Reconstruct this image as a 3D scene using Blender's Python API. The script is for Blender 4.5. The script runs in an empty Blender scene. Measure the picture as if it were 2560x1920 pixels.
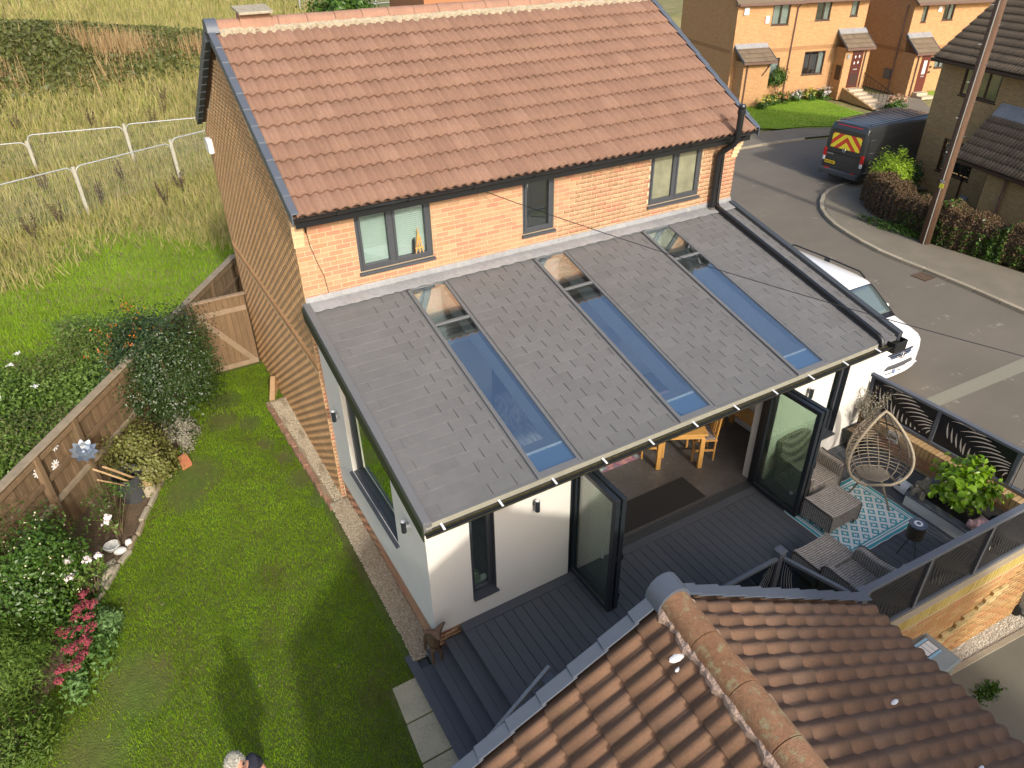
import bpy, math, random
import numpy as np
from mathutils import Matrix, Vector
R_ = math.radians
random.seed(7); rng = np.random.default_rng(7)
sc = bpy.context.scene
col = sc.collection
# ------------------------------------------------------------------ camera
CAM = Vector((-2.13725504, -9.80051506, 8.04239141))
yaw, pit, rol = 0.517615462, 0.572230547, -0.0186910532
fw = Vector((math.sin(yaw)*math.cos(pit), math.cos(yaw)*math.cos(pit), -math.sin(pit)))
rt = Vector((math.cos(yaw), -math.sin(yaw), 0)); up = rt.cross(fw)
r2 = rt*math.cos(rol)+up*math.sin(rol); u2 = -rt*math.sin(rol)+up*math.cos(rol)
cd = bpy.data.cameras.new('camera'); cam = bpy.data.objects.new('camera', cd); col.objects.link(cam)
cd.sensor_width = 36; cd.lens = 36*1809.20886/2560; cd.clip_end = 1500; cd.clip_start = .1
cam.matrix_world = Matrix(((r2.x, u2.x, -fw.x, CAM.x), (r2.y, u2.y, -fw.y, CAM.y), (r2.z, u2.z, -fw.z, CAM.z), (0, 0, 0, 1)))
sc.camera = cam
# ------------------------------------------------------------------ sky and sun
SUN_EL, SUN_AZ = 28.8, 183.5          # compass bearing of the sun from +Y, clockwise
w = bpy.data.worlds.new('World'); sc.world = w; w.use_nodes = True
nt = w.node_tree; bg = nt.nodes['Background']
sky = nt.nodes.new('ShaderNodeTexSky'); sky.sky_type = 'NISHITA'; sky.sun_disc = False
sky.sun_elevation = R_(SUN_EL); sky.sun_rotation = R_(SUN_AZ); sky.air_density = 0.8; sky.dust_density = 4.0; sky.ozone_density = 1.0
nt.links.new(sky.outputs[0], bg.inputs[0]); bg.inputs[1].default_value = 0.15
sd = bpy.data.lights.new('sun', 'SUN'); sd.energy = 2.0; sd.angle = R_(2.5); sd.color = (1, .95, .86)
so = bpy.data.objects.new('sun', sd); col.objects.link(so)
tr = Vector((-math.sin(R_(SUN_AZ))*math.cos(R_(SUN_EL)), -math.cos(R_(SUN_AZ))*math.cos(R_(SUN_EL)), -math.sin(R_(SUN_EL))))
so.rotation_euler = tr.to_track_quat('-Z', 'Y').to_euler(); so.location = (0, -20, 30)
sc.view_settings.view_transform = 'Standard'; sc.view_settings.look = 'None'
sc.view_settings.exposure = 0.68; sc.view_settings.gamma = 1.0; sc.view_settings.use_curve_mapping = False
sc.render.engine = 'CYCLES'
sc.cycles.max_bounces = 8; sc.cycles.transparent_max_bounces = 16; sc.cycles.use_denoising = True

# ------------------------------------------------------------------ helpers
def tag(o, label=None, cat=None, group=None, kind=None):
    for k, v in (('label', label), ('category', cat), ('group', group), ('kind', kind)):
        if v: o[k] = v
    return o
def thing(name, label, cat, loc=(0, 0, 0), rz=0, group=None):
    o = bpy.data.objects.new(name, None); o.empty_display_size = .1
    o.location = loc; o.rotation_euler = (0, 0, rz); col.objects.link(o)
    return tag(o, label, cat, group)
def attach(o, parent, local=False):
    if parent is None: return o
    o.parent = parent
    if not local and parent.type == 'EMPTY' and parent.parent is None:
        o.matrix_parent_inverse = parent.matrix_basis.inverted()
    return o
def link(name, me, mat, parent=None, local=False, loc=None, smooth=False):
    if mat is not None and len(me.materials) == 0: me.materials.append(mat)
    if smooth: me.polygons.foreach_set('use_smooth', [True]*len(me.polygons))
    o = bpy.data.objects.new(name, me); col.objects.link(o)
    if loc is not None: o.location = loc
    return attach(o, parent, local)
def np_mesh(name, V, F):
    V = np.asarray(V, np.float32).reshape(-1, 3); F = np.asarray(F, np.int32); k = F.shape[1]; n = len(F)
    me = bpy.data.meshes.new(name); me.vertices.add(len(V)); me.vertices.foreach_set('co', V.ravel())
    me.loops.add(n*k); me.loops.foreach_set('vertex_index', F.ravel())
    me.polygons.add(n); me.polygons.foreach_set('loop_start', np.arange(0, n*k, k, dtype=np.int32))
    me.update(calc_edges=True); return me
BOXF = [(0, 3, 2, 1), (4, 5, 6, 7), (0, 1, 5, 4), (1, 2, 6, 5), (2, 3, 7, 6), (3, 0, 4, 7)]
def vadd(a, b): return (a[0]+b[0], a[1]+b[1], a[2]+b[2])
class MB:
    def __init__(s): s.v = []; s.f = []
    def add(s, vs, fs):
        o = len(s.v); s.v += [tuple(p) for p in vs]; s.f += [tuple(i+o for i in f) for f in fs]; return s
    def box(s, x0, x1, y0, y1, z0, z1):
        return s.add([(x0, y0, z0), (x1, y0, z0), (x1, y1, z0), (x0, y1, z0), (x0, y0, z1), (x1, y0, z1), (x1, y1, z1), (x0, y1, z1)], BOXF)
    def hexa(s, p): return s.add(p, BOXF)
    def prism(s, poly, vec):
        n = len(poly); vs = list(poly)+[vadd(p, vec) for p in poly]
        return s.add(vs, [tuple(range(n))[::-1], tuple(range(n, 2*n))]+[(i, (i+1) % n, n+(i+1) % n, n+i) for i in range(n)])
    def bar(s, a, b, wd, ht, upv=(0, 0, 1)):
        a = Vector(a); b = Vector(b); d = (b-a).normalized(); u = Vector(upv)
        sd_ = d.cross(u)
        if sd_.length < 1e-4: sd_ = d.cross(Vector((1, 0, 0)))
        sd_.normalize(); u = sd_.cross(d); sd_ *= wd/2; u *= ht/2
        return s.add([a-sd_-u, a+sd_-u, a+sd_+u, a-sd_+u, b-sd_-u, b+sd_-u, b+sd_+u, b-sd_+u], BOXF)
    def tube(s, pts, r, n=8, caps=True):
        pts = [Vector(p) for p in pts]; rr = r if isinstance(r, (list, tuple)) else [r]*len(pts)
        rings = []; o = len(s.v); prev = None
        for i, p in enumerate(pts):
            d = (pts[min(i+1, len(pts)-1)]-pts[max(i-1, 0)]).normalized()
            if prev is None:
                a = d.cross(Vector((0, 0, 1)));
                if a.length < 1e-3: a = d.cross(Vector((1, 0, 0)))
            else: a = prev-d*prev.dot(d)
            a.normalize(); prev = a; b = d.cross(a)
            s.v += [tuple(p+(a*math.cos(t)+b*math.sin(t))*rr[i]) for t in (2*math.pi*k/n for k in range(n))]
        m = len(pts)
        for i in range(m-1):
            for k in range(n): s.f.append((o+i*n+k, o+i*n+(k+1) % n, o+(i+1)*n+(k+1) % n, o+(i+1)*n+k))
        if caps: s.f.append(tuple(o+k for k in range(n))[::-1]); s.f.append(tuple(o+(m-1)*n+k for k in range(n)))
        return s
    def lathe(s, prof, c=(0, 0, 0), n=16, sx=1, sy=1):
        o = len(s.v); m = len(prof)
        for r, z in prof: s.v += [(c[0]+r*math.cos(2*math.pi*k/n)*sx, c[1]+r*math.sin(2*math.pi*k/n)*sy, c[2]+z) for k in range(n)]
        for i in range(m-1):
            for k in range(n): s.f.append((o+i*n+k, o+i*n+(k+1) % n, o+(i+1)*n+(k+1) % n, o+(i+1)*n+k))
        s.f.append(tuple(o+k for k in range(n))[::-1]); s.f.append(tuple(o+(m-1)*n+k for k in range(n)))
        return s
    def loft(s, rings, cap=True, closed=True):
        o = len(s.v); n = len(rings[0])
        for r in rings: s.v += [tuple(p) for p in r]
        for i in range(len(rings)-1):
            for k in range(n if closed else n-1): s.f.append((o+i*n+k, o+i*n+(k+1) % n, o+(i+1)*n+(k+1) % n, o+(i+1)*n+k))
        if cap: s.f.append(tuple(o+k for k in range(n))[::-1]); s.f.append(tuple(o+(len(rings)-1)*n+k for k in range(n)))
        return s
    def quad(s, a, b, c, d): return s.add([a, b, c, d], [(0, 1, 2, 3)])
    def sphere(s, c, r, n=12, m=8):
        rs = r if isinstance(r, (tuple, list)) else (r, r, r); o = len(s.v)
        for i in range(1, m):
            t = math.pi*i/m
            s.v += [(c[0]+rs[0]*math.sin(t)*math.cos(2*math.pi*k/n), c[1]+rs[1]*math.sin(t)*math.sin(2*math.pi*k/n), c[2]+rs[2]*math.cos(t)) for k in range(n)]
        s.v += [(c[0], c[1], c[2]+rs[2]), (c[0], c[1], c[2]-rs[2])]; T = o+(m-1)*n
        for i in range(m-2):
            for k in range(n): s.f.append((o+i*n+k, o+(i+1)*n+k, o+(i+1)*n+(k+1) % n, o+i*n+(k+1) % n))
        for k in range(n): s.f.append((T, o+k, o+(k+1) % n)); s.f.append((T+1, o+(m-2)*n+(k+1) % n, o+(m-2)*n+k))
        return s
    def xf(s, M):
        s.v = [tuple(M @ Vector(p)) for p in s.v]; return s
    def mesh(s, name):
        me = bpy.data.meshes.new(name); me.from_pydata(s.v, [], s.f); me.update(); return me
    def obj(s, name, mat, parent=None, smooth=False, bevel=0, local=False, loc=None, sub=0, auto=False):
        o = link(name, s.mesh(name), mat, parent, local, loc, smooth)
        if bevel:
            m = o.modifiers.new('b', 'BEVEL'); m.width = bevel; m.segments = 2; m.limit_method = 'ANGLE'; m.angle_limit = R_(40)
        if sub:
            m = o.modifiers.new('s', 'SUBSURF'); m.levels = sub; m.render_levels = sub
        if auto:
            o.data.polygons.foreach_set('use_smooth', [True]*len(o.data.polygons))
            m = o.modifiers.new('e', 'EDGE_SPLIT'); m.split_angle = R_(38)
        return o
def copy_tree(o, parent=None, loc=None, rz=None):
    c = o.copy(); col.objects.link(c)
    if parent is not None: c.parent = parent
    if loc is not None: c.location = loc
    if rz is not None: c.rotation_euler = (0, 0, rz)
    for ch in o.children: copy_tree(ch, c)
    return c

# ------------------------------------------------------------------ materials
def mat(name, cols, rough=.6, nz=(), bump=(), metal=0., spec=.5, stain=(), trans=0., coat=0., grain=(1, 1, 1), rnd=True, emit=None):
    m = bpy.data.materials.new(name); m.use_nodes = True; t = m.node_tree; N = t.nodes; L = t.links
    b = N['Principled BSDF']; b.inputs['Roughness'].default_value = rough; b.inputs['Metallic'].default_value = metal
    b.inputs['Specular IOR Level'].default_value = spec; b.inputs['Coat Weight'].default_value = coat
    if isinstance(cols[0], (int, float)): cols = [cols]
    geo = N.new('ShaderNodeNewGeometry'); mp = N.new('ShaderNodeMapping'); mp.inputs['Scale'].default_value = grain
    L.new(geo.outputs['Position'], mp.inputs[0])
    if len(cols) > 1 and rnd:
        oi = N.new('ShaderNodeObjectInfo'); ad = N.new('ShaderNodeMath'); ad.operation = 'ADD'
        L.new(oi.outputs['Random'], ad.inputs[0]); L.new(geo.outputs['Random Per Island'], ad.inputs[1])
        fr = N.new('ShaderNodeMath'); fr.operation = 'FRACT'; L.new(ad.outputs[0], fr.inputs[0])
        rp = N.new('ShaderNodeValToRGB'); e = rp.color_ramp.elements
        while len(e) < len(cols): e.new(.5)
        for i, c in enumerate(cols): e[i].position = i/(len(cols)-1); e[i].color = (*c, 1)
        L.new(fr.outputs[0], rp.inputs[0]); cur = rp.outputs[0]
    else:
        rg = N.new('ShaderNodeRGB'); rg.outputs[0].default_value = (*cols[0], 1); cur = rg.outputs[0]
        if len(cols) > 1:
            ns = N.new('ShaderNodeTexNoise'); ns.inputs['Scale'].default_value = nz[0][0]; ns.inputs['Detail'].default_value = 5
            L.new(mp.outputs[0], ns.inputs[0]); rp = N.new('ShaderNodeValToRGB'); e = rp.color_ramp.elements
            while len(e) < len(cols): e.new(.5)
            for i, c in enumerate(cols): e[i].position = .3+.4*i/(len(cols)-1); e[i].color = (*c, 1)
            L.new(ns.outputs[0], rp.inputs[0]); cur = rp.outputs[0]; nz = nz[1:]
    for sc_, am in nz:
        ns = N.new('ShaderNodeTexNoise'); ns.inputs['Scale'].default_value = sc_; ns.inputs['Detail'].default_value = 4; ns.inputs['Roughness'].default_value = .65
        L.new(mp.outputs[0], ns.inputs[0]); mr = N.new('ShaderNodeMapRange'); mr.inputs[1].default_value = .25; mr.inputs[2].default_value = .75
        mr.inputs[3].default_value = 1-am; mr.inputs[4].default_value = 1+am; L.new(ns.outputs[0], mr.inputs[0])
        mx = N.new('ShaderNodeVectorMath'); mx.operation = 'SCALE'; L.new(cur, mx.inputs[0]); L.new(mr.outputs[0], mx.inputs['Scale']); cur = mx.outputs[0]
    for sc_, c, th, sf in stain:
        ns = N.new('ShaderNodeTexNoise'); ns.inputs['Scale'].default_value = sc_; ns.inputs['Detail'].default_value = 6; ns.inputs['Roughness'].default_value = .7
        L.new(mp.outputs[0], ns.inputs[0]); mr = N.new('ShaderNodeMapRange'); mr.inputs[1].default_value = th; mr.inputs[2].default_value = th+sf
        L.new(ns.outputs[0], mr.inputs[0]); mx = N.new('ShaderNodeMix'); mx.data_type = 'RGBA'
        L.new(mr.outputs[0], mx.inputs[0]); L.new(cur, mx.inputs[6]); mx.inputs[7].default_value = (*c, 1); cur = mx.outputs[2]
    L.new(cur, b.inputs['Base Color'])
    if bump:
        sc_, st = bump[:2]; ns = N.new('ShaderNodeTexNoise'); ns.inputs['Scale'].default_value = sc_; ns.inputs['Detail'].default_value = 4
        L.new(mp.outputs[0], ns.inputs[0]); bp = N.new('ShaderNodeBump'); bp.inputs['Strength'].default_value = st; bp.inputs['Distance'].default_value = bump[2] if len(bump) > 2 else .01
        L.new(ns.outputs[0], bp.inputs['Height']); L.new(bp.outputs[0], b.inputs['Normal'])
    if trans:
        tl = N.new('ShaderNodeBsdfTranslucent'); L.new(cur, tl.inputs[0]); ms = N.new('ShaderNodeMixShader'); ms.inputs[0].default_value = trans
        L.new(b.outputs[0], ms.inputs[1]); L.new(tl.outputs[0], ms.inputs[2]); L.new(ms.outputs[0], N['Material Output'].inputs[0])
    if emit: b.inputs['Emission Color'].default_value = (*emit[0], 1); b.inputs['Emission Strength'].default_value = emit[1]
    return m
def glass(name, tint, refl=.2, rough=.01, ior=1.5, rtint=(1, 1, 1)):
    m = bpy.data.materials.new(name); m.use_nodes = True; t = m.node_tree; N = t.nodes; L = t.links
    N.remove(N['Principled BSDF']); tp = N.new('ShaderNodeBsdfTransparent'); tp.inputs[0].default_value = (*tint, 1)
    gl = N.new('ShaderNodeBsdfGlossy'); gl.inputs['Roughness'].default_value = rough; gl.inputs[0].default_value = (*rtint, 1)
    fr = N.new('ShaderNodeFresnel'); ge = N.new('ShaderNodeNewGeometry'); mi = N.new('ShaderNodeMix'); mi.inputs[2].default_value = ior; mi.inputs[3].default_value = 1/ior; L.new(ge.outputs['Backfacing'], mi.inputs[0]); L.new(mi.outputs[0], fr.inputs[0]); ad = N.new('ShaderNodeMath'); ad.operation = 'ADD'; ad.use_clamp = True; ad.inputs[1].default_value = refl
    L.new(fr.outputs[0], ad.inputs[0]); ms = N.new('ShaderNodeMixShader'); L.new(ad.outputs[0], ms.inputs[0]); L.new(tp.outputs[0], ms.inputs[1]); L.new(gl.outputs[0], ms.inputs[2])
    L.new(ms.outputs[0], N['Material Output'].inputs[0]); return m

m_brick = mat('brick', [(.42, .235, .125), (.46, .27, .15), (.385, .21, .11), (.485, .29, .16), (.45, .205, .115), (.47, .20, .12), (.38, .235, .125)], .85, [(40, .12), (5, .08)], (180, .25, .004))
m_brick2 = mat('brick_gable', [(.46, .26, .115), (.50, .285, .13), (.43, .24, .10), (.52, .30, .14)], .9, [(30, .12), (1.2, .12)], (180, .3, .004))
m_mortar = mat('mortar', (.56, .44, .28), .95, [(60, .1)]); m_mortar2 = mat('gable_mortar', (.62, .47, .27), .95, [(60, .1)])
m_tile = mat('roof_tile', [(.205, .116, .079), (.22, .127, .087), (.19, .107, .073), (.232, .136, .095)], .9, [(55, .16), (2.0, .10)], (220, .35, .004), stain=[(38, (.17, .115, .07), .60, .12), (3.0, (.23, .14, .085), .58, .25), (75, (.44, .40, .30), .74, .05)])
m_tile2 = mat('garage_tile', [(.205, .113, .064), (.23, .127, .072), (.185, .10, .058), (.215, .127, .078)], .92, [(60, .18), (2.5, .14)], (150, .5, .006), stain=[(9, (.19, .12, .06), .58, .14), (34, (.37, .33, .22), .68, .06), (14, (.40, .17, .08), .66, .1)])
m_tile3 = mat('brown_tile', [(.155, .115, .075), (.175, .13, .085), (.135, .10, .065)], .9, [(20, .15)])
m_ridge = mat('ridge_tile', [(.30, .165, .11), (.33, .185, .125)], .9, [(40, .15), (4, .15)], (150, .4, .005), stain=[(14, (.30, .25, .15), .57, .15)])
m_gridge = mat('garage_ridge', [(.25, .125, .06), (.28, .15, .08)], .95, [(40, .2), (5, .2)], (90, .7, .008), stain=[(11, (.30, .26, .14), .53, .12), (30, (.38, .36, .27), .66, .06)])
m_bed = mat('ridge_mortar', (.40, .34, .24), .95, [(30, .25)], (60, .8, .02), stain=[(25, (.12, .10, .05), .6, .1)])
m_verge = mat('verge_grey', [(.085, .10, .125), (.095, .11, .135)], .45, [(8, .06)])
m_black = mat('black_plastic', (.012, .013, .014), .35, [(6, .1)])
m_anth = mat('anthracite_frame', (.055, .060, .068), .42, [(5, .05)])
m_anthd = mat('dark_frame', (.02, .024, .028), .38)
m_render = mat('white_render', (.74, .70, .62), .9, [(1.5, .03), (30, .02)], (300, .08, .002))
m_white = mat('white_paint', (.80, .80, .78), .6)
m_plast = mat('white_plaster', (.82, .83, .82), .8)
m_lead = mat('lead', [(.27, .275, .28), (.31, .315, .32), (.25, .255, .26)], .55, [(12, .16), (2.5, .14)], (25, .25, .01), spec=.4, stain=[(9, (.40, .38, .33), .56, .2)])
m_slate = mat('roof_slate', [(.142, .139, .136), (.149, .146, .143), (.136, .133, .13), (.155, .152, .149)], .62, [(8, .06), (1.0, .07)], (140, .2, .003))
m_trim = mat('grey_trim', (.135, .137, .14), .5, [(4, .05)])
m_sglass = glass('skylight_glass', (.93, .98, .99), .33, .0, 1.5, (.92, .98, 1.0))
m_glass = glass('window_glass', (.85, .92, .90), .08)
m_dglass = glass('door_glass', (.80, .88, .82), .10)
m_gglass = glass('garden_window_glass', (.45, .6, .5), .33, .0, 1.5, (.9, 1, .85))
m_obsc = mat('obscure_glass', (.22, .22, .145), .25, [(3, .3)], (60, .5, .01), spec=.6)
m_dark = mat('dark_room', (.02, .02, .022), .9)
m_deck = mat('deck_board', [(.078, .084, .092), (.084, .09, .098), (.072, .078, .086)], .68, [(4, .09)], (90, .25, .003), grain=(12, 1, 1))
m_lawn = mat('lawn_soil', [(.10, .10, .022), (.075, .13, .010)], .95, [(1.2, 0), (9, .25)], (40, .8, .03), rnd=False)
m_grass = mat('grass_blade', [(.15, .28, .004), (.18, .32, .005), (.21, .34, .010), (.16, .30, .004), (.24, .31, .02)], .8, [(.55, .28), (2.2, .2)], trans=.3, spec=.2)
m_fieldg = mat('field_grass', [(.27, .27, .07), (.36, .31, .11), (.42, .35, .16), (.21, .26, .05), (.46, .38, .19)], .9, [(.5, .25)], trans=.25, spec=.15)
m_fieldgr = mat('field_green', [(.19, .33, .014), (.23, .37, .022), (.26, .38, .04)], .9, [(.4, .2), (2, .15)], trans=.3, spec=.15)
m_field = mat('field_soil', [(.12, .14, .03), (.22, .20, .07), (.29, .25, .11)], .95, [(.16, 0), (.9, .25), (6, .3)], (10, .6, .1), rnd=False)
m_soil = mat('soil', (.14, .095, .055), .95, [(12, .35), (60, .3)], (50, .9, .03), stain=[(40, (.30, .24, .15), .63, .06)])
m_gravel = mat('gravel_bed', (.34, .27, .17), .95, [(50, .4)], (70, 1, .02))
m_stone = mat('gravel_stone', [(.46, .39, .27), (.36, .29, .19), (.55, .49, .37), (.28, .21, .13), (.5, .40, .28)], .9, [(40, .15)])
m_wstone = mat('pale_gravel', [(.68, .62, .50), (.55, .49, .38), (.76, .72, .62), (.45, .38, .27)], .9, [(40, .12)])
m_road = mat('asphalt', (.155, .134, .104), .9, [(.35, .12), (60, .22)], (120, .5, .006), stain=[(1.3, (.26, .235, .19), .63, .05)], grain=(1, 1.6, 1))
m_drive = mat('drive_asphalt', (.16, .15, .115), .92, [(.8, .1), (120, .25)], (160, .5, .006), stain=[(2.5, (.17, .18, .06), .66, .15)])
m_pave = mat('pavement_asphalt', (.19, .165, .122), .93, [(1, .15), (50, .15)], (90, .4, .006), stain=[(1.5, (.26, .22, .14), .64, .06)])
m_kerb = mat('kerb_stone', [(.33, .28, .20), (.38, .33, .24), (.29, .25, .18)], .9, [(12, .15)])
m_flag = mat('paving_slab', (.44, .385, .25), .93, [(4, .12), (40, .15)], (60, .4, .006), stain=[(16, (.22, .18, .10), .62, .1)])
m_wood = mat('fence_wood', [(.165, .105, .055), (.20, .13, .07), (.14, .09, .048), (.185, .13, .065)], .9, [(6, .2), (30, .15)], (60, .5, .006), grain=(3, 3, .4), stain=[(3, (.24, .23, .05), .63, .12)])
m_woodg = mat('fence_cap', [(.30, .24, .16), (.26, .205, .135)], .9, [(7, .2)], (60, .5, .006))
m_newwood = mat('cut_wood', [(.50, .33, .17), (.55, .38, .21), (.42, .26, .13)], .8, [(14, .15)])
m_oak = mat('oak', [(.62, .33, .09), (.58, .30, .08)], .45, [(9, .12)], grain=(1, 1, 6))
# ------------------------------------------------------------------ terrain
def ss(a, b, x):
    t = np.clip((np.asarray(x, float)-a)/(b-a), 0, 1); return t*t*(3-2*t)
FP = np.array([-4.62, 1.05]); FD = np.array([.565, .825])/np.hypot(.565, .825); FN = np.array([FD[1], -FD[0]])   # fence line, FN points into the garden
def fside(x, y): return (np.asarray(x)-FP[0])*FN[0]+(np.asarray(y)-FP[1])*FN[1]
def gz(x, y):
    x = np.asarray(x, float); y = np.asarray(y, float)
    f = -.56+1.1*ss(15, 45, y)+2.0*np.exp(-((x+6)/11)**2-((y-47)/8)**2)+3.0*ss(60, 120, y)*ss(20, -10, x)
    f = f+.08*np.sin(x*.9+1)*np.sin(y*.7)*ss(8, 12, y)
    f = f-.3*ss(.05, .4, fside(x, y))*ss(7.2, 6.2, y)
    t = ss(8.4+2*ss(6, 20, y), 9.4+9*ss(6, 20, y), x)*(1-ss(33, 46, y))
    z = f*(1-t)-2.12*t
    d = ss(-6.86, -6.9, y)*ss(3.35, 3.45, x)
    return z*(1-d)+np.where(x > 9.4, -2.12, -1.62)*d
def lz(x, y):
    return -.47-.10*ss(-1.0, -4.5, y)-.10*ss(3.5, 6, y)-.02*np.sin(np.asarray(x)*1.3)*np.sin(np.asarray(y)*1.1)
def sheet(name, xs, ys, zf, m, keep=None, kind='structure'):
    X, Y = np.meshgrid(xs, ys); Z = zf(X, Y)+0*X; V = np.stack([X, Y, Z], -1).reshape(-1, 3); nx = len(xs); F = []
    i, j = np.meshgrid(np.arange(nx-1), np.arange(len(ys)-1)); a = (j*nx+i).ravel(); F = np.stack([a, a+1, a+nx+1, a+nx], -1)
    if keep is not None:
        c = V[F].mean(1); F = F[keep(c[:, 0], c[:, 1])]
    o = link(name, np_mesh(name, V, F), m, smooth=True); o['kind'] = kind; return o
gx = np.unique(np.concatenate([np.arange(-160, -20, 10), np.arange(-20, 20, .8), np.arange(20, 60, 2.5), np.arange(60, 400, 20), [3.35, 3.45, 8.4, 8.65, 8.9, 9.15, 9.4]]))
gy = np.unique(np.concatenate([np.arange(-60, -12, 6), np.arange(-12, 60, .9), np.arange(60, 130, 4), np.arange(130, 500, 25), [-6.86, -6.9]]))
sheet('ground', gx, gy, gz, m_field)
BED = [(-2.05, 3.5), (-2.3, 2.9), (-2.62, 2.25), (-2.95, 1.54), (-3.11, 1.21), (-3.37, .61), (-3.56, .37), (-3.8, -.1), (-4.15, -.75), (-4.5, -1.5), (-4.9, -2.1), (-5.6, -2.9), (-6.6, -3.6)]
by = np.array([p[1] for p in BED])[::-1]; bx = np.array([p[0] for p in BED])[::-1]
def bedx(y): return np.interp(y, by, bx, left=-6.6, right=-2.05)
sheet('lawn', np.arange(-7.0, .06, .2), np.arange(-12, 5.9, .2), lz, m_lawn, lambda x, y: fside(x, y) > -.05)
sheet('flower_bed_soil', np.arange(-7, -1.5, .08), np.arange(-4, 4.2, .08), lambda x, y: lz(x, y)+.025+.02*np.sin(x*9)*np.sin(y*8), m_soil, lambda x, y: (x < bedx(y)) & (fside(x, y) > -.1))
def blades(name, P, h, wd, m, lean=.5, parent=None, label=None, cat=None):
    n = len(P); a = rng.uniform(0, 2*np.pi, n); h = h*rng.uniform(.6, 1.25, n); b = rng.uniform(0, 2*np.pi, n)
    s = np.stack([np.cos(a), np.sin(a), 0*a], -1)*(wd*rng.uniform(.7, 1.3, n))[:, None]*.5
    l = rng.uniform(0, lean, n); t = np.stack([np.cos(b)*l, np.sin(b)*l, np.sqrt(np.maximum(1-l*l, .05))], -1)*h[:, None]
    V = np.stack([P-s, P+s, P+t], 1).reshape(-1, 3); F = np.arange(3*n).reshape(-1, 3)
    o = link(name, np_mesh(name, V, F), m, parent); o['kind'] = 'stuff'; tag(o, label, cat); return o
BALD = [(-2.15, 2.05, .55), (-2.35, 1.5, .4), (-1.1, 4.4, .35), (-1.35, 3.6, .35), (-.85, 3.2, .25), (-.5, .9, .25), (-.35, 0.2, .22), (-3.6, -2.1, .5), (-4.2, -2.9, .5), (-4.0, -3.9, .5), (-.75, 2.3, .2), (-.55, 1.7, .2)]
n = 300000
P = np.stack([rng.uniform(-6.9, .0, n), rng.uniform(-8.2, 5.6, n), np.zeros(n)], -1)
k = (P[:, 0] > bedx(P[:, 1])+rng.normal(0, .03, n)) & (fside(P[:, 0], P[:, 1]) > .1) & ~((P[:, 0] > -.36) & (P[:, 1] > -3.7) & (P[:, 1] < 3.7)) & ~((P[:, 0] > -.75) & (P[:, 1] < -3.85))
for bx_, by_, br in BALD:
    d = np.hypot(P[:, 0]-bx_, (P[:, 1]-by_)*.8)/br; k &= (d > 1) | (rng.uniform(0, 1, n) < d*d*d*.7)
P = P[k]; P[:, 2] = lz(P[:, 0], P[:, 1])
blades('lawn_grass', P, .055, .009, m_grass, .85, label='short green lawn grass beside the house', cat='grass')
# the lush mown strip and the rough field behind the fence
def field_pts(n, x0, x1, y0, y1, dens=lambda x, y: np.ones_like(x)):
    u = rng.uniform(0, 1, n); y = y0*(y1/y0)**u; xr = 2.5+np.maximum(0, y-20)*.42; x = -6.4-.02*y+rng.uniform(0, 1, n)*(xr+6.4+.02*y)
    k = (fside(x, y) < -.08) & (rng.uniform(0, 1, n) < dens(x, y)) & ~((x > -.3) & (x < 9.5) & (y < 7)) & ((x < 9) | (y > 34)); x = x[k]; y = y[k]
    return np.stack([x, y, gz(x, y)], -1)
def nfun(x, y, s, ph=0): return .5+.25*(np.sin(x*s+ph)+np.sin(y*s*.8+1.3*ph+x*s*.4))
g = field_pts(130000, 0, 0, 4, 20, lambda x, y: (1-ss(13.5, 17.5, y+1.6*np.sin(x*.8)))*.999)
blades('field_meadow_grass', g, .13, .02, m_fieldgr, .8, label='bright green meadow grass behind the fence', cat='grass')
g = field_pts(110000, 0, 0, 13, 110, lambda x, y: ss(12.5, 17, y+1.6*np.sin(x*.8))*(.35+.65*nfun(x, y, .35)))
hh = .38+.012*np.clip(g[:, 1]-15, 0, 60)
blades('field_tall_grass', g, hh, .028+.0012*g[:, 1], m_fieldg, .75, label='dry straw coloured tall grass across the field', cat='grass')

# leaf builder ------------------------------------------------------
def leaf_mesh(name, P, size, asp=.55, nrm=None, upb=.4, fold=.25):
    n = len(P); sz = size*rng.uniform(.6, 1.3, n)
    d = rng.normal(size=(n, 3)); d /= np.linalg.norm(d, axis=1)[:, None]
    q = rng.normal(size=(n, 3)) if nrm is None else nrm+rng.normal(size=(n, 3))*.55
    q[:, 2] += upb; q /= np.linalg.norm(q, axis=1)[:, None]
    d = d-q*(d*q).sum(1)[:, None]; d /= np.linalg.norm(d, axis=1)[:, None]; s = np.cross(q, d)
    L = d*sz[:, None]; S = s*(sz*asp*.5)[:, None]; U = q*(sz*fold*asp*.5)[:, None]
    V = np.stack([P-L*.5, P+S+U, P+L*.5, P-S+U], 1).reshape(-1, 3); b = np.arange(n)*4
    F = np.concatenate([np.stack([b, b+1, b+2], -1), np.stack([b, b+2, b+3], -1)])
    return np_mesh(name, V, F)
def blob(n, c, r, clumps=40, spread=.22, inner=.25, low=-.8):
    """points in leaf clumps spread through an uneven ellipsoid; returns points and outward directions"""
    d = rng.normal(size=(clumps*4, 3)); d /= np.linalg.norm(d, axis=1)[:, None]; d = d[d[:, 2] > low][:clumps]
    rad = rng.uniform(.62, 1.02, len(d)); C = d*rad[:, None]
    i = rng.integers(0, len(d), n); p = C[i]+rng.normal(size=(n, 3))*spread*rng.uniform(.6, 1.2, len(d))[i][:, None]
    k = rng.uniform(0, 1, n) < inner; p[k] *= rng.uniform(.3, .9, k.sum())[:, None]
    nn = p/np.maximum(np.linalg.norm(p, axis=1)[:, None], 1e-3)
    return np.asarray(c)+p*np.asarray(r), nn
def leafmat(name, cols, tr=.3, rough=.5, spec=.4): return mat(name, cols, rough, [(3, .12)], trans=tr, spec=spec)
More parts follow.
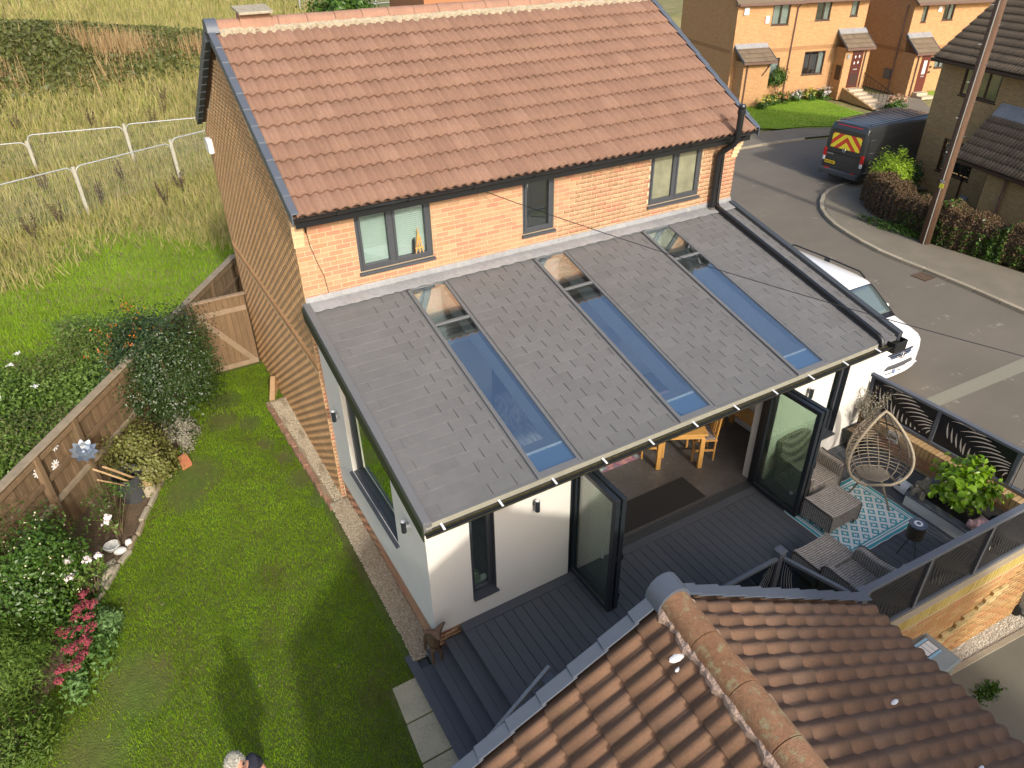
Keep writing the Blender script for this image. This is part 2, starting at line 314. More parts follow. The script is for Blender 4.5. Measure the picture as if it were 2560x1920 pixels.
m_holly = leafmat('holly_leaf', [(.016, .036, .008), (.024, .05, .010), (.035, .07, .014), (.06, .095, .028)], .12, .38, .5)
m_nettle = leafmat('nettle_leaf', [(.12, .20, .03), (.15, .25, .04), (.10, .17, .028), (.19, .28, .06)])
m_bramble = leafmat('bramble_leaf', [(.10, .125, .03), (.13, .155, .04), (.14, .135, .05), (.085, .11, .026)])
m_privet = leafmat('privet_leaf', [(.05, .115, .012), (.075, .155, .02), (.035, .08, .009), (.11, .20, .035)], .25, .35)
m_lime = leafmat('lime_leaf', [(.20, .36, .012), (.26, .42, .02), (.15, .29, .008)], .35, .3, .5)
m_brownh = leafmat('dry_hedge_leaf', [(.13, .075, .045), (.17, .10, .06), (.11, .075, .03), (.14, .11, .04)], .1, .8)
m_spir = leafmat('bronze_leaf', [(.15, .16, .035), (.20, .21, .05), (.12, .11, .03), (.25, .26, .09)], .2)
m_cream = leafmat('cream_leaf', [(.40, .43, .18), (.14, .22, .04), (.20, .28, .06), (.12, .20, .04), (.48, .50, .26)], .2)
m_conif = leafmat('conifer_leaf', [(.07, .13, .01), (.10, .17, .016), (.05, .10, .008), (.13, .20, .025)], .2, .6)
m_stem = mat('stem', (.13, .09, .05), .9, [(10, .2)])
m_sedum = mat('sedum_flower', [(.38, .055, .085), (.32, .06, .075), (.42, .085, .11)], .9, [(30, .2)], (90, 1, .02))
def shrub(name, label, cat, c, r, n, size, m, clumps=40, spread=.22, asp=.55, base=None, group=None, low=-.7, upb=.4, stems=6, inner=.25):
    b = base or (c[0], c[1], c[2]-r[2]); t = thing(name, label, cat, b, group=group)
    P, N_ = blob(n, c, r, clumps, spread, inner, low); P[:, 2] = np.maximum(P[:, 2], b[2]+.02)
    link('foliage', leaf_mesh('foliage', P, size, asp, N_, upb), m, t)
    s = MB()
    for i in range(stems):
        a = 2*math.pi*i/stems+random.random(); q = (c[0]+r[0]*.7*math.cos(a), c[1]+r[1]*.7*math.sin(a), c[2]+r[2]*random.uniform(.1, .6))
        s.tube([b, ((b[0]+q[0])/2+random.uniform(-.05, .05), (b[1]+q[1])/2, (b[2]*.4+q[2]*.6)), q], [.03*max(r), .02*max(r), .006], 6)
    s.obj('stem', m_stem, t); return t

# ------------------------------------------------------------------ street: road, pavement, kerbs
def flat(name, poly, z, m, kind='structure', dz=.0):
    me = bpy.data.meshes.new(name); me.from_pydata([(p[0], p[1], z) for p in poly], [], [tuple(range(len(poly)))]); me.update()
    o = link(name, me, m); o['kind'] = kind; return o
KERB = [(20.2, -30), (20.25, -14), (20.3, -6), (20.5, -.8), (20.72, 1.0), (20.82, 2.5), (20.86, 4.1), (21.1, 5.2), (21.34, 6.0), (21.86, 7.32), (22.4, 8.1), (22.95, 8.75), (23.78, 9.42), (24.6, 9.9), (25.38, 10.15), (26.77, 10.25), (30, 9.6), (40, 6.9), (70, -1.5)]
FARK = [(80, 2.6), (45, 12.2), (38, 14.1), (33.5, 15.6), (30.9, 16.35), (28.95, 16.7), (26.6, 16.86), (22, 17.1), (15, 18.2), (9.5, 19)]
flat('road', [(8.98, -30)]+KERB+FARK+[(8.98, 19)], -2.1, m_road)
def strip(name, line, off, z0, z1, m, L=.9, group=None):
    """a kerb line: stones one by one along the nearer part"""
    t = thing(name[0], name[1], 'kerb', (line[0][0], line[0][1], z0))
    pts = [Vector((p[0], p[1], 0)) for p in line]; acc = 0; out = []
    for a, b in zip(pts, pts[1:]):
        d = b-a; ln = d.length; s = acc
        while s < ln: out.append(a+d*(s/ln)); s += L
        acc = s-ln
    for a, b in zip(out, out[1:]):
        d = (b-a).normalized(); nn = Vector((d.y, -d.x, 0)); a2 = a+d*.006; b2 = b-d*.006
        q = [a2, b2, b2+nn*off, a2+nn*off]; q = q if off > 0 else q[::-1]
        MB().prism([(p.x, p.y, z0) for p in q[::-1]], (0, 0, z1-z0)).obj('kerbstone', m_kerb, t, bevel=.02)
strip(('kerb', 'pale stone kerb curving round the junction pavement'), [(20.27, -9)]+KERB[2:16], .16, -2.16, -1.985, m_kerb)
strip(('kerb', 'straight stone kerb along the far side of the side road'), FARK[4:8], .15, -2.16, -2.0, m_kerb)
off = [(p[0]+.17, p[1]) for p in KERB[:8]]+[(21.5, 5.9), (22.02, 7.22), (22.55, 7.98), (23.08, 8.6), (23.88, 9.27), (24.7, 9.75), (25.4, 9.98), (26.77, 10.08), (30, 9.4), (40, 6.7), (70, -1.7)]
flat('pavement', off+[(70, -4), (40, 4.5), (30, 7.2), (26.5, 8.4), (25.2, 8.2), (24.2, 7.2), (23.2, 5.6), (23.0, 4), (23.2, 1.5), (23.4, -6), (23.4, -30)], -2.0, m_pave)
flat('far_pavement', [(80, 2.8), (45, 12.4), (38, 14.3), (33.5, 15.8), (30.9, 16.52), (28.95, 16.88), (26.6, 17.04), (22, 17.3), (22, 19.0), (28, 18.8), (31.1, 18.4), (33.0, 17.95), (34.6, 17.0), (38, 15.9), (45, 14), (80, 4.6)], -2.02, m_pave)
m_vlawn = mat('verge_lawn', [(.16, .29, .02), (.20, .33, .03), (.25, .36, .05)], .95, [(1.1, 0), (5, .2)], (60, .8, .02), rnd=False, grain=(1, .45, 1))
flat('front_lawn', [(30.6, 19.2), (31.2, 18.5), (33.0, 18.05), (34.4, 17.15), (37.2, 16.5), (38.0, 17.5), (38.6, 20.2), (39.3, 22.6), (34.0, 24.2)], -1.99, m_vlawn)
lp = np.stack([rng.uniform(30, 39.4, 40000), rng.uniform(16.4, 24.3, 40000), np.full(40000, -1.99)], -1)
k = (lp[:, 1] > 18.9-.62*(lp[:, 0]-30.6)) & (lp[:, 0] < 37.4+.3*(lp[:, 1]-16.5)) & (lp[:, 1] < 24.2-.3*(lp[:, 0]-34)) & (lp[:, 1]-19.2 < 1.45*(lp[:, 0]-30.6))
blades('verge_grass', lp[k], .05, .02, m_fieldgr, .8, label='short mown grass on the lawn opposite', cat='grass')
flat('side_path', [(39.4, 18.4), (40.5, 22.6), (42.5, 23.5), (44.2, 20.4), (44.4, 19.0), (41, 15.4), (37.4, 16.4), (38.2, 17.4)], -2.005, m_pave)
flat('driveway', [(3.45, -30), (9.3, -30), (9.3, -7.36), (6.6, -7.06), (3.45, -7.0)], -1.6, m_drive)
# road repair strip and drain
flat('road_repair', [(13.9, -2.06), (18.0, -2.2), (20.3, -2.3), (20.3, -2.72), (17.4, -2.6), (13.9, -2.42)], -2.096, mat('repair_asphalt', (.24, .225, .17), .92, [(40, .2)]), kind='structure')
t = thing('road_drain', 'rusty square drain grate in the road by the kerb', 'drain', (20.5, 2.4, -2.1))
m_rust = mat('rusty_iron', (.10, .06, .035), .8, [(20, .3)])
f = MB(); f.box(20.22, 20.68, 2.13, 2.17, -2.095, -2.08); f.box(20.22, 20.68, 2.63, 2.67, -2.095, -2.08); f.box(20.18, 20.22, 2.13, 2.67, -2.095, -2.08); f.box(20.68, 20.72, 2.13, 2.67, -2.095, -2.08); f.obj('drain_frame', m_rust, t)
for i in range(7): MB().box(20.23, 20.67, 2.19+i*.062, 2.215+i*.062, -2.094, -2.082).obj('drain_bar', m_rust, t)
# ------------------------------------------------------------------ building helpers
def holed(mb, O, U, N_, th, u0, u1, z0, z1, holes):
    """a wall slab from O along U, thickness th against the outward normal N_, with rectangular openings cut out"""
    O = Vector(O); U = Vector(U); N_ = Vector(N_)
    us = sorted({u0, u1}|{min(max(v, u0), u1) for h in holes for v in h[:2]}); zs = sorted({z0, z1}|{min(max(v, z0), z1) for h in holes for v in h[2:]})
    for a, b in zip(us, us[1:]):
        for c, d in zip(zs, zs[1:]):
            if b-a < 1e-4 or d-c < 1e-4: continue
            m, z = (a+b)/2, (c+d)/2
            if any(h[0] < m < h[1] and h[2] < z < h[3] for h in holes): continue
            p = [O+U*a-N_*th, O+U*b-N_*th, O+U*b, O+U*a]
            mb.hexa([(q.x, q.y, c) for q in p]+[(q.x, q.y, d) for q in p])
    return mb
def brick_specs(O, U, N_, W, z0, z1, holes=(), step=.225, ch=.075, soldier=()):
    out = []; nrow = int(round((z1-z0)/ch)); O = Vector(O); U = Vector(U); N_ = Vector(N_)
    for i in range(nrow):
        z = z0+ch*(i+.5); u = -(i % 2)*step/2
        while u < W:
            iv = [(max(u+.005, .002), min(u+step-.005, W-.002))]
            for h in holes:
                if h[2]-.01 < z < h[3]+.01:
                    nv = []
                    for a, b in iv:
                        if b <= h[0] or a >= h[1]: nv.append((a, b))
                        else:
                            if h[0]-a > .03: nv.append((a, h[0]-.004))
                            if b-h[1] > .03: nv.append((h[1]+.004, b))
                    iv = nv
            for a, b in iv:
                if b-a > .03: out.append((O+U*((a+b)/2)+Vector((0, 0, z-O.z)), round((b-a)/2, 3)))
            u += step
    return out
_bc = {}
def brick_mesh(hl, U, N_, ch=.075, proud=.004):
    key = (hl, tuple(round(c, 3) for c in U), tuple(round(c, 3) for c in N_), ch, proud)
    if key not in _bc:
        U = Vector(U); N_ = Vector(N_); h = ch/2-.005; pts = []
        for z in (-h, h):
            for a, b in ((-hl, -.02), (hl, -.02), (hl, proud), (-hl, proud)): pts.append(tuple(U*a+N_*b+Vector((0, 0, z))))
        _bc[key] = MB().add(pts, BOXF).mesh('brick')
    return _bc[key]
def lay_bricks(parent, specs, U, N_, m, nind=0, ch=.075, stuff_name='brickwork', proud=.004):
    specs = sorted(specs, key=lambda s: (s[0]-CAM).length)
    for p, hl in specs[:nind]:
        me = brick_mesh(hl, U, N_, ch, proud)
        if not me.materials: me.materials.append(m)
        o = bpy.data.objects.new('brick', me); col.objects.link(o); o.location = p; attach(o, parent)
    rest = specs[nind:]
    if rest:
        U = np.array(Vector(U)); N_ = np.array(Vector(N_)); C = np.array([tuple(p) for p, _ in rest]); hl = np.array([h for _, h in rest])[:, None]; h = ch/2-.005
        V = []
        for z in (-h, h):
            for sx, b in ((-1, -.02), (1, -.02), (1, proud), (-1, proud)): V.append(C+U*hl*sx+N_*b+np.array([0, 0, z]))
        V = np.stack(V, 1).reshape(-1, 3); F = (np.arange(len(rest))[:, None, None]*8+np.array(BOXF)[None]).reshape(-1, 4)
        o = link(stuff_name, np_mesh(stuff_name, V, F), m, parent); o['kind'] = 'stuff'
def tile_profile(tw=.30, n=12, amp=.046):
    return [(tw*i/n, amp*(.5-.5*math.cos(2*math.pi*(i/n*2)))**.75) for i in range(n+1)]
def tile_mesh(name, U, S, N_, tw=.30, L=.36, lift=.03, th=.024, n=12, amp=.046):
    U = Vector(U); S = Vector(S); N_ = Vector(N_); pr = tile_profile(tw, n, amp); v = []; f = []
    for u, h in pr: v.append(tuple(U*u+N_*h))
    for u, h in pr: v.append(tuple(U*u+S*L+N_*(h+lift)))
    for u, h in pr: v.append(tuple(U*u+S*(L-.004)+N_*(h+lift-th)))
    m = len(pr)
    for i in range(m-1): f.append((i, m+i, m+i+1, i+1)); f.append((m+i, 2*m+i, 2*m+i+1, m+i+1))
    me = bpy.data.meshes.new(name); me.from_pydata(v, [], f); me.update()
    me.polygons.foreach_set('use_smooth', [i % 2 == 0 for i in range(len(f))]); return me
def tile_field(parent, O, U, S, N_, nc, nr, m, tw=.30, gauge=.34, nind=300, amp=.048, keep=None, name='roof_tile', lift=.038, n=12):
    O = Vector(O); U = Vector(U).normalized(); S = Vector(S).normalized(); N_ = Vector(N_).normalized()
    me = tile_mesh(name, U, S, N_, tw+.004, gauge+.02, lift, lift*.8, n, amp); me.materials.append(m)
    cells = []
    for r in range(nr):
        for c in range(nc):
            p = O+U*(tw*c)+S*(gauge*r)+N_*random.uniform(-.002, .002)+S*random.uniform(-.004, .004)
            if keep is None or keep(p+U*tw/2+S*gauge/2): cells.append(p)
    cells.sort(key=lambda p: (p-CAM).length)
    for p in cells[:nind]:
        o = bpy.data.objects.new(name, me); col.objects.link(o); o.location = p; attach(o, parent)
    rest = cells[nind:]
    if rest:
        v0 = np.array([tuple(v.co) for v in me.vertices]); f0 = np.array([tuple(p.vertices) for p in me.polygons]); C = np.array([tuple(p) for p in rest])
        V = (C[:, None, :]+v0[None]).reshape(-1, 3); F = (np.arange(len(rest))[:, None, None]*len(v0)+f0[None]).reshape(-1, 4)
        mm = np_mesh('distant_tiles', V, F); sm = np.tile(np.array([i % 2 == 0 for i in range(len(f0))]), len(rest)); mm.polygons.foreach_set('use_smooth', sm)
        o = link('distant_tiles', mm, m, parent); o['kind'] = 'stuff'
def ridge_caps(parent, A, B, m, L=.45, r=.13, name='ridge_tile', zoff=0):
    A = Vector(A); B = Vector(B); d = (B-A).normalized(); n = max(1, int(round((B-A).length/L))); L = (B-A).length/n; s = d.cross(Vector((0, 0, 1)))
    for i in range(n):
        a = A+d*(L*i+.004); b = A+d*(L*(i+1)-.004); mb = MB(); rings = []
        for p, k in ((a, 1.0), (b, 1.0)):
            j = random.uniform(-.004, .004)
            rings.append([p+s*(r*k*math.cos(t))+Vector((0, 0, r*.9*math.sin(t)-.03+j)) for t in [math.pi*q/8 for q in range(9)]]+[p+s*(-r*.8*math.cos(math.pi-t))*-1+Vector((0, 0, (r-.025)*.9*math.sin(t)-.03+j)) for t in [math.pi*(8-q)/8 for q in range(9)]])
        mb.loft(rings).obj(name, m, parent, auto=True)
def bedding(parent, A, B, sidev, m, wdt=.07, name='mortar_bed'):
    """lumpy mortar under the ridge tiles"""
    A = Vector(A); B = Vector(B); n = int((B-A).length/.04); d = (B-A)/n; sidev = Vector(sidev); rings = []
    for i in range(n+1):
        p = A+d*i; w_ = wdt*(.7+.5*random.random()+.25*math.sin(i*.8)); rings.append([p, p+sidev*w_*.5+Vector((0, 0, .02*random.random())), p+sidev*w_, p+sidev*w_+Vector((0, 0, -.06)), p+Vector((0, 0, -.06))])
    MB().loft(rings).obj(name, m, parent)
def window(parent, O, U, N_, w_, h_, bars=(), fr=.055, m=None, gm=None, sill=True, depth=.07, inset=.03, sillm=None, opener=(), sash=.04, transom=()):
    """a window part with frame, panes and sill; O is its lower left outer corner on the wall face"""
    O = Vector(O); U = Vector(U); N_ = Vector(N_); Z = Vector((0, 0, 1)); m = m or m_anth; gm = gm or m_glass
    f = MB()
    def bx(a, b, c, d, n0, n1, mb):
        p = [O+U*a+N_*n0, O+U*b+N_*n0, O+U*b+N_*n1, O+U*a+N_*n1]; mb.hexa([tuple(q+Z*c) for q in p]+[tuple(q+Z*d) for q in p])
    i0, i1 = -inset-depth, -inset
    bx(0, fr, 0, h_, i0, i1, f); bx(w_-fr, w_, 0, h_, i0, i1, f); bx(fr, w_-fr, 0, fr, i0, i1, f); bx(fr, w_-fr, h_-fr, h_, i0, i1, f)
    for b in bars: bx(b-fr/2, b+fr/2, fr, h_-fr, i0, i1+.002, f)
    fo = f.obj('window', m, parent, bevel=.006)
    ed = [fr]+[v for b in bars for v in (b-fr/2, b+fr/2)]+[w_-fr]
    for k in range(0, len(ed), 2):
        a, b = ed[k], ed[k+1]; q = MB()
        if sash:
            bx(a, a+sash, fr, h_-fr, i0+.01, i1+.012, q); bx(b-sash, b, fr, h_-fr, i0+.01, i1+.012, q); bx(a+sash, b-sash, fr, fr+sash, i0+.01, i1+.012, q); bx(a+sash, b-sash, h_-fr-sash, h_-fr, i0+.01, i1+.012, q)
            q.obj('sash', m, fo, bevel=.005)
        q = MB(); s2 = sash-.005 if sash else 0; bx(a+s2, b-s2, fr+s2, h_-fr-s2, -inset-depth*.55, -inset-depth*.55+.01, q); q.obj('pane', gm, fo)
    if sill:
        q = MB(); bx(-.02, w_+.02, -.045, -.002, -inset-depth+.02, .05, q); q.obj('sill', sillm or m, fo, bevel=.006)
    return fo
def gutter(parent, A, B, out, m, r=.055, name='gutter', lip=.012):
    """an open half-round gutter from A to B; out is the outward direction"""
    A = Vector(A); B = Vector(B); out = Vector(out); rings = []
    for p in (A, B):
        o_ = [p+out*(r-r*math.cos(t))-Vector((0, 0, r*math.sin(t))) for t in [math.pi*i/8 for i in range(9)]]
        i_ = [p+out*(r-(r-.006)*math.cos(t))-Vector((0, 0, (r-.006)*math.sin(t))) for t in [math.pi*(8-i)/8 for i in range(9)]]
        rings.append(o_+[p+out*(2*r+lip)+Vector((0, 0, .0)), p+out*(2*r+lip)+Vector((0, 0, .008)), p+out*(2*r-.01)+Vector((0, 0, .008))]+i_[0:])
    return MB().loft(rings).obj(name, m, parent, auto=True)

# ------------------------------------------------------------------ the house
W_, D_ = 8.38, 6.02; RY = 3.01; RZ = 6.70; EY, EZ = -.36, 4.745
H = thing('brick_house', 'two storey brick house with red brown tiled roof behind the grey extension', 'house', (W_/2, RY, -.5))
WIN = [(.88, 2.08), (3.70, 4.31), (6.33, 7.52)]; WZ = 3.62
holes = [(a, b, WZ, 4.62) for a, b in WIN]
mb = MB()
holed(mb, (0, 0, 0), (1, 0, 0), (0, -1, 0), .28, .28, W_-.28, -.6, 4.66, holes+[(.5, 7.9, -.6, 3.0)])
mb.box(.02, .28, 0, D_, -1.2, 4.66); mb.box(W_-.28, W_, 0, D_, -2.2, 4.66); mb.box(.28, W_-.28, D_-.28, D_, -1.2, 4.66)
for x in (.02, W_-.28): mb.prism([(x, .1, 4.66), (x, D_-.1, 4.66), (x, RY, 4.66+(RY-.1)*.58)], (.26, 0, 0))
wall = mb.obj('wall', m_mortar, H)
MB().prism([(0, 0, -1.2), (0, D_, -1.2), (0, D_, 4.62), (0, RY, 4.60+(RY-.1)*.58), (0, 0, 4.62)], (.019, 0, 0)).obj('gable_face', m_mortar2, H)
for x0, x1 in ((.3, W_-.3),):   # upstairs floor keeps the rooms apart
    MB().box(.3, W_-.3, .3, D_-.3, 2.6, 2.7).obj('upper_floor', m_dark, H)
    MB().box(2.6, 2.7, .3, D_-.3, 2.7, 4.6).obj('room_divider', m_plast, H); MB().box(5.2, 5.3, .3, D_-.3, 2.7, 4.6).obj('room_divider', m_plast, H)
    MB().box(.3, W_-.3, 2.2, 2.3, 2.7, 4.6).obj('room_divider', m_plast, H); MB().box(.3, W_-.3, .3, 2.2, 4.6, 4.65).obj('ceiling_board', m_plast, H)
specs = brick_specs((0, 0, 3.225), (1, 0, 0), (0, -1, 0), W_, 3.225, 4.65, holes)
lay_bricks(wall, specs, (1, 0, 0), (0, -1, 0), m_brick, 300)
# gable wall bricks: stacked courses under the verge, with a band of upright bricks at floor level
gs = []
for sgn in (0,):
    for p, hl in brick_specs((0, 0, -1.05), (0, 1, 0), (-1, 0, 0), D_, -1.05, 6.6):
        lim = 4.62+.58*(min(p.y, D_-p.y)+.05)
        if p.z < lim-.06 and not (2.13 < p.z < 2.36): gs.append((p, hl))
lay_bricks(wall, gs, (0, 1, 0), (-1, 0, 0), m_brick2, 0, stuff_name='gable_brickwork', proud=.0008)
sb = []
for i in range(int(D_/.075)): sb.append((Vector((0, .0375+.075*i, 2.25)), .0325))
lay_bricks(wall, sb, (0, 1, 0), (-1, 0, 0), mat('soldier_brick', [(.46, .25, .11), (.52, .29, .135), (.42, .22, .10)], .9, [(30, .12)]), 0, ch=.215, stuff_name='soldier_course', proud=.004)
# lower corner of the rear wall beside the extension
lay_bricks(wall, brick_specs((0, 0, -.6), (1, 0, 0), (0, -1, 0), .06, -.6, 3.225), (1, 0, 0), (0, -1, 0), m_brick, 0, stuff_name='corner_brickwork')
m_lbrick = mat('pale_brick', [(.60, .40, .22), (.66, .45, .26)], .9, [(30, .1)])
for i in range(6):
    for x0, x1 in ((-.02, .13), (W_-.13, W_+.02)):
        e = .022*i; MB().box(x0-.004*i if x0 < 1 else x0, x1 if x0 < 1 else x1+.012*i, -.012-e, 0, 4.20+.075*i, 4.265+.075*i).obj('corbel_brick', m_lbrick, H)
# windows of the rear wall
for k, (a, b) in enumerate(WIN):
    wd = b-a
    window(H, (a, -.004, WZ), (1, 0, 0), (0, -1, 0), wd, .98, bars=() if k == 1 else (wd*(.47 if k == 0 else .5),), gm=m_obsc if k == 2 else m_glass)
m_slat = mat('blind_slat', (.74, .75, .72), .6)
q = MB()
for i in range(28): q.hexa([(.95, .10, 3.70+i*.031), (2.0, .10, 3.70+i*.031), (2.0, .118, 3.716+i*.031), (.95, .118, 3.716+i*.031)]+[(.95, .10, 3.702+i*.031), (2.0, .10, 3.702+i*.031), (2.0, .118, 3.718+i*.031), (.95, .118, 3.718+i*.031)])
tag(q.obj('window_blind', m_slat), 'white slatted blind behind the double window above the extension', 'blind')
q = MB(); q.bar((1.80, .03, 3.70), (1.86, .05, 4.0), .014, .014); q.bar((1.87, .03, 3.70), (1.87, .05, 4.04), .014, .014); q.bar((1.93, .03, 3.70), (1.885, .05, 4.0), .014, .014); q.bar((1.79, .02, 3.80), (1.93, .02, 3.80), .014, .02); q.bar((1.83, .03, 3.93), (1.91, .03, 3.93), .012, .012); q.bar((1.87, .03, 4.02), (1.86, .05, 4.10), .014, .014)
tag(q.obj('small_easel', m_oak), 'little wooden easel on the sill of the blind window', 'easel')
tag(MB().prism([(1.755, .03, 3.72), (1.80, .03, 3.72), (1.81, .05, 3.97), (1.77, .05, 3.93)], (0, .01, 0)).obj('phone', m_black), 'small black object leaning beside the wooden easel', 'ornament')
q = MB(); q.loft([[(3.80+.02*math.sin(t*3)+t*.012, .16+.02*math.sin(t*5), z) for t in range(9)] for z in (4.35, 4.58)], cap=False, closed=False)
tag(q.obj('white_curtain', m_white), 'scrap of white curtain in the narrow dark window', 'curtain')
# main roof
cs = Vector((0, -(RY-EY), -(RZ-EZ))); SL = cs.length; S_ = cs.normalized(); N1 = Vector((1, 0, 0)).cross(Vector((0, RY-EY, RZ-EZ))).normalized()
roof = MB()
roof.hexa([(-.02, EY+.06, EZ-.06), (W_+.02, EY+.06, EZ-.06), (W_+.02, RY, RZ-.03), (-.02, RY, RZ-.03), (-.02, EY+.06, EZ-.02), (W_+.02, EY+.06, EZ-.02), (W_+.02, RY, RZ+.01), (-.02, RY, RZ+.01)])
roof.hexa([(-.02, RY, RZ-.03), (W_+.02, RY, RZ-.03), (W_+.02, 2*RY-EY, EZ-.06), (-.02, 2*RY-EY, EZ-.06), (-.02, RY, RZ+.02), (W_+.02, RY, RZ+.02), (W_+.02, 2*RY-EY, EZ+.02), (-.02, 2*RY-EY, EZ+.02)])
roof = roof.obj('roof', m_tile, H)
nr = 12; g_ = .335; top = Vector((0.005, EY, EZ))-S_*(g_*nr)
tile_field(roof, top+N1*.005, (1, 0, 0), S_, N1, 28, nr, m_tile, .2993, g_, 300, keep=lambda p: p.y < RY-.05)
for k in range(nr):          # grey dry verge caps, both gables, front slope and the left rear slope
    a = Vector((0, EY-.02, EZ+.03))-S_*(g_*(k+1)); b = a+S_*(g_+.03)
    if a.y > RY-.1: continue
    for x0, x1 in ((-.07, .035), (W_-.035, W_+.07)):
        xo = x0 if x0 < 1 else x1-.02
        q = MB(); l1 = Vector((0, 0, .055)); l2 = Vector((0, 0, .075))
        q.hexa([(x0, a.y, a.z+.03), (x1, a.y, a.z+.03), (x1, b.y, b.z+.045), (x0, b.y, b.z+.045), (x0, a.y, a.z+.045), (x1, a.y, a.z+.045), (x1, b.y, b.z+.062), (x0, b.y, b.z+.062)])
        q.hexa([(xo, a.y, a.z-.13), (xo+.02, a.y, a.z-.13), (xo+.02, b.y, b.z-.115), (xo, b.y, b.z-.115), (xo, a.y, a.z+.03), (xo+.02, a.y, a.z+.03), (xo+.02, b.y, b.z+.045), (xo, b.y, b.z+.045)])
        q.obj('verge_cap', m_verge, roof, bevel=.006)
    ar, br = (2*RY-a.y, a.z), (2*RY-b.y, b.z)
    q = MB(); q.hexa([(-.07, ar[0], ar[1]-.13), (.03, ar[0], ar[1]-.13), (.03, br[0], br[1]-.115), (-.07, br[0], br[1]-.115), (-.07, ar[0], ar[1]+.045), (.03, ar[0], ar[1]+.045), (.03, br[0], br[1]+.062), (-.07, br[0], br[1]+.062)]).obj('verge_cap', m_verge, roof, bevel=.006)
q = MB(); q.loft([[(x, RY+.17*math.cos(t), RZ-.05+.19*math.sin(t)) for t in [math.pi*i/8 for i in range(9)]] for x in (-.07, .10)]).obj('ridge_end_cap', m_verge, roof, auto=True)
ridge_caps(roof, (.10, RY, RZ+.03), (W_, RY, RZ+.03), m_ridge, .45, .135)
bedding(roof, (.1, RY-.10, RZ+.01), (W_, RY-.10, RZ+.01), (0, -1, -.45), m_bed, .10)
m_oldst = mat('old_concrete', (.34, .30, .22), .95, [(12, .25), (60, .2)], (50, .6, .01))
q = MB(); q.hexa([(.42, RY-.24, 6.87), (.94, RY-.24, 6.87), (.94, RY+.24, 6.93), (.42, RY+.24, 6.93), (.42, RY-.24, 6.91), (.94, RY-.24, 6.91), (.94, RY+.24, 6.97), (.42, RY+.24, 6.97)]); q.obj('ridge_vent_slab', m_oldst, roof, bevel=.01)
q = MB(); q.prism([(.44, RY-.17, 6.66), (.44, RY+.17, 6.66), (.44, RY+.10, 6.88), (.44, RY-.10, 6.88)], (.48, 0, 0)); q.obj('ridge_vent_base', m_ridge, roof)
# eaves
MB().box(.0, W_, -.275, -.255, 4.565, 4.74).obj('fascia', m_black, H); MB().box(0, W_, -.255, -.002, 4.60, 4.62).obj('soffit', m_black, H)
gu = gutter(H, (-.06, -.277, 4.74), (W_+.07, -.277, 4.74), (0, -1, 0), m_black, .058)
for x in np.arange(.55, W_, 1.05): q = MB(); q.tube([(x, -.276, 4.75), (x, -.285, 4.69), (x, -.335, 4.672), (x, -.39, 4.69), (x, -.40, 4.752)], .008, 6); q.obj('gutter_bracket', m_black, gu)
for x in (-.06, W_+.07): MB().prism([(x, -.277-.058+.058*math.cos(t), 4.742-.058*math.sin(t)) for t in [math.pi*i/8 for i in range(9)]], (.006, 0, 0)).obj('stop_end', m_black, gu)
# pipes
p = MB(); p.tube([(7.83, -.10, 3.18), (7.83, -.10, 4.30), (7.83, -.13, 4.38), (7.84, -.42, 4.60), (7.845, -.48, 4.70), (7.845, -.48, 5.18)], .056, 14); sp = p.obj('soil_pipe', m_black, H, auto=True)
MB().lathe([(.07, 0), (.07, .06), (.062, .07)], (7.845, -.48, 5.12), 14).obj('vent_cowl', m_black, sp); q = MB()
for i in range(14): t = 2*math.pi*i/14; q.box(7.845+.056*math.cos(t)-.006, 7.845+.056*math.cos(t)+.006, -.48+.056*math.sin(t)-.006, -.48+.056*math.sin(t)+.006, 5.18, 5.25)
q.lathe([(.064, .07), (.05, .10), (.01, .105)], (7.845, -.48, 5.18), 14); q.obj('vent_cage', m_anthd, sp)
MB().lathe([(.12, 0), (.11, .03), (.065, .09), (.06, .16)], (7.83, -.10, 3.2), 16).obj('pipe_collar', mat('pipe_collar', (.10, .085, .075), .5), sp, auto=True)
p = MB(); p.tube([(8.20, -.335, 4.70), (8.20, -.335, 4.66), (8.12, -.2, 4.54), (7.99, -.07, 4.42), (7.98, -.06, 4.3), (7.99, -.06, 3.42), (7.97, -.12, 3.36)], .036, 10); p.obj('rain_pipe', m_black, H, auto=True)
MB().box(6.0, 6.14, -.012, 0, 4.50, 4.58).obj('air_brick', m_lead, H)
q = MB(); q.tube([(.18, -.02, 4.58), (.18, -.02, 4.40), (.20, -.012, 4.2), (.27, -.012, 3.9), (.33, -.012, 3.7), (.35, -.012, 3.42)], .004, 5); q.tube([(.18, -.03, 4.54), (.172, -.03, 4.40)], .013, 8); q.obj('wall_cable', m_black, H)
q = MB(); q.prism([(-.10, 5.42, 4.28), (-.10, 5.70, 4.28), (-.10, 5.72, 4.50), (-.10, 5.66, 4.56), (-.10, 5.46, 4.56), (-.10, 5.40, 4.50)], (.10, 0, 0)); ab = q.obj('alarm_box', m_white, bevel=.02); tag(ab, 'white alarm box under the far end of the gable', 'alarm box')
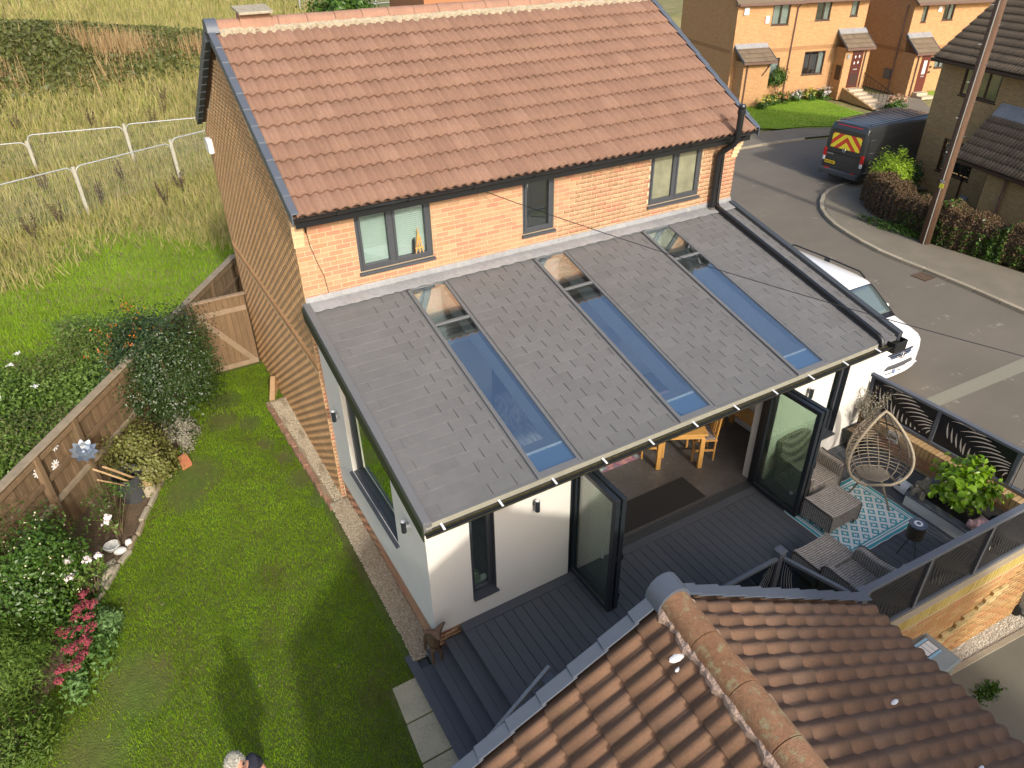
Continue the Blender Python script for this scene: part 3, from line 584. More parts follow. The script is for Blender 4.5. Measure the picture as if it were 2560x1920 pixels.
# lead flashing, in overlapping lengths
for i, (a, b) in enumerate(((.0, 1.28), (1.24, 3.0), (2.96, 4.72), (4.68, 6.44), (6.40, W_+.02))):
    o_ = .003*(i % 2); rings = []; nn = 26
    for k in range(nn+1):
        x = a+(b-a)*k/nn; j = .006*math.sin(k*1.7+i)+random.uniform(-.004, .004)
        rings.append([(x, -.016-o_, 3.43+j*.4), (x, -.020-o_, 3.34), (x, -.035-o_, 3.345), (x, -.20+j, 3.31-.01+o_+j*.5), (x, -.235+j*2, 3.292+o_), (x, -.235+j*2, 3.285+o_), (x, -.02, 3.30), (x, -.008, 3.42)])
    MB().loft(rings).obj('lead_flashing', m_lead, H, auto=True)
# overhead wire
q = MB(); A = Vector((2.9, -.02, 4.54)); B = Vector((6.93, -6.38, 3.5)); B = A+(B-A)*2.2; pts = []
for i in range(25):
    t = i/24; p_ = A+(B-A)*t; s_ = min(t*2.2, 1); p_.z -= .10*4*s_*(1-s_); pts.append(p_)
q.tube(pts, .006, 5); tag(q.obj('overhead_wire', m_black), 'thin black overhead wire running from the brick wall', 'wire')
# ------------------------------------------------------------------ the extension
X = thing('house_extension', 'single storey white rendered extension with grey slate roof and three long skylights', 'extension', (4.2, -1.9, -.5))
XL, XR, YF = .05, 8.37, -3.77
EYx, EZx, TZ = -4.03, 2.25, 3.31; SLP = (TZ-EZx)/(0-EYx)
def rz(y): return EZx+(y-EYx)*SLP          # top plane of the roof deck
DX0, DX1, DH = 2.17, 5.95, 2.06
NW = [(.64, 1.0, .36, 2.02), (7.35, 7.72, .39, 2.02)]
mb = MB()
holed(mb, (0, YF, 0), (1, 0, 0), (0, -1, 0), .30, XL, XR, 0, 2.14, NW+[(DX0, DX1, -.1, DH)])
# left wall with the raked window
def lw(y0, y1, z0, z1a, z1b): mb.hexa([(XL, y0, z0), (XL+.3, y0, z0), (XL+.3, y1, z0), (XL, y1, z0), (XL, y0, z1a), (XL+.3, y0, z1a), (XL+.3, y1, z1b), (XL, y1, z1b)])
WY0, WY1, WZ0 = -2.70, -.86, .76
wt = lambda y: rz(y)-.30
lw(YF+.3, WY0, 0, rz(YF+.3)-.14, rz(WY0)-.14); lw(WY0, WY1, 0, WZ0, WZ0); lw(WY0, WY1, 2.0, 2.0, 2.0) if False else None
mb.hexa([(XL, WY0, wt(WY0)), (XL+.3, WY0, wt(WY0)), (XL+.3, WY1, wt(WY1)), (XL, WY1, wt(WY1)), (XL, WY0, rz(WY0)-.14), (XL+.3, WY0, rz(WY0)-.14), (XL+.3, WY1, rz(WY1)-.14), (XL, WY1, rz(WY1)-.14)])
lw(WY1, -.002, 0, rz(WY1)-.14, rz(0)-.14)
mb.hexa([(XR-.3, YF+.3, -2.2), (XR, YF+.3, -2.2), (XR, -.002, -2.2), (XR-.3, -.002, -2.2), (XR-.3, YF+.3, rz(YF+.3)-.14), (XR, YF+.3, rz(YF+.3)-.14), (XR, -.002, rz(0)-.14), (XR-.3, -.002, rz(0)-.14)])
xw = mb.obj('rendered_wall', m_render, X)
# brick plinth along the left and under the front corner
MB().box(XL+.025, XL+.28, YF+.02, -.01, -.9, -.002).obj('plinth', m_mortar, X); MB().box(XL+.3, 1.3, YF+.02, YF+.28, -.9, -.002).obj('plinth', m_mortar, X)
lay_bricks(X, brick_specs((XL+.022, YF+.02, -.525), (0, 1, 0), (-1, 0, 0), 3.72, -.525, -.0), (0, 1, 0), (-1, 0, 0), m_brick, 60, stuff_name='plinth_brickwork')
lay_bricks(X, brick_specs((XL+.03, YF+.018, -.525), (1, 0, 0), (0, -1, 0), .6, -.525, -.0), (1, 0, 0), (0, -1, 0), m_brick, 0, stuff_name='corner_brickwork')
# inner linings, floor
m_vinyl = mat('vinyl_floor', (.115, .105, .095), .4, [(2.2, .2), (14, .15)], stain=[(5, (.19, .175, .16), .57, .15)])
MB().box(XL+.3, XR-.3, YF+.02, -.02, -.1, .0).obj('floor', m_vinyl, X)
MB().box(XL+.305, XR-.305, -.06, -.03, .0, 3.1).obj('back_wall', m_plast, X)
MB().hexa([(6.98, YF+.31, 0), (7.06, YF+.31, 0), (7.06, -.07, 0), (6.98, -.07, 0), (6.98, YF+.31, rz(YF+.31)-.46), (7.06, YF+.31, rz(YF+.31)-.46), (7.06, -.07, rz(-.07)-.46), (6.98, -.07, rz(-.07)-.46)]).obj('inner_wall', m_plast, X)
MB().box(6.962, 6.979, YF+.31, -.07, .0, .14).obj('skirting', m_white, X); MB().box(XL+.305, 6.96, -.078, -.061, .0, .14).obj('skirting', m_white, X)
dq = MB(); dq.box(2.05, 2.85, -.085, -.062, 0, 2.02); dr = dq.obj('inner_door', m_white, X); MB().tube([(2.75, -.10, 1.0), (2.66, -.10, 1.0)], .01, 6).obj('handle', m_lead, dr)
MB().box(3.0, 4.4, -.07, -.061, .0, 2.1).obj('kitchen_shade_panel', mat('painted_kitchen_shade', (.06, .075, .10), .8), X)  # flat dark panel; the shade of a kitchen opening is in its colour
# roof deck between the skylights, ceiling lining, reveals
SKY = [(1.50, 2.15), (3.77, 4.40), (6.06, 6.70)]
fields = [(-.02, 1.50), (2.15, 3.77), (4.40, 6.06), (6.70, 8.40)]
def slab(mb, x0, x1, y0, y1, d0, d1): return mb.hexa([(x0, y0, rz(y0)-d1), (x1, y0, rz(y0)-d1), (x1, y1, rz(y1)-d1), (x0, y1, rz(y1)-d1), (x0, y0, rz(y0)-d0), (x1, y0, rz(y0)-d0), (x1, y1, rz(y1)-d0), (x0, y1, rz(y1)-d0)])
mb = MB()
for a, b in fields: slab(mb, a, b, EYx, -.003, .012, .13)
for a, b in SKY: slab(mb, a, b, EYx, YF+.32, .06, .13)
xr = mb.obj('roof', m_trim, X)
mb = MB()
for a, b in fields: slab(mb, max(a, XL+.3)-(0 if a < 0 else 0), min(b, XR-.3), YF+.3, -.062, .131, .46)
for a, b in SKY: slab(mb, a, b, YF+.301, YF+.36, .131, .46)
mb.obj('ceiling', m_plast, X)
# slates, one by one
sl = []; gauge_y = .1725; nrow = 22; sm = {}
def slate_mesh(wd):
    k = round(wd, 2)
    if k not in sm:
        L = .19; q = MB(); y1, y0 = .006, -gauge_y-.006; h0, h1 = .010, .002; s = SLP
        q.hexa([(0, y0, y0*s+h0-.006), (k-.005, y0, y0*s+h0-.006), (k-.005, y1, y1*s-.004), (0, y1, y1*s-.004), (0, y0, y0*s+h0), (k-.005, y0, y0*s+h0), (k-.005, y1, y1*s+h1), (0, y1, y1*s+h1)])
        sm[k] = q.mesh('slate'); sm[k].materials.append(m_slate)
    return sm[k]
for fi, (a, b) in enumerate(fields):
    a2, b2 = a+.075 if fi == 0 else a+.035, b-.035 if fi < 3 else b-.06
    for r in range(nrow):
        y = -.19-gauge_y*r; u = a2-(.167 if r % 2 else 0)-random.uniform(0, .0)
        while u < b2-.02:
            p, q_ = max(u, a2), min(u+.335, b2)
            if q_-p > .04: sl.append((Vector((p, y+random.uniform(-.004, .004), rz(y)+random.uniform(-.001, .001))), q_-p))
            u += .335
sl.sort(key=lambda s: (s[0]-CAM).length); rest = MB()
for i, (p, wd) in enumerate(sl):
    me = slate_mesh(wd)
    if i < 300:
        o = bpy.data.objects.new('slate', me); col.objects.link(o); o.location = p; attach(o, xr)
    else: rest.add([tuple(Vector(v.co)+p) for v in me.vertices], BOXF)
o = rest.obj('upper_slates', m_slate, xr); o['kind'] = 'stuff'
# verge trims and the box pipe down the right side
slab(MB(), -.055, .05, EYx-.02, .0, -.045, .14).obj('verge_trim', m_trim, X, bevel=.008)
slab(MB(), 8.33, 8.44, EYx-.02, -.05, -.075, .13).obj('verge_trim', mat('dark_trim', (.05, .056, .062), .4), X, bevel=.008)
slab(MB(), -.075, -.056, EYx-.02, .0, .02, .22).obj('barge_board', mat('barge', (.03, .036, .022), .5), X)
slab(MB(), XL, XL+.3, YF, -.002, .131, .145).obj('soffit_strip', m_black, X)
pp = slab(MB(), 7.89, 7.97, -3.98, -.1, -.115, -.035).obj('roof_rain_pipe', m_black, X, bevel=.012)
MB().tube([(7.93, -3.96, rz(-3.96)+.08), (7.93, -4.03, rz(-4.0)+.05), (7.93, -4.06, 2.2)], .04, 10).obj('pipe_shoe', m_black, pp, auto=True)
# skylights
for k, (a, b) in enumerate(SKY):
    s = thing('long_skylight', ['long glass skylight strip in the slate roof, farthest from the road', 'long glass skylight strip in the middle of the slate roof', 'long glass skylight strip in the slate roof, nearest the white van'][k], 'skylight', (a, EYx, rz(EYx)), group='three roof skylights')
    for x0, x1 in ((a-.008, a+.05), (b-.04, b+.008)): slab(MB(), x0, x1, EYx+.0, -.235, -.028, .10).obj('side_bar', m_trim, s, bevel=.005)
    slab(MB(), a+.05, b-.04, -1.105, -1.065, -.026, .02).obj('cross_bar', m_trim, s); slab(MB(), a+.05, b-.04, EYx+.0, -3.955, -.024, .05).obj('bottom_bar', m_trim, s); slab(MB(), a+.05, b-.04, -.24, -.2, -.024, .05).obj('top_bar', m_trim, s)
    slab(MB(), a+.05, b-.04, -1.065, -.24, -.012, -.002).obj('pane', m_sglass, s); slab(MB(), a+.05, b-.04, -3.955, -1.105, -.012, -.002).obj('pane', m_sglass, s)
    slab(MB(), a+.045, b-.035, -3.63, -3.60, .03, .10).obj('inner_bar', m_white, s)
    slab(MB(), a+.045, b-.035, -3.955, -3.63, .035, .05).obj('blue_panel', mat('blue_backing', (.10, .20, .33), .5), s)
# gutter and eaves at the front
m_gold = mat('mossy_gutter', (.085, .07, .025), .85, [(14, .5)]); m_cream = mat('eaves_strip', (.24, .225, .165), .7, [(8, .12)])
MB().box(-.02, XR+.05, EYx+.005, EYx+.025, 2.02, 2.235).obj('fascia', m_black, X); MB().box(XL, XR, EYx+.025, YF-.001, 2.10, 2.12).obj('soffit', m_black, X)
gx_ = gutter(X, (-.05, EYx+.003, 2.185), (XR+.05, EYx+.003, 2.185), (0, -1, 0), m_black, .058)
MB().box(-.045, XR+.045, EYx-.105, EYx-.008, 2.150, 2.156).obj('gutter_debris', m_gold, gx_)
MB().hexa([(-.03, EYx-.025, 2.19), (7.85, EYx-.025, 2.19), (7.85, EYx+.003, 2.238), (-.03, EYx+.003, 2.238), (-.03, EYx-.028, 2.194), (7.85, EYx-.028, 2.194), (7.85, EYx, 2.243), (-.03, EYx, 2.243)]).obj('eaves_strip', m_cream, X)
for i in range(11):
    x = .16+i*.762; q = MB(); q.hexa([(x-.014, EYx-.128, 2.19), (x+.014, EYx-.128, 2.19), (x+.014, EYx-.02, 2.205), (x-.014, EYx-.02, 2.205), (x-.014, EYx-.128, 2.198), (x+.014, EYx-.128, 2.198), (x+.014, EYx-.02, 2.213), (x-.014, EYx-.02, 2.213)]); q.obj('gutter_clip', m_white, gx_)
q = MB(); q.box(8.10, 8.42, EYx-.15, EYx-.0, 2.06, 2.08); q.box(8.10, 8.12, EYx-.15, EYx, 2.08, 2.24); q.box(8.40, 8.42, EYx-.15, EYx, 2.08, 2.24); q.box(8.12, 8.40, EYx-.15, EYx-.13, 2.08, 2.24); q.obj('rain_hopper', m_black, X, bevel=.01)
MB().tube([(8.30, EYx-.07, 2.07), (8.30, EYx-.07, 1.98), (8.33, YF-.05, 1.75), (8.33, YF-.05, -.3)], .034, 10).obj('down_pipe', m_black, X, auto=True) if False else None
# raked side window
O = [(WY0, WZ0), (WY1, WZ0), (WY1, wt(WY1)), (WY0, wt(WY0))]
def ring(mb, x0, x1, d, e):
    cy = [(O[0][0]+d, O[0][1]+d), (O[1][0]-d, O[1][1]+d), (O[2][0]-d, O[2][1]-d), (O[3][0]+d, O[3][1]-d)]; ci = [(O[0][0]+e, O[0][1]+e), (O[1][0]-e, O[1][1]+e), (O[2][0]-e, O[2][1]-e), (O[3][0]+e, O[3][1]-e)]
    for i in range(4):
        j = (i+1) % 4; mb.add([(x, *p) for x in (x0, x1) for p in (cy[i], cy[j], ci[j], ci[i])], [(0, 1, 2, 3), (7, 6, 5, 4), (0, 4, 5, 1), (1, 5, 6, 2), (2, 6, 7, 3), (3, 7, 4, 0)])
    return mb
sw = ring(MB(), XL+.07, XL+.15, .0, .07).obj('side_window', m_anth, X); ring(MB(), XL+.06, XL+.13, .075, .13).obj('sash', m_anth, sw)
e = .12; MB().prism([(XL+.10, O[0][0]+e, O[0][1]+e), (XL+.10, O[1][0]-e, O[1][1]+e), (XL+.10, O[2][0]-e, O[2][1]-e), (XL+.10, O[3][0]+e, O[3][1]-e)], (.01, 0, 0)).obj('pane', m_gglass, sw)
MB().hexa([(XL-.05, WY0-.03, WZ0-.04), (XL+.075, WY0-.03, WZ0-.02), (XL+.075, WY1+.03, WZ0-.02), (XL-.05, WY1+.03, WZ0-.04), (XL-.05, WY0-.03, WZ0-.01), (XL+.075, WY0-.03, WZ0+.012), (XL+.075, WY1+.03, WZ0+.012), (XL-.05, WY1+.03, WZ0-.01)]).obj('sill', m_anth, sw)
# narrow front windows
for a, b, z0, z1 in NW:
    wn = window(X, (a, YF, z0), (1, 0, 0), (0, -1, 0), b-a, z1-z0, gm=m_glass, inset=.09, depth=.07, fr=.045, sash=.03, sill=False)
    MB().hexa([(a-.0, YF-.045, z0-.02), (b+.02, YF-.045, z0-.02), (b+.0, YF+.10, z0+.0), (a, YF+.10, z0+.0), (a-.0, YF-.045, z0+.004), (b+.02, YF-.045, z0+.004), (b+.0, YF+.10, z0+.03), (a, YF+.10, z0+.03)]).obj('sill', m_anth, wn)
    for s_ in (a+.0005, b-.0105): MB().box(s_, s_+.01, YF+.002, YF+.09, z0+.03, z1).obj('jamb_lining', m_anth, wn)
    MB().box(a+.03, b-.03, YF+.20, YF+.296, z0+.02, z0+.04).obj('inner_sill', m_white, wn)
# folding doors
def leaf(parent, x, y0, y1, th):
    f = MB(); r = .075; z0, z1 = .025, 2.03
    f.box(x, x+th, y0, y0+r, z0, z1); f.box(x, x+th, y1-r, y1, z0, z1); f.box(x, x+th, y0+r, y1-r, z0, z0+.085); f.box(x, x+th, y0+r, y1-r, z1-r, z1)
    fo = f.obj('door_leaf', m_anthd, parent, bevel=.006)
    MB().box(x+th*.35, x+th*.6, y0+r-.01, y1-r+.01, z0+.08, z1-r+.005).obj('pane', m_dglass, fo)
    for q in (.0, 1.0): MB().box(x-.008 if q else x+th-.001, x+.001 if q else x+th+.008, y0+r-.02, y1-r+.02, z0+.075, z0+.09).obj('bead', m_anth, fo)
    for z in (.25, 1.0, 1.8): MB().tube([(x+th+.008, y0+.005, z-.05), (x+th+.008, y0+.005, z+.05)], .011, 8).obj('hinge', m_black, fo)
    return fo
dl = thing('folding_door', 'pair of dark glazed door leaves folded open beside the narrow window', 'door', (2.3, -4.2, 0), group='folding doors')
leaf(dl, 2.225, -4.66, -3.74, .07); leaf(dl, 2.325, -4.66, -3.74, .07); MB().tube([(2.215, -4.50, .95), (2.19, -4.50, .95), (2.19, -4.50, 1.08)], .01, 6).obj('handle', m_lead, dl)
dr_ = thing('folding_door', 'pair of dark glazed door leaves folded open beside the rattan armchair', 'door', (6.0, -4.2, 0), group='folding doors')
leaf(dr_, 5.855, -4.68, -3.74, .07); leaf(dr_, 5.955, -4.68, -3.74, .07)
MB().lathe([(.03, 0), (.03, .012)], (0, 0, 0), 12).xf(Matrix.Translation((5.853, -4.52, .42)) @ Matrix.Rotation(R_(-90), 4, 'Y')).obj('door_pull', m_lead, dr_)
q = MB(); q.box(DX0, DX0+.06, YF+.03, YF+.13, .02, DH); q.box(DX1-.06, DX1, YF+.03, YF+.13, .02, DH); q.box(DX0+.06, DX1-.06, YF+.03, YF+.13, DH-.07, DH); df = q.obj('door_frame', m_anthd, X)
q = MB(); q.box(DX0, DX1, YF-.005, YF+.05, -.04, .018); q.box(DX0, DX1, YF+.09, YF+.14, -.04, .022); q.box(DX0, DX1, YF+.05, YF+.09, -.04, .008); q.obj('threshold', mat('threshold', (.10, .105, .105), .35, metal=.5), df)
MB().box(DX0, DX1, YF+.145, YF+.155, -.0, .006).obj('threshold_strip', m_lead, df)
# wall lights
def wall_light(label, p, n):
    t = thing('wall_light', label, 'wall light', p, group='up and down wall lights'); n = Vector(n); c = Vector(p)+n*.075
    MB().lathe([(.032, -.09), (.034, -.088), (.034, .088), (.03, .09)], c, 18).obj('lamp_body', m_anthd, t, auto=True)
    MB().lathe([(.029, .0895), (.029, .0925)], c, 18).obj('lens', m_white, t)
    MB().bar(Vector(p), c, .03, .05).obj('bracket', m_lead, t)
    M_ = Matrix.Translation(Vector(p)) @ n.to_track_quat('Z', 'Y').to_matrix().to_4x4(); MB().lathe([(.038, .0), (.038, .012)], (0, 0, 0), 16).xf(M_).obj('wall_plate', m_lead, t)
wall_light('cylinder wall light on the side wall, near the brick gable', (XL, -.55, 1.66), (-1, 0, 0)); wall_light('cylinder wall light on the side wall, near the front corner', (XL, -3.25, 1.58), (-1, 0, 0))
wall_light('cylinder wall light between the narrow window and folded doors', (1.60, YF, 1.63), (0, -1, 0)); wall_light('cylinder wall light above the rattan armchair', (6.74, YF, 1.60), (0, -1, 0))
q = MB(); q.lathe([(.045, 0), (.075, .01), (.085, .06), (.08, .13), (.055, .16), (.05, .17), (.045, .165), (.06, .12), (.06, .05), (.04, .02)], (.80, YF+.245, .402), 18); jar = q.obj('candle_jar', glass('jar_glass', (.85, .93, .85), .12)); tag(jar, 'clear glass candle jar on the sill of the narrow window', 'jar')
tag(MB().lathe([(.05, 0), (.05, .07)], (.80, YF+.245, .425), 14).obj('candle', mat('candle_wax', (.75, .75, .5), .5)), 'pale candle standing inside the glass jar', 'candle')
# ---- inside: table, chairs, bench, mat, floor picture, armchair, lamp
t = thing('dining_table', 'oak dining table just inside the open doors', 'table', (5.35, -2.4, 0))
A_ = Matrix.Translation((5.36, -2.35, 0)) @ Matrix.Rotation(R_(-28), 4, 'Z')
q = MB(); q.box(-.42, .42, -.55, .55, .715, .75); q.xf(A_).obj('table_top', m_oak, t, bevel=.012); q = MB(); q.box(-.38, .38, -.50, .50, .63, .714); q.xf(A_).obj('apron', m_oak, t)
for x in (-.36, .36):
    for y in (-.48, .48): MB().box(x-.04, x+.04, y-.04, y+.04, .0, .63).xf(A_).obj('leg', m_oak, t, bevel=.012)
m_seat = mat('striped_seat', [(.35, .30, .27), (.12, .10, .10)], .8, [(14, 0)], rnd=False, grain=(.2, 2, 1))
def dchair(label, loc, rz_):
    c = thing('dining_chair', label, 'chair', loc, rz_, 'oak dining chairs')
    for x in (-.19, .19):
        MB().box(x-.018, x+.018, -.20, -.164, 0, .43).obj('leg', m_oak, c, local=True, bevel=.005); MB().tube([(x, .19, 0), (x, .19, .45), (x, .23, .95)], .019, 6).obj('leg', m_oak, c, local=True)
        MB().box(x-.01, x+.01, -.165, .175, .20, .235).obj('stretcher', m_oak, c, local=True)
    MB().box(-.22, .22, -.22, .21, .43, .455).obj('seat_frame', m_oak, c, local=True); MB().box(-.205, .205, -.205, .18, .456, .485).obj('seat', m_seat, c, local=True, bevel=.01)
    for i in range(4): x = -.12+.08*i; MB().bar((x, .195, .50), (x, .228, .90), .045, .012, (0, 1, 0)).obj('back_slat', m_oak, c, local=True)
    MB().bar((-.19, .232, .93), (.19, .232, .93), .03, .09).obj('top_rail', m_oak, c, local=True); return c
dchair('oak dining chair with striped seat, deeper in the room behind the table', (5.02, -2.16, 0), R_(62)); dchair('oak dining chair with striped seat, nearer the bench by the table', (5.72, -2.66, 0), R_(-118))
t = thing('oak_bench', 'small oak bench against the inner wall', 'bench', (6.74, -2.9, 0))
MB().box(6.60, 6.94, -3.05, -2.2, .43, .47).obj('bench_top', m_oak, t, bevel=.01)
for x in (6.64, 6.90):
    for y in (-3.0, -2.25): MB().box(x-.035, x+.035, y-.035, y+.035, 0, .43).obj('leg', m_oak, t)
tag(MB().box(3.38, 5.03, -3.57, -3.0, .002, .012).obj('door_mat', mat('coir_mat', (.028, .026, .023), .95, [(60, .2)])), 'dark brown door mat inside the open doorway', 'mat')
m_art = mat('leaf_print', [(.55, .12, .18), (.62, .35, .30), (.28, .10, .20), (.30, .42, .40), (.66, .60, .55)], .3, [(4.5, 0), (50, .2)], rnd=False)
tag(MB().hexa([(3.93, -2.20, .002), (4.80, -2.21, .002), (4.82, -1.95, .002), (3.98, -1.93, .002), (3.93, -2.20, .012), (4.80, -2.21, .012), (4.82, -1.95, .012), (3.98, -1.93, .012)]).obj('printed_mat', m_art), 'red and teal leaf patterned mat on the grey floor', 'mat')
m_stripe = mat('striped_fabric', [(.62, .60, .55), (.10, .12, .18)], .9, [(26, 0)], rnd=False, grain=(1, .15, .5))
t = thing('striped_armchair', 'cream and navy striped armchair seen through the skylight', 'armchair', (3.2, -1.0, 0)); ox, oy = 1.15, 1.75
MB().box(1.70+ox, 2.40+ox, -3.1+oy, -2.4+oy, .12, .42).obj('seat', m_stripe, t, bevel=.05); MB().hexa([(1.66+ox, -2.45+oy, .12), (2.44+ox, -2.45+oy, .12), (2.44+ox, -2.25+oy, .12), (1.66+ox, -2.25+oy, .12), (1.66+ox, -2.33+oy, 1.0), (2.44+ox, -2.33+oy, 1.0), (2.44+ox, -2.16+oy, 1.0), (1.66+ox, -2.16+oy, 1.0)]).obj('backrest', m_stripe, t, bevel=.05)
for x in (1.58, 2.40): MB().box(x+ox, x+.12+ox, -3.08+oy, -2.3+oy, .12, .60).obj('armrest', m_stripe, t, bevel=.04)
for x in (1.68, 2.42):
    for y in (-3.05, -2.3): MB().tube([(x+ox, y+oy, 0), (x+ox, y+oy, .13)], .02, 6).obj('leg', m_oak, t)
t = thing('ceiling_lamp', 'round pale drum lampshade hanging under the middle skylight', 'lamp', (4.9, -1.0, 1.6)); MB().lathe([(.17, 0), (.18, .02), (.18, .22), (.17, .23)], (4.9, -1.0, 1.75), 24).obj('lamp_shade', mat('lamp_shade', (.62, .66, .70), .8), t, auto=True); MB().tube([(4.9, -1.0, 1.98), (4.9, -1.0, 2.82)], .006, 5).obj('cord', m_black, t)
t = thing('pink_stool', 'pale pink topped stool seen through the middle skylight', 'stool', (5.95, -1.55, 0)); MB().box(5.75, 6.15, -1.75, -1.35, .46, .52).obj('seat', mat('pink_seat', (.55, .32, .34), .8), t, bevel=.02)
for x in (5.79, 6.11):
    for y in (-1.71, -1.39): MB().tube([(x, y, 0), (x, y, .46)], .016, 6).obj('leg', m_lead, t)
# ------------------------------------------------------------------ deck and steps
DK = thing('deck', 'dark grey board deck in front of the open folding doors', 'deck', (4.2, -5, -.5))
_bm = {}
def board(parent, x0, x1, y0, y1, z, name='board', m=m_deck):
    k = (round(x1-x0, 3), round(y1-y0, 3))
    if k not in _bm:
        me = MB().box(0, k[0], 0, k[1], -.026, 0).mesh(name); me.materials.append(m); _bm[k] = me
    o = bpy.data.objects.new(name, _bm[k]); col.objects.link(o); o.location = (x0, y0, z+random.uniform(-.0006, .0006)); return attach(o, parent)
XS = .41; y1 = YF-.155
board(DK, XS, 8.58, y1+.004, YF-.006, .001)
board(DK, XS, XS+.142, -6.3, y1-.003, 0)
x = XS+.147
while x < 8.45:
    board(DK, x, x+.139, -6.02 if x < 3.9 else -6.62, y1-.003, 0); x += .1475
MB().box(XS+.02, 4.2, -6.0, YF-.01, -.5, -.03).obj('deck_frame', m_dark, DK); MB().box(4.2, 8.58, -6.60, YF-.01, -.5, -.03).obj('deck_frame', m_dark, DK)
ST = thing('deck_steps', 'three dark grey deck steps leading down to the lawn', 'steps', (0, -5, -.5))
for i, (xa, z, ya) in enumerate(((.16, -.15, -3.80), (-.09, -.30, -3.70), (-.35, -.45, -3.68))):
    tr_ = MB().box(xa+.02, xa+.26, -6.3, ya-.01, z-.15, z-.028).obj('riser', mat('riser_board', (.05, .055, .062), .7) if i == 0 else bpy.data.materials['riser_board'], ST)
    xo = XS if i == 0 else (.16, -.09)[i-1]
    board(ST, xa, xa+.128, -6.3, ya, z, 'tread_board'); board(ST, xa+.132, xo+.02, -6.3, ya if i < 2 else ya-.15, z-.0008, 'tread_board')
    if i == 2: board(ST, xa, xo+.02, ya+.003, ya+.14, z-.001, 'tread_board')
MB().box(XS+.005, XS+.02, -6.3, YF-.006, -.15, -.028).obj('riser', bpy.data.materials['riser_board'], ST)
# paving slabs on the lawn
for i, (a, b) in enumerate(((-3.84, -4.40), (-4.42, -4.97), (-4.99, -5.6))):
    q = MB(); q.hexa([(-.68-.04*i, b, -.62), (-.2, b, -.62), (-.2, a, -.62), (-.66-.04*i, a, -.62), (-.70-.04*i, b, -.535), (-.2, b, -.535), (-.2, a, -.535), (-.66-.04*i, a, -.535)])
    tag(q.obj('paving_slab', m_flag, bevel=.012), ['buff paving slab with a grassy corner at the top of the row', 'buff paving slab in the middle of the row by the steps', 'buff paving slab nearest the photographer beside the steps'][i], 'paving slab', 'paving slabs beside the steps')
# gravel strips and brick edging by the walls
def stones(name, P, s, m, label):
    n_ = len(P); base = np.array([[1, 0, -.2], [-.5, .87, -.2], [-.5, -.87, -.2], [.3, .2, .75], [-.35, -.1, .6]]); F0 = np.array([[0, 1, 3], [1, 4, 3], [1, 2, 4], [2, 0, 3], [2, 3, 4]])
    a = rng.uniform(0, 6.28, n_); sc_ = s*rng.uniform(.5, 1.4, (n_, 1, 3)); R2 = np.zeros((n_, 3, 3)); R2[:, 0, 0] = np.cos(a); R2[:, 0, 1] = -np.sin(a); R2[:, 1, 0] = np.sin(a); R2[:, 1, 1] = np.cos(a); R2[:, 2, 2] = 1
    V = np.einsum('nij,nkj->nki', R2, base[None]*sc_)+P[:, None, :]; F = np.arange(n_)[:, None, None]*5+F0[None]
    o = link(name, np_mesh(name, V.reshape(-1, 3), F.reshape(-1, 3)), m); o['kind'] = 'stuff'; tag(o, label, 'gravel'); return o
sheet('gravel_bed', np.arange(-.40, .11, .05), np.arange(-.12, 3.75, .1), lambda x, y: lz(x, y)+.07+.02*np.sin(y*5)*np.sin(x*20), m_gravel, lambda x, y: x > -.38+.035*(3.6-y))
sheet('gravel_strip', np.arange(-.24, .11, .05), np.arange(-3.68, -.05, .1), lambda x, y: lz(x, y)+.10, m_gravel, lambda x, y: x > -.22)
P = np.stack([rng.uniform(-.26, .06, 5500), rng.uniform(-3.68, -.1, 5500), np.zeros(5500)], -1); P[:, 2] = lz(P[:, 0], P[:, 1])+.105; stones('gravel', P, .016, m_stone, 'brown gravel strip along the white extension wall')
P = np.stack([rng.uniform(-.30, .0, 3500), rng.uniform(-.1, 3.6, 3500), np.zeros(3500)], -1); P[:, 2] = lz(P[:, 0], P[:, 1])+.075; stones('broken_mortar_gravel', P[P[:, 0] > -.30+.04*(3.6-P[:, 1])], .02, mat('pale_rubble', [(.50, .42, .29), (.42, .34, .22), (.58, .51, .38), (.36, .28, .18)], .95, [(30, .15)]), 'sandy rubble bed along the foot of the gable')
E_ = thing('brick_edging', 'row of sunken red brick edging beside the gable rubble bed', 'edging', (-.3, 2, -.45))
for i in range(17): y = 3.6-.222*i; xx = -.37+.036*(3.6-y); MB().box(xx-.05+random.uniform(-.01, .01), xx+.05, y-.21, y, -.55, float(lz(xx, y))+.085+random.uniform(-.012, .012)).obj('brick', mat('edging_brick', [(.27, .15, .09), (.33, .19, .12), (.22, .13, .08)], .9, [(20, .25)]) if i == 0 else bpy.data.materials['edging_brick'], E_, bevel=.012)
tag(MB().hexa([(-.30, 3.78, -.47), (-.20, 3.74, -.47), (.02, 4.28, -.47), (-.08, 4.32, -.47), (-.30, 3.78, -.42), (-.20, 3.74, -.42), (-.01, 4.28, -.20), (-.10, 4.32, -.20)]).obj('timber_offcut', m_newwood), 'short pale timber offcut leaning at the foot of the gable', 'timber')
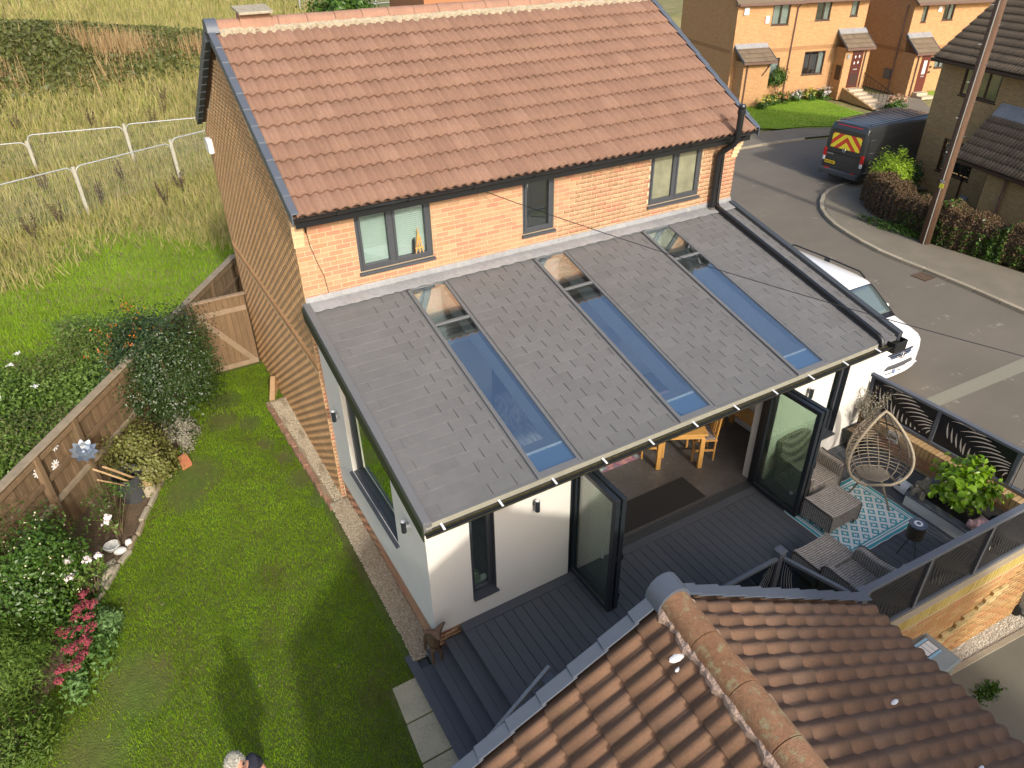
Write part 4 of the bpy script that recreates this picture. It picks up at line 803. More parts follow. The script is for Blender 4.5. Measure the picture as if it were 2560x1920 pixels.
# ------------------------------------------------------------------ balustrade and fences of the terrace
m_fence = mat('fence_grey', (.115, .125, .14), .45, [(5, .06)]); m_pan = mat('black_panel', (.012, .012, .014), .5)
m_bglass = glass('tinted_glass', (.42, .46, .50), .04); m_etch = mat('etched_line', (.55, .56, .55), .5)
BL = thing('deck_balustrade', 'grey post and etched glass balustrade along the front of the deck', 'balustrade', (2.3, -5.75, 0))
def gpost(x, y, h, par, s=.06): MB().box(x-s, x+s, y-s, y+s, 0, h).obj('post', m_fence, par, bevel=.008); MB().box(x-s-.006, x+s+.006, y-s-.006, y+s+.006, h, h+.02).obj('post_cap', m_fence, par, bevel=.006)
gpost(4.15, -5.70, 1.10, BL); gpost(.56, -5.74, 1.08, BL)
def gpanel(a, b, par, z0=.06, z1=.98):
    a = Vector(a); b = Vector(b); MB().bar(a+Vector((0, 0, z1+.02)), b+Vector((0, 0, z1+.02)), .05, .05).obj('hand_rail', m_fence, par, bevel=.006); MB().bar(a+Vector((0, 0, z0)), b+Vector((0, 0, z0)), .05, .05).obj('bottom_rail', m_fence, par)
    d = (b-a).normalized(); n_ = d.cross(Vector((0, 0, 1)))*.004; L = (b-a).length
    MB().add([tuple(p+Vector((0, 0, z))) for z in (z0+.02, z1) for p in (a-n_, b-n_, b+n_, a+n_)], BOXF).obj('glass_panel', m_bglass, par)
    q = MB()
    for e0, sg in ((.97, -1), (.03, 1)):
        for i in range(5):
            s0 = e0+sg*.035*i; p0 = a+d*(L*s0)+n_*1.6+Vector((0, 0, z1-.02-.03*i)); pts = [p0+d*(sg*L*(.05+.022*i)*t*t)+Vector((0, 0, -(.5-.03*i)*t)) for t in (0, .25, .5, .75, 1)]; q.tube(pts, .0016, 4)
    q.obj('etched_leaf', m_etch, par)
for x0, x1 in ((.62, 1.8), (1.8, 2.98), (2.98, 4.09)): gpanel((x0, -5.72, 0), (x1, -5.72, 0), BL)
for x0 in (1.8, 2.98): gpost(x0, -5.72, .98, BL, .03)
gpanel((4.17, -5.76, 0), (4.42, -6.58, 0), BL)
HR = thing('stair_hand_rail', 'pale metal handrail sloping down over the deck steps', 'handrail', (.6, -5.68, 0)); MB().bar((.61, -5.68, 1.21), (-.62, -5.68, .115), .045, .035).obj('rail', m_lead, HR, bevel=.006); MB().tube([(-.55, -5.68, -.5), (-.55, -5.68, .17)], .02, 8).obj('post', m_lead, HR)
from mathutils.geometry import tessellate_polygon
def palm_panel(L, Hh, seed, flip=False):
    """a sheet with a palm frond cut out of it, as outline and holes in (s, t)"""
    rn = random.Random(seed); outer = [(0, 0), (L, 0), (L, Hh), (0, Hh)]; hol = []
    rib = lambda p: (L*(.07+.90*p), Hh*(.93-.90*p**.86)); n_ = 12
    def petal(a, b, w_, bend):
        ax, ay = a; bx_, by_ = b; dx, dy = bx_-ax, by_-ay; ln = math.hypot(dx, dy); nx, ny = -dy/ln, dx/ln; up_, dn = [], []
        for k in range(7):
            t = k/6; o_ = bend*math.sin(math.pi*t*.5)**2*ln; wd = w_*(math.sin(math.pi*min(t*.85+.06, 1))**.8)*(.4+.6*t); cx, cy = ax+dx*t+nx*(-bend*ln*math.sin(math.pi*t)), ay+dy*t+ny*(-bend*ln*math.sin(math.pi*t)); up_.append((cx+nx*wd, cy+ny*wd)); dn.append((cx-nx*wd, cy-ny*wd))
        poly = up_+dn[::-1]
        return [(min(max(x, .015), L-.015), min(max(y, .015), Hh-.015)) for x, y in poly]
    for i in range(n_):
        p = .05+.88*i/(n_-1); x, y = rib(p); sp = .9*L/n_
        # above the rib: long blades sweeping along the panel
        ex, ey = x+L*(.34 if p < .6 else .34*(1-p)/.4+.03), y+Hh*(.30 if p > .1 else .12)*(1-p*.35)
        ex = min(ex, L-.03); ey = min(ey, Hh-.03)
        if ex-x > .05: hol.append(petal((x+.03, y+.012), (ex, ey), min(.017, sp*.36), -.08))
        # below the rib: blades dropping down
        ex, ey = x+L*(.07 if p < .3 else .03), max(y-Hh*(.55-.25*p), .03)
        if y-ey > .05: hol.append(petal((x-.002, y-.035), (ex-.02, ey), min(.021, sp*.28), .04))
    # drop holes that touch one another
    def inter(p, q):
        def seg(a, b, c, d):
            o_ = lambda u, v, w_: (v[0]-u[0])*(w_[1]-u[1])-(v[1]-u[1])*(w_[0]-u[0])
            return o_(a, b, c)*o_(a, b, d) < 0 and o_(c, d, a)*o_(c, d, b) < 0
        return any(seg(p[i], p[(i+1) % len(p)], q[j], q[(j+1) % len(q)]) for i in range(len(p)) for j in range(len(q)))
    good = []
    for h in hol:
        if not any(inter(h, g2) for g2 in good): good.append(h)
    return outer, good
_pp = {}
def place_panel(par, A, B, z0, z1, seed):
    A = Vector(A); B = Vector(B); L = (B-A).length; Hh = z1-z0; outer, hol = palm_panel(L, Hh, seed); d = (B-A).normalized()
    polys = [[Vector((x, y, 0)) for x, y in pl] for pl in [outer]+hol]; tris = tessellate_polygon(polys); pts = [p for pl in polys for p in pl]
    me = bpy.data.meshes.new('palm_panel'); me.from_pydata([tuple(A+d*p.x+Vector((0, 0, z0+p.y))) for p in pts], [], [tuple(t_) for t_ in tris]); me.update()
    o = link('palm_panel', me, m_pan, par); s = o.modifiers.new('s', 'SOLIDIFY'); s.thickness = .006; s.offset = 0
RF = thing('palm_screen_fence', 'grey framed fence with black palm leaf cut-out panels beside the road', 'fence', (8.8, -4.9, .42))
MB().box(8.755, 8.845, -6.86, -3.54, 1.10, 1.15).obj('top_rail', m_fence, RF, bevel=.006); MB().box(8.765, 8.835, -6.86, -3.56, .44, .50).obj('bottom_rail', m_fence, RF, bevel=.006)
for y in (-3.60, -4.86, -6.16): MB().box(8.77, 8.83, y-.03, y+.03, .50, 1.10).obj('post', m_fence, RF)
place_panel(RF, (8.80, -3.63, 0), (8.80, -4.83, 0), .505, 1.095, 1); place_panel(RF, (8.80, -4.89, 0), (8.80, -6.13, 0), .505, 1.095, 2)
for i in range(4): MB().tube([(8.80, -6.22-.17*i, .10), (8.80, -6.22-.17*i, 1.10)], .006, 5).obj('wire_bar', m_black, RF)
RW = thing('garden_wall', 'low brown brick wall under the palm screen fence by the road', 'wall', (8.75, -5.2, -2.1))
MB().box(8.62, 8.92, -6.90, -3.58, -2.2, .225).obj('core', m_mortar, RW); m_rbrick = mat('garden_brick', [(.30, .155, .075), (.35, .185, .09), (.26, .13, .06), (.33, .14, .08)], .9, [(25, .15)])
lay_bricks(RW, brick_specs((8.615, -6.88, .0), (0, 1, 0), (-1, 0, 0), 3.28, .0, .225), (0, 1, 0), (-1, 0, 0), m_rbrick, 60); m_copb = mat('coping_brick', [(.47, .31, .14), (.52, .35, .17), (.42, .26, .11)], .9, [(25, .12)])
for i in range(44): MB().box(8.60, 8.93, -6.88+.075*i, -6.88+.075*i+.065, .227, .43).obj('coping_brick', m_copb, RW)
# near fence on its tall brick wall
na, nb = Vector((4.40, -6.70, 0)), Vector((9.10, -6.93, 0)); nd = (nb-na).normalized(); nn_ = Vector((nd.y, -nd.x, 0))
NF = thing('palm_screen_fence', 'grey framed palm screen fence on top of the tall tan brick wall', 'fence', (6.7, -6.8, .1))
P_ = lambda s, z: na+nd*s+Vector((0, 0, z))
MB().bar(P_(.02, 1.12), P_(4.7, 1.12), .09, .06).obj('top_rail', m_fence, NF, bevel=.006); MB().bar(P_(.02, .13), P_(4.7, .13), .07, .06).obj('bottom_rail', m_fence, NF, bevel=.006)
for s in (.07, 1.32, 2.57, 3.82): a = P_(s, 0); MB().box(a.x-.032, a.x+.032, a.y-.032, a.y+.032, .16, 1.09).obj('post', m_fence, NF)
MB().box(4.39, 4.52, -6.77, -6.64, .1, 1.16).obj('end_post', m_fence, NF, bevel=.01)
for i, s in enumerate((.10, 1.35, 2.60)): place_panel(NF, P_(s, 0), P_(s+1.19, 0), .17, 1.085, 11+i)
NWL = thing('retaining_wall', 'tall tan brick retaining wall above the pale gravel strip', 'wall', (6.7, -6.85, -1.6))
m_tan = mat('tan_brick', [(.45, .27, .10), (.49, .31, .13), (.41, .235, .085), (.46, .22, .09), (.50, .33, .15)], .9, [(25, .14), (2, .08)]); off_ = nn_*.10
c_ = [na+off_, nb+off_, nb-nn_*.2, na-nn_*.2]; MB().add([(p.x, p.y, z) for z in (-1.8, .095) for p in c_], BOXF).obj('core', m_mortar, NWL)
sp_ = [s for s in brick_specs(na+off_+Vector((0, 0, -1.65)), nd, nn_, 4.7, -1.65, -.125) if s[0].x > 4.9]
lay_bricks(NWL, sp_, nd, nn_, m_tan, 240)
m_ybr = mat('yellow_brick', [(.50, .38, .10), (.55, .42, .14), (.45, .32, .08)], .9, [(25, .12)])
lay_bricks(NWL, [(na+off_+nd*(.0375+.075*i)+Vector((0, 0, -.015)), .0325) for i in range(62)], nd, nn_, m_ybr, 62, ch=.215)
pb = []
for i in range(9):
    for j in range(3):
        u = 2.1+.225*(i*.62)+.113*j; z = -1.05+.075*(j+int(i*.72))
        pb.append((na+off_+nd*u+nn_*.03+Vector((0, 0, z+.0375)), .107))
lay_bricks(NWL, pb, nd, nn_, mat('projecting_brick', [(.56, .42, .18), (.60, .46, .22)], .9, [(20, .1)]), 27, proud=.02)
P = np.stack([rng.uniform(5.6, 9.25, 5200), rng.uniform(0, .30, 5200), np.full(5200, -1.60)], -1); P[:, 1] = -6.80-.049*(P[:, 0]-4.4)-P[:, 1]/.30*(.19+.035*np.maximum(P[:, 0]-6.3, -2)); flat('gravel_margin', [(5.4, -6.84), (9.3, -7.03), (9.3, -7.36), (5.4, -7.04)], -1.602, m_gravel); stones('pale_gravel', P, .022, m_wstone, 'pale gravel strip at the foot of the retaining wall')
q = MB(); q.hexa([(6.3, -7.16, -1.66), (9.3, -7.42, -1.66), (9.3, -7.34, -1.66), (6.3, -7.08, -1.66), (6.3, -7.16, -1.57), (9.3, -7.42, -1.57), (9.3, -7.34, -1.57), (6.3, -7.08, -1.57)]); tag(q.obj('drive_edging', m_kerb), 'thin concrete edging between pale gravel and driveway', 'edging')
P = np.stack([rng.normal(7.0, .12, 500), rng.normal(-7.64, .05, 500), np.full(500, -1.59)], -1)
o = link('moss_patch', leaf_mesh('moss_patch', P, .05, .6), m_privet); o['kind'] = 'stuff'; tag(o, 'dark green weed clump growing from the driveway', 'weed')
# ------------------------------------------------------------------ terrace furniture
def wickermat(name, cols):
    m = mat(name, cols, .75, [(22, .25), (90, .25)], grain=(1, 1, 1)); t = m.node_tree; N = t.nodes; L = t.links; b = N['Principled BSDF']
    g = N.new('ShaderNodeNewGeometry'); w1 = N.new('ShaderNodeTexWave'); w1.inputs['Scale'].default_value = 9; w1.inputs['Distortion'].default_value = 2.5; w1.inputs['Detail'].default_value = 2; w1.inputs['Detail Scale'].default_value = 6
    w1.bands_direction = 'Y'; L.new(g.outputs['Position'], w1.inputs[0])
    src = b.inputs['Base Color'].links[0].from_socket; mr = N.new('ShaderNodeMapRange'); mr.inputs[3].default_value = .45; mr.inputs[4].default_value = 1.25; L.new(w1.outputs['Fac'], mr.inputs[0])
    v = N.new('ShaderNodeVectorMath'); v.operation = 'SCALE'; L.new(src, v.inputs[0]); L.new(mr.outputs[0], v.inputs['Scale']); L.new(v.outputs[0], b.inputs['Base Color'])
    w2 = N.new('ShaderNodeTexWave'); w2.inputs['Scale'].default_value = 40; w2.bands_direction = 'DIAGONAL'; L.new(g.outputs['Position'], w2.inputs[0])
    bp = N.new('ShaderNodeBump'); bp.inputs['Strength'].default_value = .8; bp.inputs['Distance'].default_value = .012; L.new(w2.outputs['Fac'], bp.inputs['Height']); L.new(bp.outputs[0], b.inputs['Normal']); return m
m_wick = wickermat('wicker', [(.54, .475, .39), (.48, .42, .345)]); m_wickd = wickermat('wicker_dark', [(.19, .155, .125), (.16, .13, .105)])
# rug
m_rug = bpy.data.materials.new('rug'); m_rug.use_nodes = True; N = m_rug.node_tree.nodes; L = m_rug.node_tree.links; b = N['Principled BSDF']; b.inputs['Roughness'].default_value = .8
g = N.new('ShaderNodeNewGeometry'); sx = N.new('ShaderNodeSeparateXYZ'); L.new(g.outputs['Position'], sx.inputs[0])
def mth(op, a, b_=None, c=None):
    n_ = N.new('ShaderNodeMath'); n_.operation = op
    for i, v in enumerate((a, b_, c)):
        if v is None: continue
        if isinstance(v, (int, float)): n_.inputs[i].default_value = v
        else: L.new(v, n_.inputs[i])
    return n_.outputs[0]
RX0, RX1, RY0, RY1 = 5.84, 7.52, -5.73, -4.48; ce = .0215
def cell(sock, o0): return mth('ABSOLUTE', mth('SUBTRACT', mth('MODULO', mth('FLOOR', mth('DIVIDE', mth('SUBTRACT', sock, o0), ce)), 10.0), 5.0))
a_ = mth('ADD', cell(sx.outputs[0], RX0-2.6), cell(sx.outputs[1], RY0-2.6))
line = mth('COMPARE', a_, 5.0, 1.1); dia = mth('LESS_THAN', a_, 1.5); c2_ = mth('GREATER_THAN', a_, 8.5); pat = mth('MAXIMUM', mth('MAXIMUM', line, dia), c2_)
ex = mth('MINIMUM', mth('SUBTRACT', sx.outputs[0], RX0), mth('SUBTRACT', RX1, sx.outputs[0])); ey = mth('MINIMUM', mth('SUBTRACT', sx.outputs[1], RY0), mth('SUBTRACT', RY1, sx.outputs[1])); ed = mth('MINIMUM', ex, ey)
brd = mth('MAXIMUM', mth('COMPARE', ed, .075, .012), mth('COMPARE', ed, .115, .010)); inn = mth('GREATER_THAN', ed, .15)
fac = mth('MAXIMUM', mth('MAXIMUM', mth('MULTIPLY', pat, inn), brd), mth('LESS_THAN', ed, .012))
mx = N.new('ShaderNodeMix'); mx.data_type = 'RGBA'; L.new(fac, mx.inputs[0]); mx.inputs[6].default_value = (.05, .33, .37, 1); mx.inputs[7].default_value = (.70, .72, .68, 1); L.new(mx.outputs[2], b.inputs['Base Color'])
q = MB(); nx, ny = 26, 20
rings = [[(RX0+(RX1-RX0)*i/nx, RY0+(RY1-RY0)*j/ny, .004+.004*(1+math.sin(i*.9)*math.sin(j*.7))+.010*(j in (0, ny))*(1+math.sin(i*1.3))) for i in range(nx+1)] for j in range(ny+1)]
rg = q.loft(rings, cap=False, closed=False).obj('rug', m_rug, smooth=True); s = rg.modifiers.new('s', 'SOLIDIFY'); s.thickness = .004
tag(rg, 'teal outdoor rug with white stepped diamond pattern on the deck', 'rug')
def arm_profile(w0, d0): pass
def rattan_chair(label, loc, rz_, w_=.80, d_=.72):
    t = thing('rattan_armchair', label, 'armchair', loc, rz_, 'rattan armchairs'); h = w_/2
    MB().box(-h+.10, h-.10, -d_/2+.01, d_/2-.10, .20, .36).obj('seat', m_wick, t, local=True, bevel=.03)
    for sx_ in (-1, 1):
        x0, x1 = (sx_*h, sx_*(h-.11)) if sx_ < 0 else (sx_*(h-.11), sx_*h)
        pr = [(-d_/2, .08), (d_/2-.05, .08), (d_/2-.03, .62), (d_/2-.25, .58), (0, .565), (-d_/2+.08, .57), (-d_/2+.02, .54), (-d_/2, .48)]
        MB().prism([(x0, y, z) for y, z in pr], (x1-x0, 0, 0)).obj('armrest', m_wick, t, local=True, bevel=.025)
        MB().tube([(sx_*(h-.055)+sx_*.05, y, z) for y, z in pr[3:]+[(-d_/2, .08)]], .012, 6).obj('arm_braid', m_wickd, t, local=True)
        for y in (-d_/2+.05, d_/2-.08): MB().tube([(sx_*(h-.06), y, 0), (sx_*(h-.06), y, .10)], .022, 8).obj('leg', m_wickd, t, local=True)
    rings = []
    for i in range(9):
        s = -1+2*i/8; c = .05*(1-s*s); x = s*(h-.06); rings.append([(x, d_/2-.14-.0+c, .30), (x, d_/2-.02+c*.6, .30), (x, d_/2+.06+c, .80+.045*(1-s*s)), (x, d_/2-.02+c, .80+.045*(1-s*s))])
    MB().loft(rings).obj('backrest', m_wick, t, local=True, auto=True)
    MB().box(-h+.10, h-.10, -d_/2-.004, -d_/2+.02, .10, .34).obj('front_apron', m_wick, t, local=True); return t
def footstool(label, loc, w_=.66, d_=.54):
    t = thing('rattan_footstool', label, 'footstool', loc, 0, 'rattan footstools'); h, k = w_/2, d_/2
    q = MB(); rings = []
    for i in range(9):
        s = -1+2*i/8; z = .40-.02*(1-abs(s)**6*1.0)+.02*abs(s)**4; rings.append([(s*h, -k, z), (s*h, k, z), (s*h, k, z-.03), (s*h, -k, z-.03)])
    q.loft(rings).obj('seat', m_wick, t, local=True)
    for sx_ in (-1, 1):
        MB().prism([(sx_*h, -k, .36), (sx_*h, k, .36), (sx_*h, k, .07), (sx_*h, k-.05, .05), (sx_*h, k-.12, .10), (sx_*h, -k+.12, .10), (sx_*h, -k+.05, .05), (sx_*h, -k, .07)], (-sx_*.04, 0, 0)).obj('side_panel', m_wick, t, local=True); MB().prism([(-h+.04, sx_*k, .36), (h-.04, sx_*k, .36), (h-.04, sx_*k, .07), (h-.12, sx_*k, .12), (-h+.12, sx_*k, .12), (-h+.04, sx_*k, .07)], (0, -sx_*.04, 0)).obj('side_panel', m_wick, t, local=True)
        MB().tube([(sx_*h, -k, .08), (sx_*h, -k, .36), (sx_*h, -k+.04, .405), (sx_*h, k-.04, .405), (sx_*h, k, .36), (sx_*h, k, .08)], .013, 6).obj('edge_braid', m_wickd, t, local=True)
        for y in (-k+.03, k-.03): MB().tube([(sx_*(h-.03), y, 0), (sx_*(h-.03), y, .10)], .018, 8).obj('leg', m_wickd, t, local=True)
rattan_chair('rattan armchair against the white wall behind the folded door', (6.60, -4.22, .004), 0)
rattan_chair('rattan armchair with its back to the near palm screen fence', (5.31, -6.20, 0), math.pi, .76, .68)
footstool('rattan footstool standing partly on the teal rug', (6.27, -4.97, .012)); footstool('rattan footstool between the rug and the deck balustrade', (5.28, -5.63, 0), .68, .49)
# egg chair
EG = thing('egg_chair', 'open weave rattan egg chair on thin splayed legs', 'chair', (7.35, -4.92, 0)); m_rat = mat('rattan_cane', [(.34, .28, .19), (.28, .225, .15), (.40, .33, .235)], .7, [(30, .2)]); m_ratd = mat('rattan_dark', [(.20, .165, .12), (.16, .13, .095)], .7, [(30, .2)])
er = Vector((.86, -.51, 0)).normalized(); eb = Vector((.51, .86, 0)).normalized(); B0 = Vector((7.19, -5.09, .42)); Hh, ln_ = 1.02, .58
def ew(a): return .50*(math.sin(math.pi*min(1, a*.98+.02)**.62))**.78*(1.06-.12*a)
def egg(a, s):
    p = B0+eb*(ln_*a)+er*(.10*a)+Vector((0, 0, Hh*a-.02)); return p+er*(ew(a)*math.sin(s*math.pi/2))+eb*((.10+.46*math.sin(math.pi*min(.97, .10+.9*a)))*math.cos(s*math.pi/2))*(1 if a < .9 else (1-a)/.1*.9+.1)+Vector((0, 0, -.03*math.cos(s*math.pi/2)))
rim = [egg(a, -1) for a in np.linspace(0, 1, 22)]+[egg(a, 1) for a in np.linspace(1, 0, 22)][1:]
MB().tube(rim+[rim[0]], .024, 8).obj('rim', m_rat, EG, smooth=True)
for k, s in enumerate(np.linspace(-.84, .84, 9)):
    MB().tube([egg(a, s) for a in np.linspace(.03, .985, 18)], .010, 6).obj('upright', m_ratd, EG, smooth=True)
for a in np.linspace(.10, .95, 26):
    ss_ = np.linspace(-1, 1, 17); MB().tube([egg(a+.004*math.sin(9*s+a*40), s) for s in ss_], .0065, 5).obj('cane', m_rat, EG, smooth=True)
MB().tube([egg(.66, s)-eb*.01 for s in np.linspace(-1, 1, 15)], .012, 6).obj('cross_ring', m_ratd, EG, smooth=True)
sc_c = B0+eb*.25+Vector((0, 0, .02)); q = MB()
q.tube([sc_c+er*(.25*math.cos(t))+eb*(.20*math.sin(t)) for t in np.linspace(0, 2*math.pi, 25)], .012, 6); q.obj('seat_ring', m_ratd, EG, smooth=True)
q = MB()
for i in range(-9, 10):
    u = i*.026; hh = .2*math.sqrt(max(0, 1-(u/.25)**2)); q.tube([sc_c+er*u-eb*hh, sc_c+er*u+eb*hh], .006, 4)
for i in range(-7, 8):
    u = i*.027; hh = .25*math.sqrt(max(0, 1-(u/.2)**2)); q.tube([sc_c+eb*u-er*hh+Vector((0, 0, .006)), sc_c+eb*u+er*hh+Vector((0, 0, .006))], .006, 4)
q.obj('seat', m_ratd, EG)
for fx, fy in ((7.10, -4.72), (7.27, -5.34), (7.80, -4.62), (7.92, -5.15)): a0 = sc_c+(Vector((fx, fy, .4))-sc_c)*.35; a0.z = .43; MB().tube([a0, (fx, fy, .008)], [.022, .013], 8).obj('leg', m_ratd, EG)
# lantern table on hairpin legs
LN = thing('tripod_lantern', 'round dark mesh lantern with grey top on three thin legs', 'lantern', (6.72, -6.05, 0)); c = (6.74, -6.04)
MB().lathe([(.115, .315), (.12, .32), (.12, .545), (.115, .55)], (*c, 0), 24).obj('drum', mat('lantern_mesh', (.06, .045, .03), .6, [(40, .5)]), LN, auto=True); MB().lathe([(.126, .55), (.126, .565), (.12, .57)], (*c, 0), 24).obj('drum_top', m_verge, LN, auto=True); MB().lathe([(.062, .571), (.06, .576)], (*c, 0), 18).obj('lamp_disc', m_white, LN); MB().lathe([(.03, .5765), (.028, .585)], (*c, 0), 12).obj('lamp_button', m_verge, LN)
for fx, fy in ((6.55, -5.98), (6.64, -6.22), (6.92, -6.0)): MB().tube([(c[0]+(fx-c[0])*.3, c[1]+(fy-c[1])*.3, .32), (fx, fy, .004)], .006, 6).obj('leg', m_black, LN)
# raised bed
PL = thing('raised_planter', 'white rendered raised bed with dark grey coping on the deck', 'planter', (8.1, -6.05, 0))
q = MB(); q.box(7.60, 7.72, -6.68, -5.34, 0, .20); q.box(7.72, 8.60, -5.46, -5.34, 0, .20); q.obj('planter_wall', m_render, PL)
m_cop = mat('grey_coping', (.14, .145, .15), .6, [(6, .1)])
for i, (a, b_) in enumerate(((-5.32, -5.86), (-5.865, -6.30), (-6.305, -6.69))): MB().box(7.585, 7.735, b_, a, .2005, .232).obj('coping_stone', m_cop, PL, bevel=.004)
MB().box(7.736, 8.61, -5.475, -5.32, .2005, .232).obj('coping_stone', m_cop, PL); MB().box(7.72, 8.60, -6.66, -5.46, .0, .15).obj('compost', mat('dark_compost', (.012, .010, .008), .95, [(30, .4)]), PL)
BS = thing('lime_shrub', 'lime green large leaved shrub in the raised bed', 'shrub', (8.05, -5.92, .15)); q = MB()
for i in range(7): a = i*.9; q.tube([(8.05, -5.92, .14), (8.05+.12*math.cos(a), -5.92+.12*math.sin(a), .4), (8.05+.3*math.cos(a), -5.92+.3*math.sin(a), .85)], [.012, .009, .004], 5)
q.obj('stem', m_stem, BS)
lm = []; nl = 9; v = [(0, 0, 0)]; f = []
prof_ = [(.12, .03), (.3, .042), (.5, .048), (.7, .042), (.88, .024)]
v = [(0, -.055, 0)]+[(w_, -.055+.11*t_, .012+.35*w_-.06*(t_-.4)**2) for t_, w_ in prof_]+[(0, .055, -.02)]+[(-w_, -.055+.11*t_, .012+.35*w_-.06*(t_-.4)**2) for t_, w_ in prof_[::-1]]+[(0, -.055+.11*t_, -.06*(t_-.4)**2) for t_, _ in prof_]
for i in range(5): pass
R5 = list(range(1, 6)); T6 = 6; L5 = list(range(11, 6, -1)); C5 = list(range(12, 17)); f = [(0, R5[0], C5[0]), (0, C5[0], L5[0])]
for i in range(4): f += [(R5[i], R5[i+1], C5[i+1], C5[i]), (C5[i], C5[i+1], L5[i+1], L5[i])]
f += [(R5[4], T6, C5[4]), (C5[4], T6, L5[4])]
lme = MB().add(v, f).mesh('leaf'); lme.materials.append(m_lime); lme.polygons.foreach_set('use_smooth', [True]*len(lme.polygons))
PB, NB = blob(300, (8.05, -5.92, .66), (.50, .52, .42), 60, .12, .15, -.9); iP, iN = blob(700, (8.05, -5.92, .60), (.40, .42, .34), 60, .15, .4, -.9); fo_ = link('inner_foliage', leaf_mesh('inner_foliage', iP, .09, .7, iN), m_lime, BS); fo_['kind'] = 'stuff'
for p, n_ in zip(PB, NB):
    o = bpy.data.objects.new('leaf', lme); col.objects.link(o); o.location = p; k = Vector(n_)*.6+Vector((random.uniform(-.5, .5), random.uniform(-.5, .5), .8)); o.rotation_mode = 'QUATERNION'; o.rotation_quaternion = k.to_track_quat('Z', 'Y') @ Matrix.Rotation(random.uniform(0, 6.28), 4, 'Z').to_quaternion(); s = random.uniform(.7, 1.25); o.scale = (s, s, s); attach(o, BS)
def skin(name, verts, edges, rad, m, parent=None, sub=2, root=0):
    me = bpy.data.meshes.new(name); me.from_pydata(verts, edges, []); me.update(); o = link(name, me, m, parent); s = o.modifiers.new('k', 'SKIN'); s.use_smooth_shade = True
    for i, r in enumerate(rad): me.skin_vertices[0].data[i].radius = (r, r) if not isinstance(r, tuple) else r
    me.skin_vertices[0].data[root].use_root = True; b_ = o.modifiers.new('s', 'SUBSURF'); b_.levels = sub; b_.render_levels = sub; return o
m_stat = mat('statue_stone', (.20, .175, .125), .95, [(14, .3), (50, .2)], (60, .6, .01), stain=[(10, (.13, .14, .07), .58, .12)])
bx_, by_, bz = 7.68, -5.50, .235
st = skin('garden_statue', [(bx_+.06, by_, bz+.08), (bx_+.08, by_, bz+.20), (bx_+.08, by_, bz+.27), (bx_+.09, by_, bz+.36), (bx_-.06, by_+.07, bz+.13), (bx_-.09, by_+.08, bz+.03), (bx_-.06, by_-.07, bz+.13), (bx_-.09, by_-.08, bz+.03), (bx_+.05, by_+.11, bz+.19), (bx_-.02, by_+.09, bz+.16), (bx_+.05, by_-.11, bz+.19), (bx_-.02, by_-.07, bz+.16)], [(0, 1), (1, 2), (2, 3), (0, 4), (4, 5), (0, 6), (6, 7), (1, 8), (8, 9), (1, 10), (10, 11)], [.085, .085, .045, .065, .045, .04, .045, .04, .04, .03, .04, .03], m_stat)
tag(st, 'mossy stone seated figure on the corner of the raised bed', 'statue')
px_, py_, pz = 7.86, -6.36, .15; pk = skin('pig_ornament', [(px_, py_, pz+.13), (px_+.12, py_-.03, pz+.13), (px_-.10, py_+.02, pz+.14), (px_-.17, py_+.04, pz+.16), (px_-.23, py_+.05, pz+.14), (px_-.08, py_+.07, pz+.02), (px_-.08, py_-.04, pz+.02), (px_+.13, py_+.04, pz+.02), (px_+.13, py_-.08, pz+.02), (px_-.17, py_+.085, pz+.24), (px_-.17, py_-.005, pz+.24)], [(1, 0), (0, 2), (2, 3), (3, 4), (2, 5), (2, 6), (1, 7), (1, 8), (3, 9), (3, 10)], [.085, .075, .08, .065, .04, .03, .03, .03, .03, .012, .012], mat('pink_ceramic', (.62, .36, .33), .5, [(10, .1)]))
tag(pk, 'small pink pig ornament in the raised bed', 'ornament')
q = MB(); rings = []
for i in range(13):
    a = math.pi*i/12; rings.append([(8.02-.12*math.cos(a), -5.18, .13+.14*math.sin(a)), (8.02-.12*math.cos(a), -4.98, .15+.14*math.sin(a)), (8.02-.11*math.cos(a), -4.98, .14+.13*math.sin(a)), (8.02-.11*math.cos(a), -5.18, .12+.13*math.sin(a))])
q.loft(rings); ws = q.obj('white_planter_cover', m_white, auto=True); tag(ws, 'glossy white curved planter beside the stone figure', 'planter'); ws.location = (-.12, -.05, -.10)
tag(MB().lathe([(.06, 0), (.085, .12), (.09, .125), (.08, .12), (.055, .01)], (8.18, -6.42, .15), 14).obj('dark_flower_pot', m_black), 'dark flower pot in the shade of the lime shrub', 'flower pot')
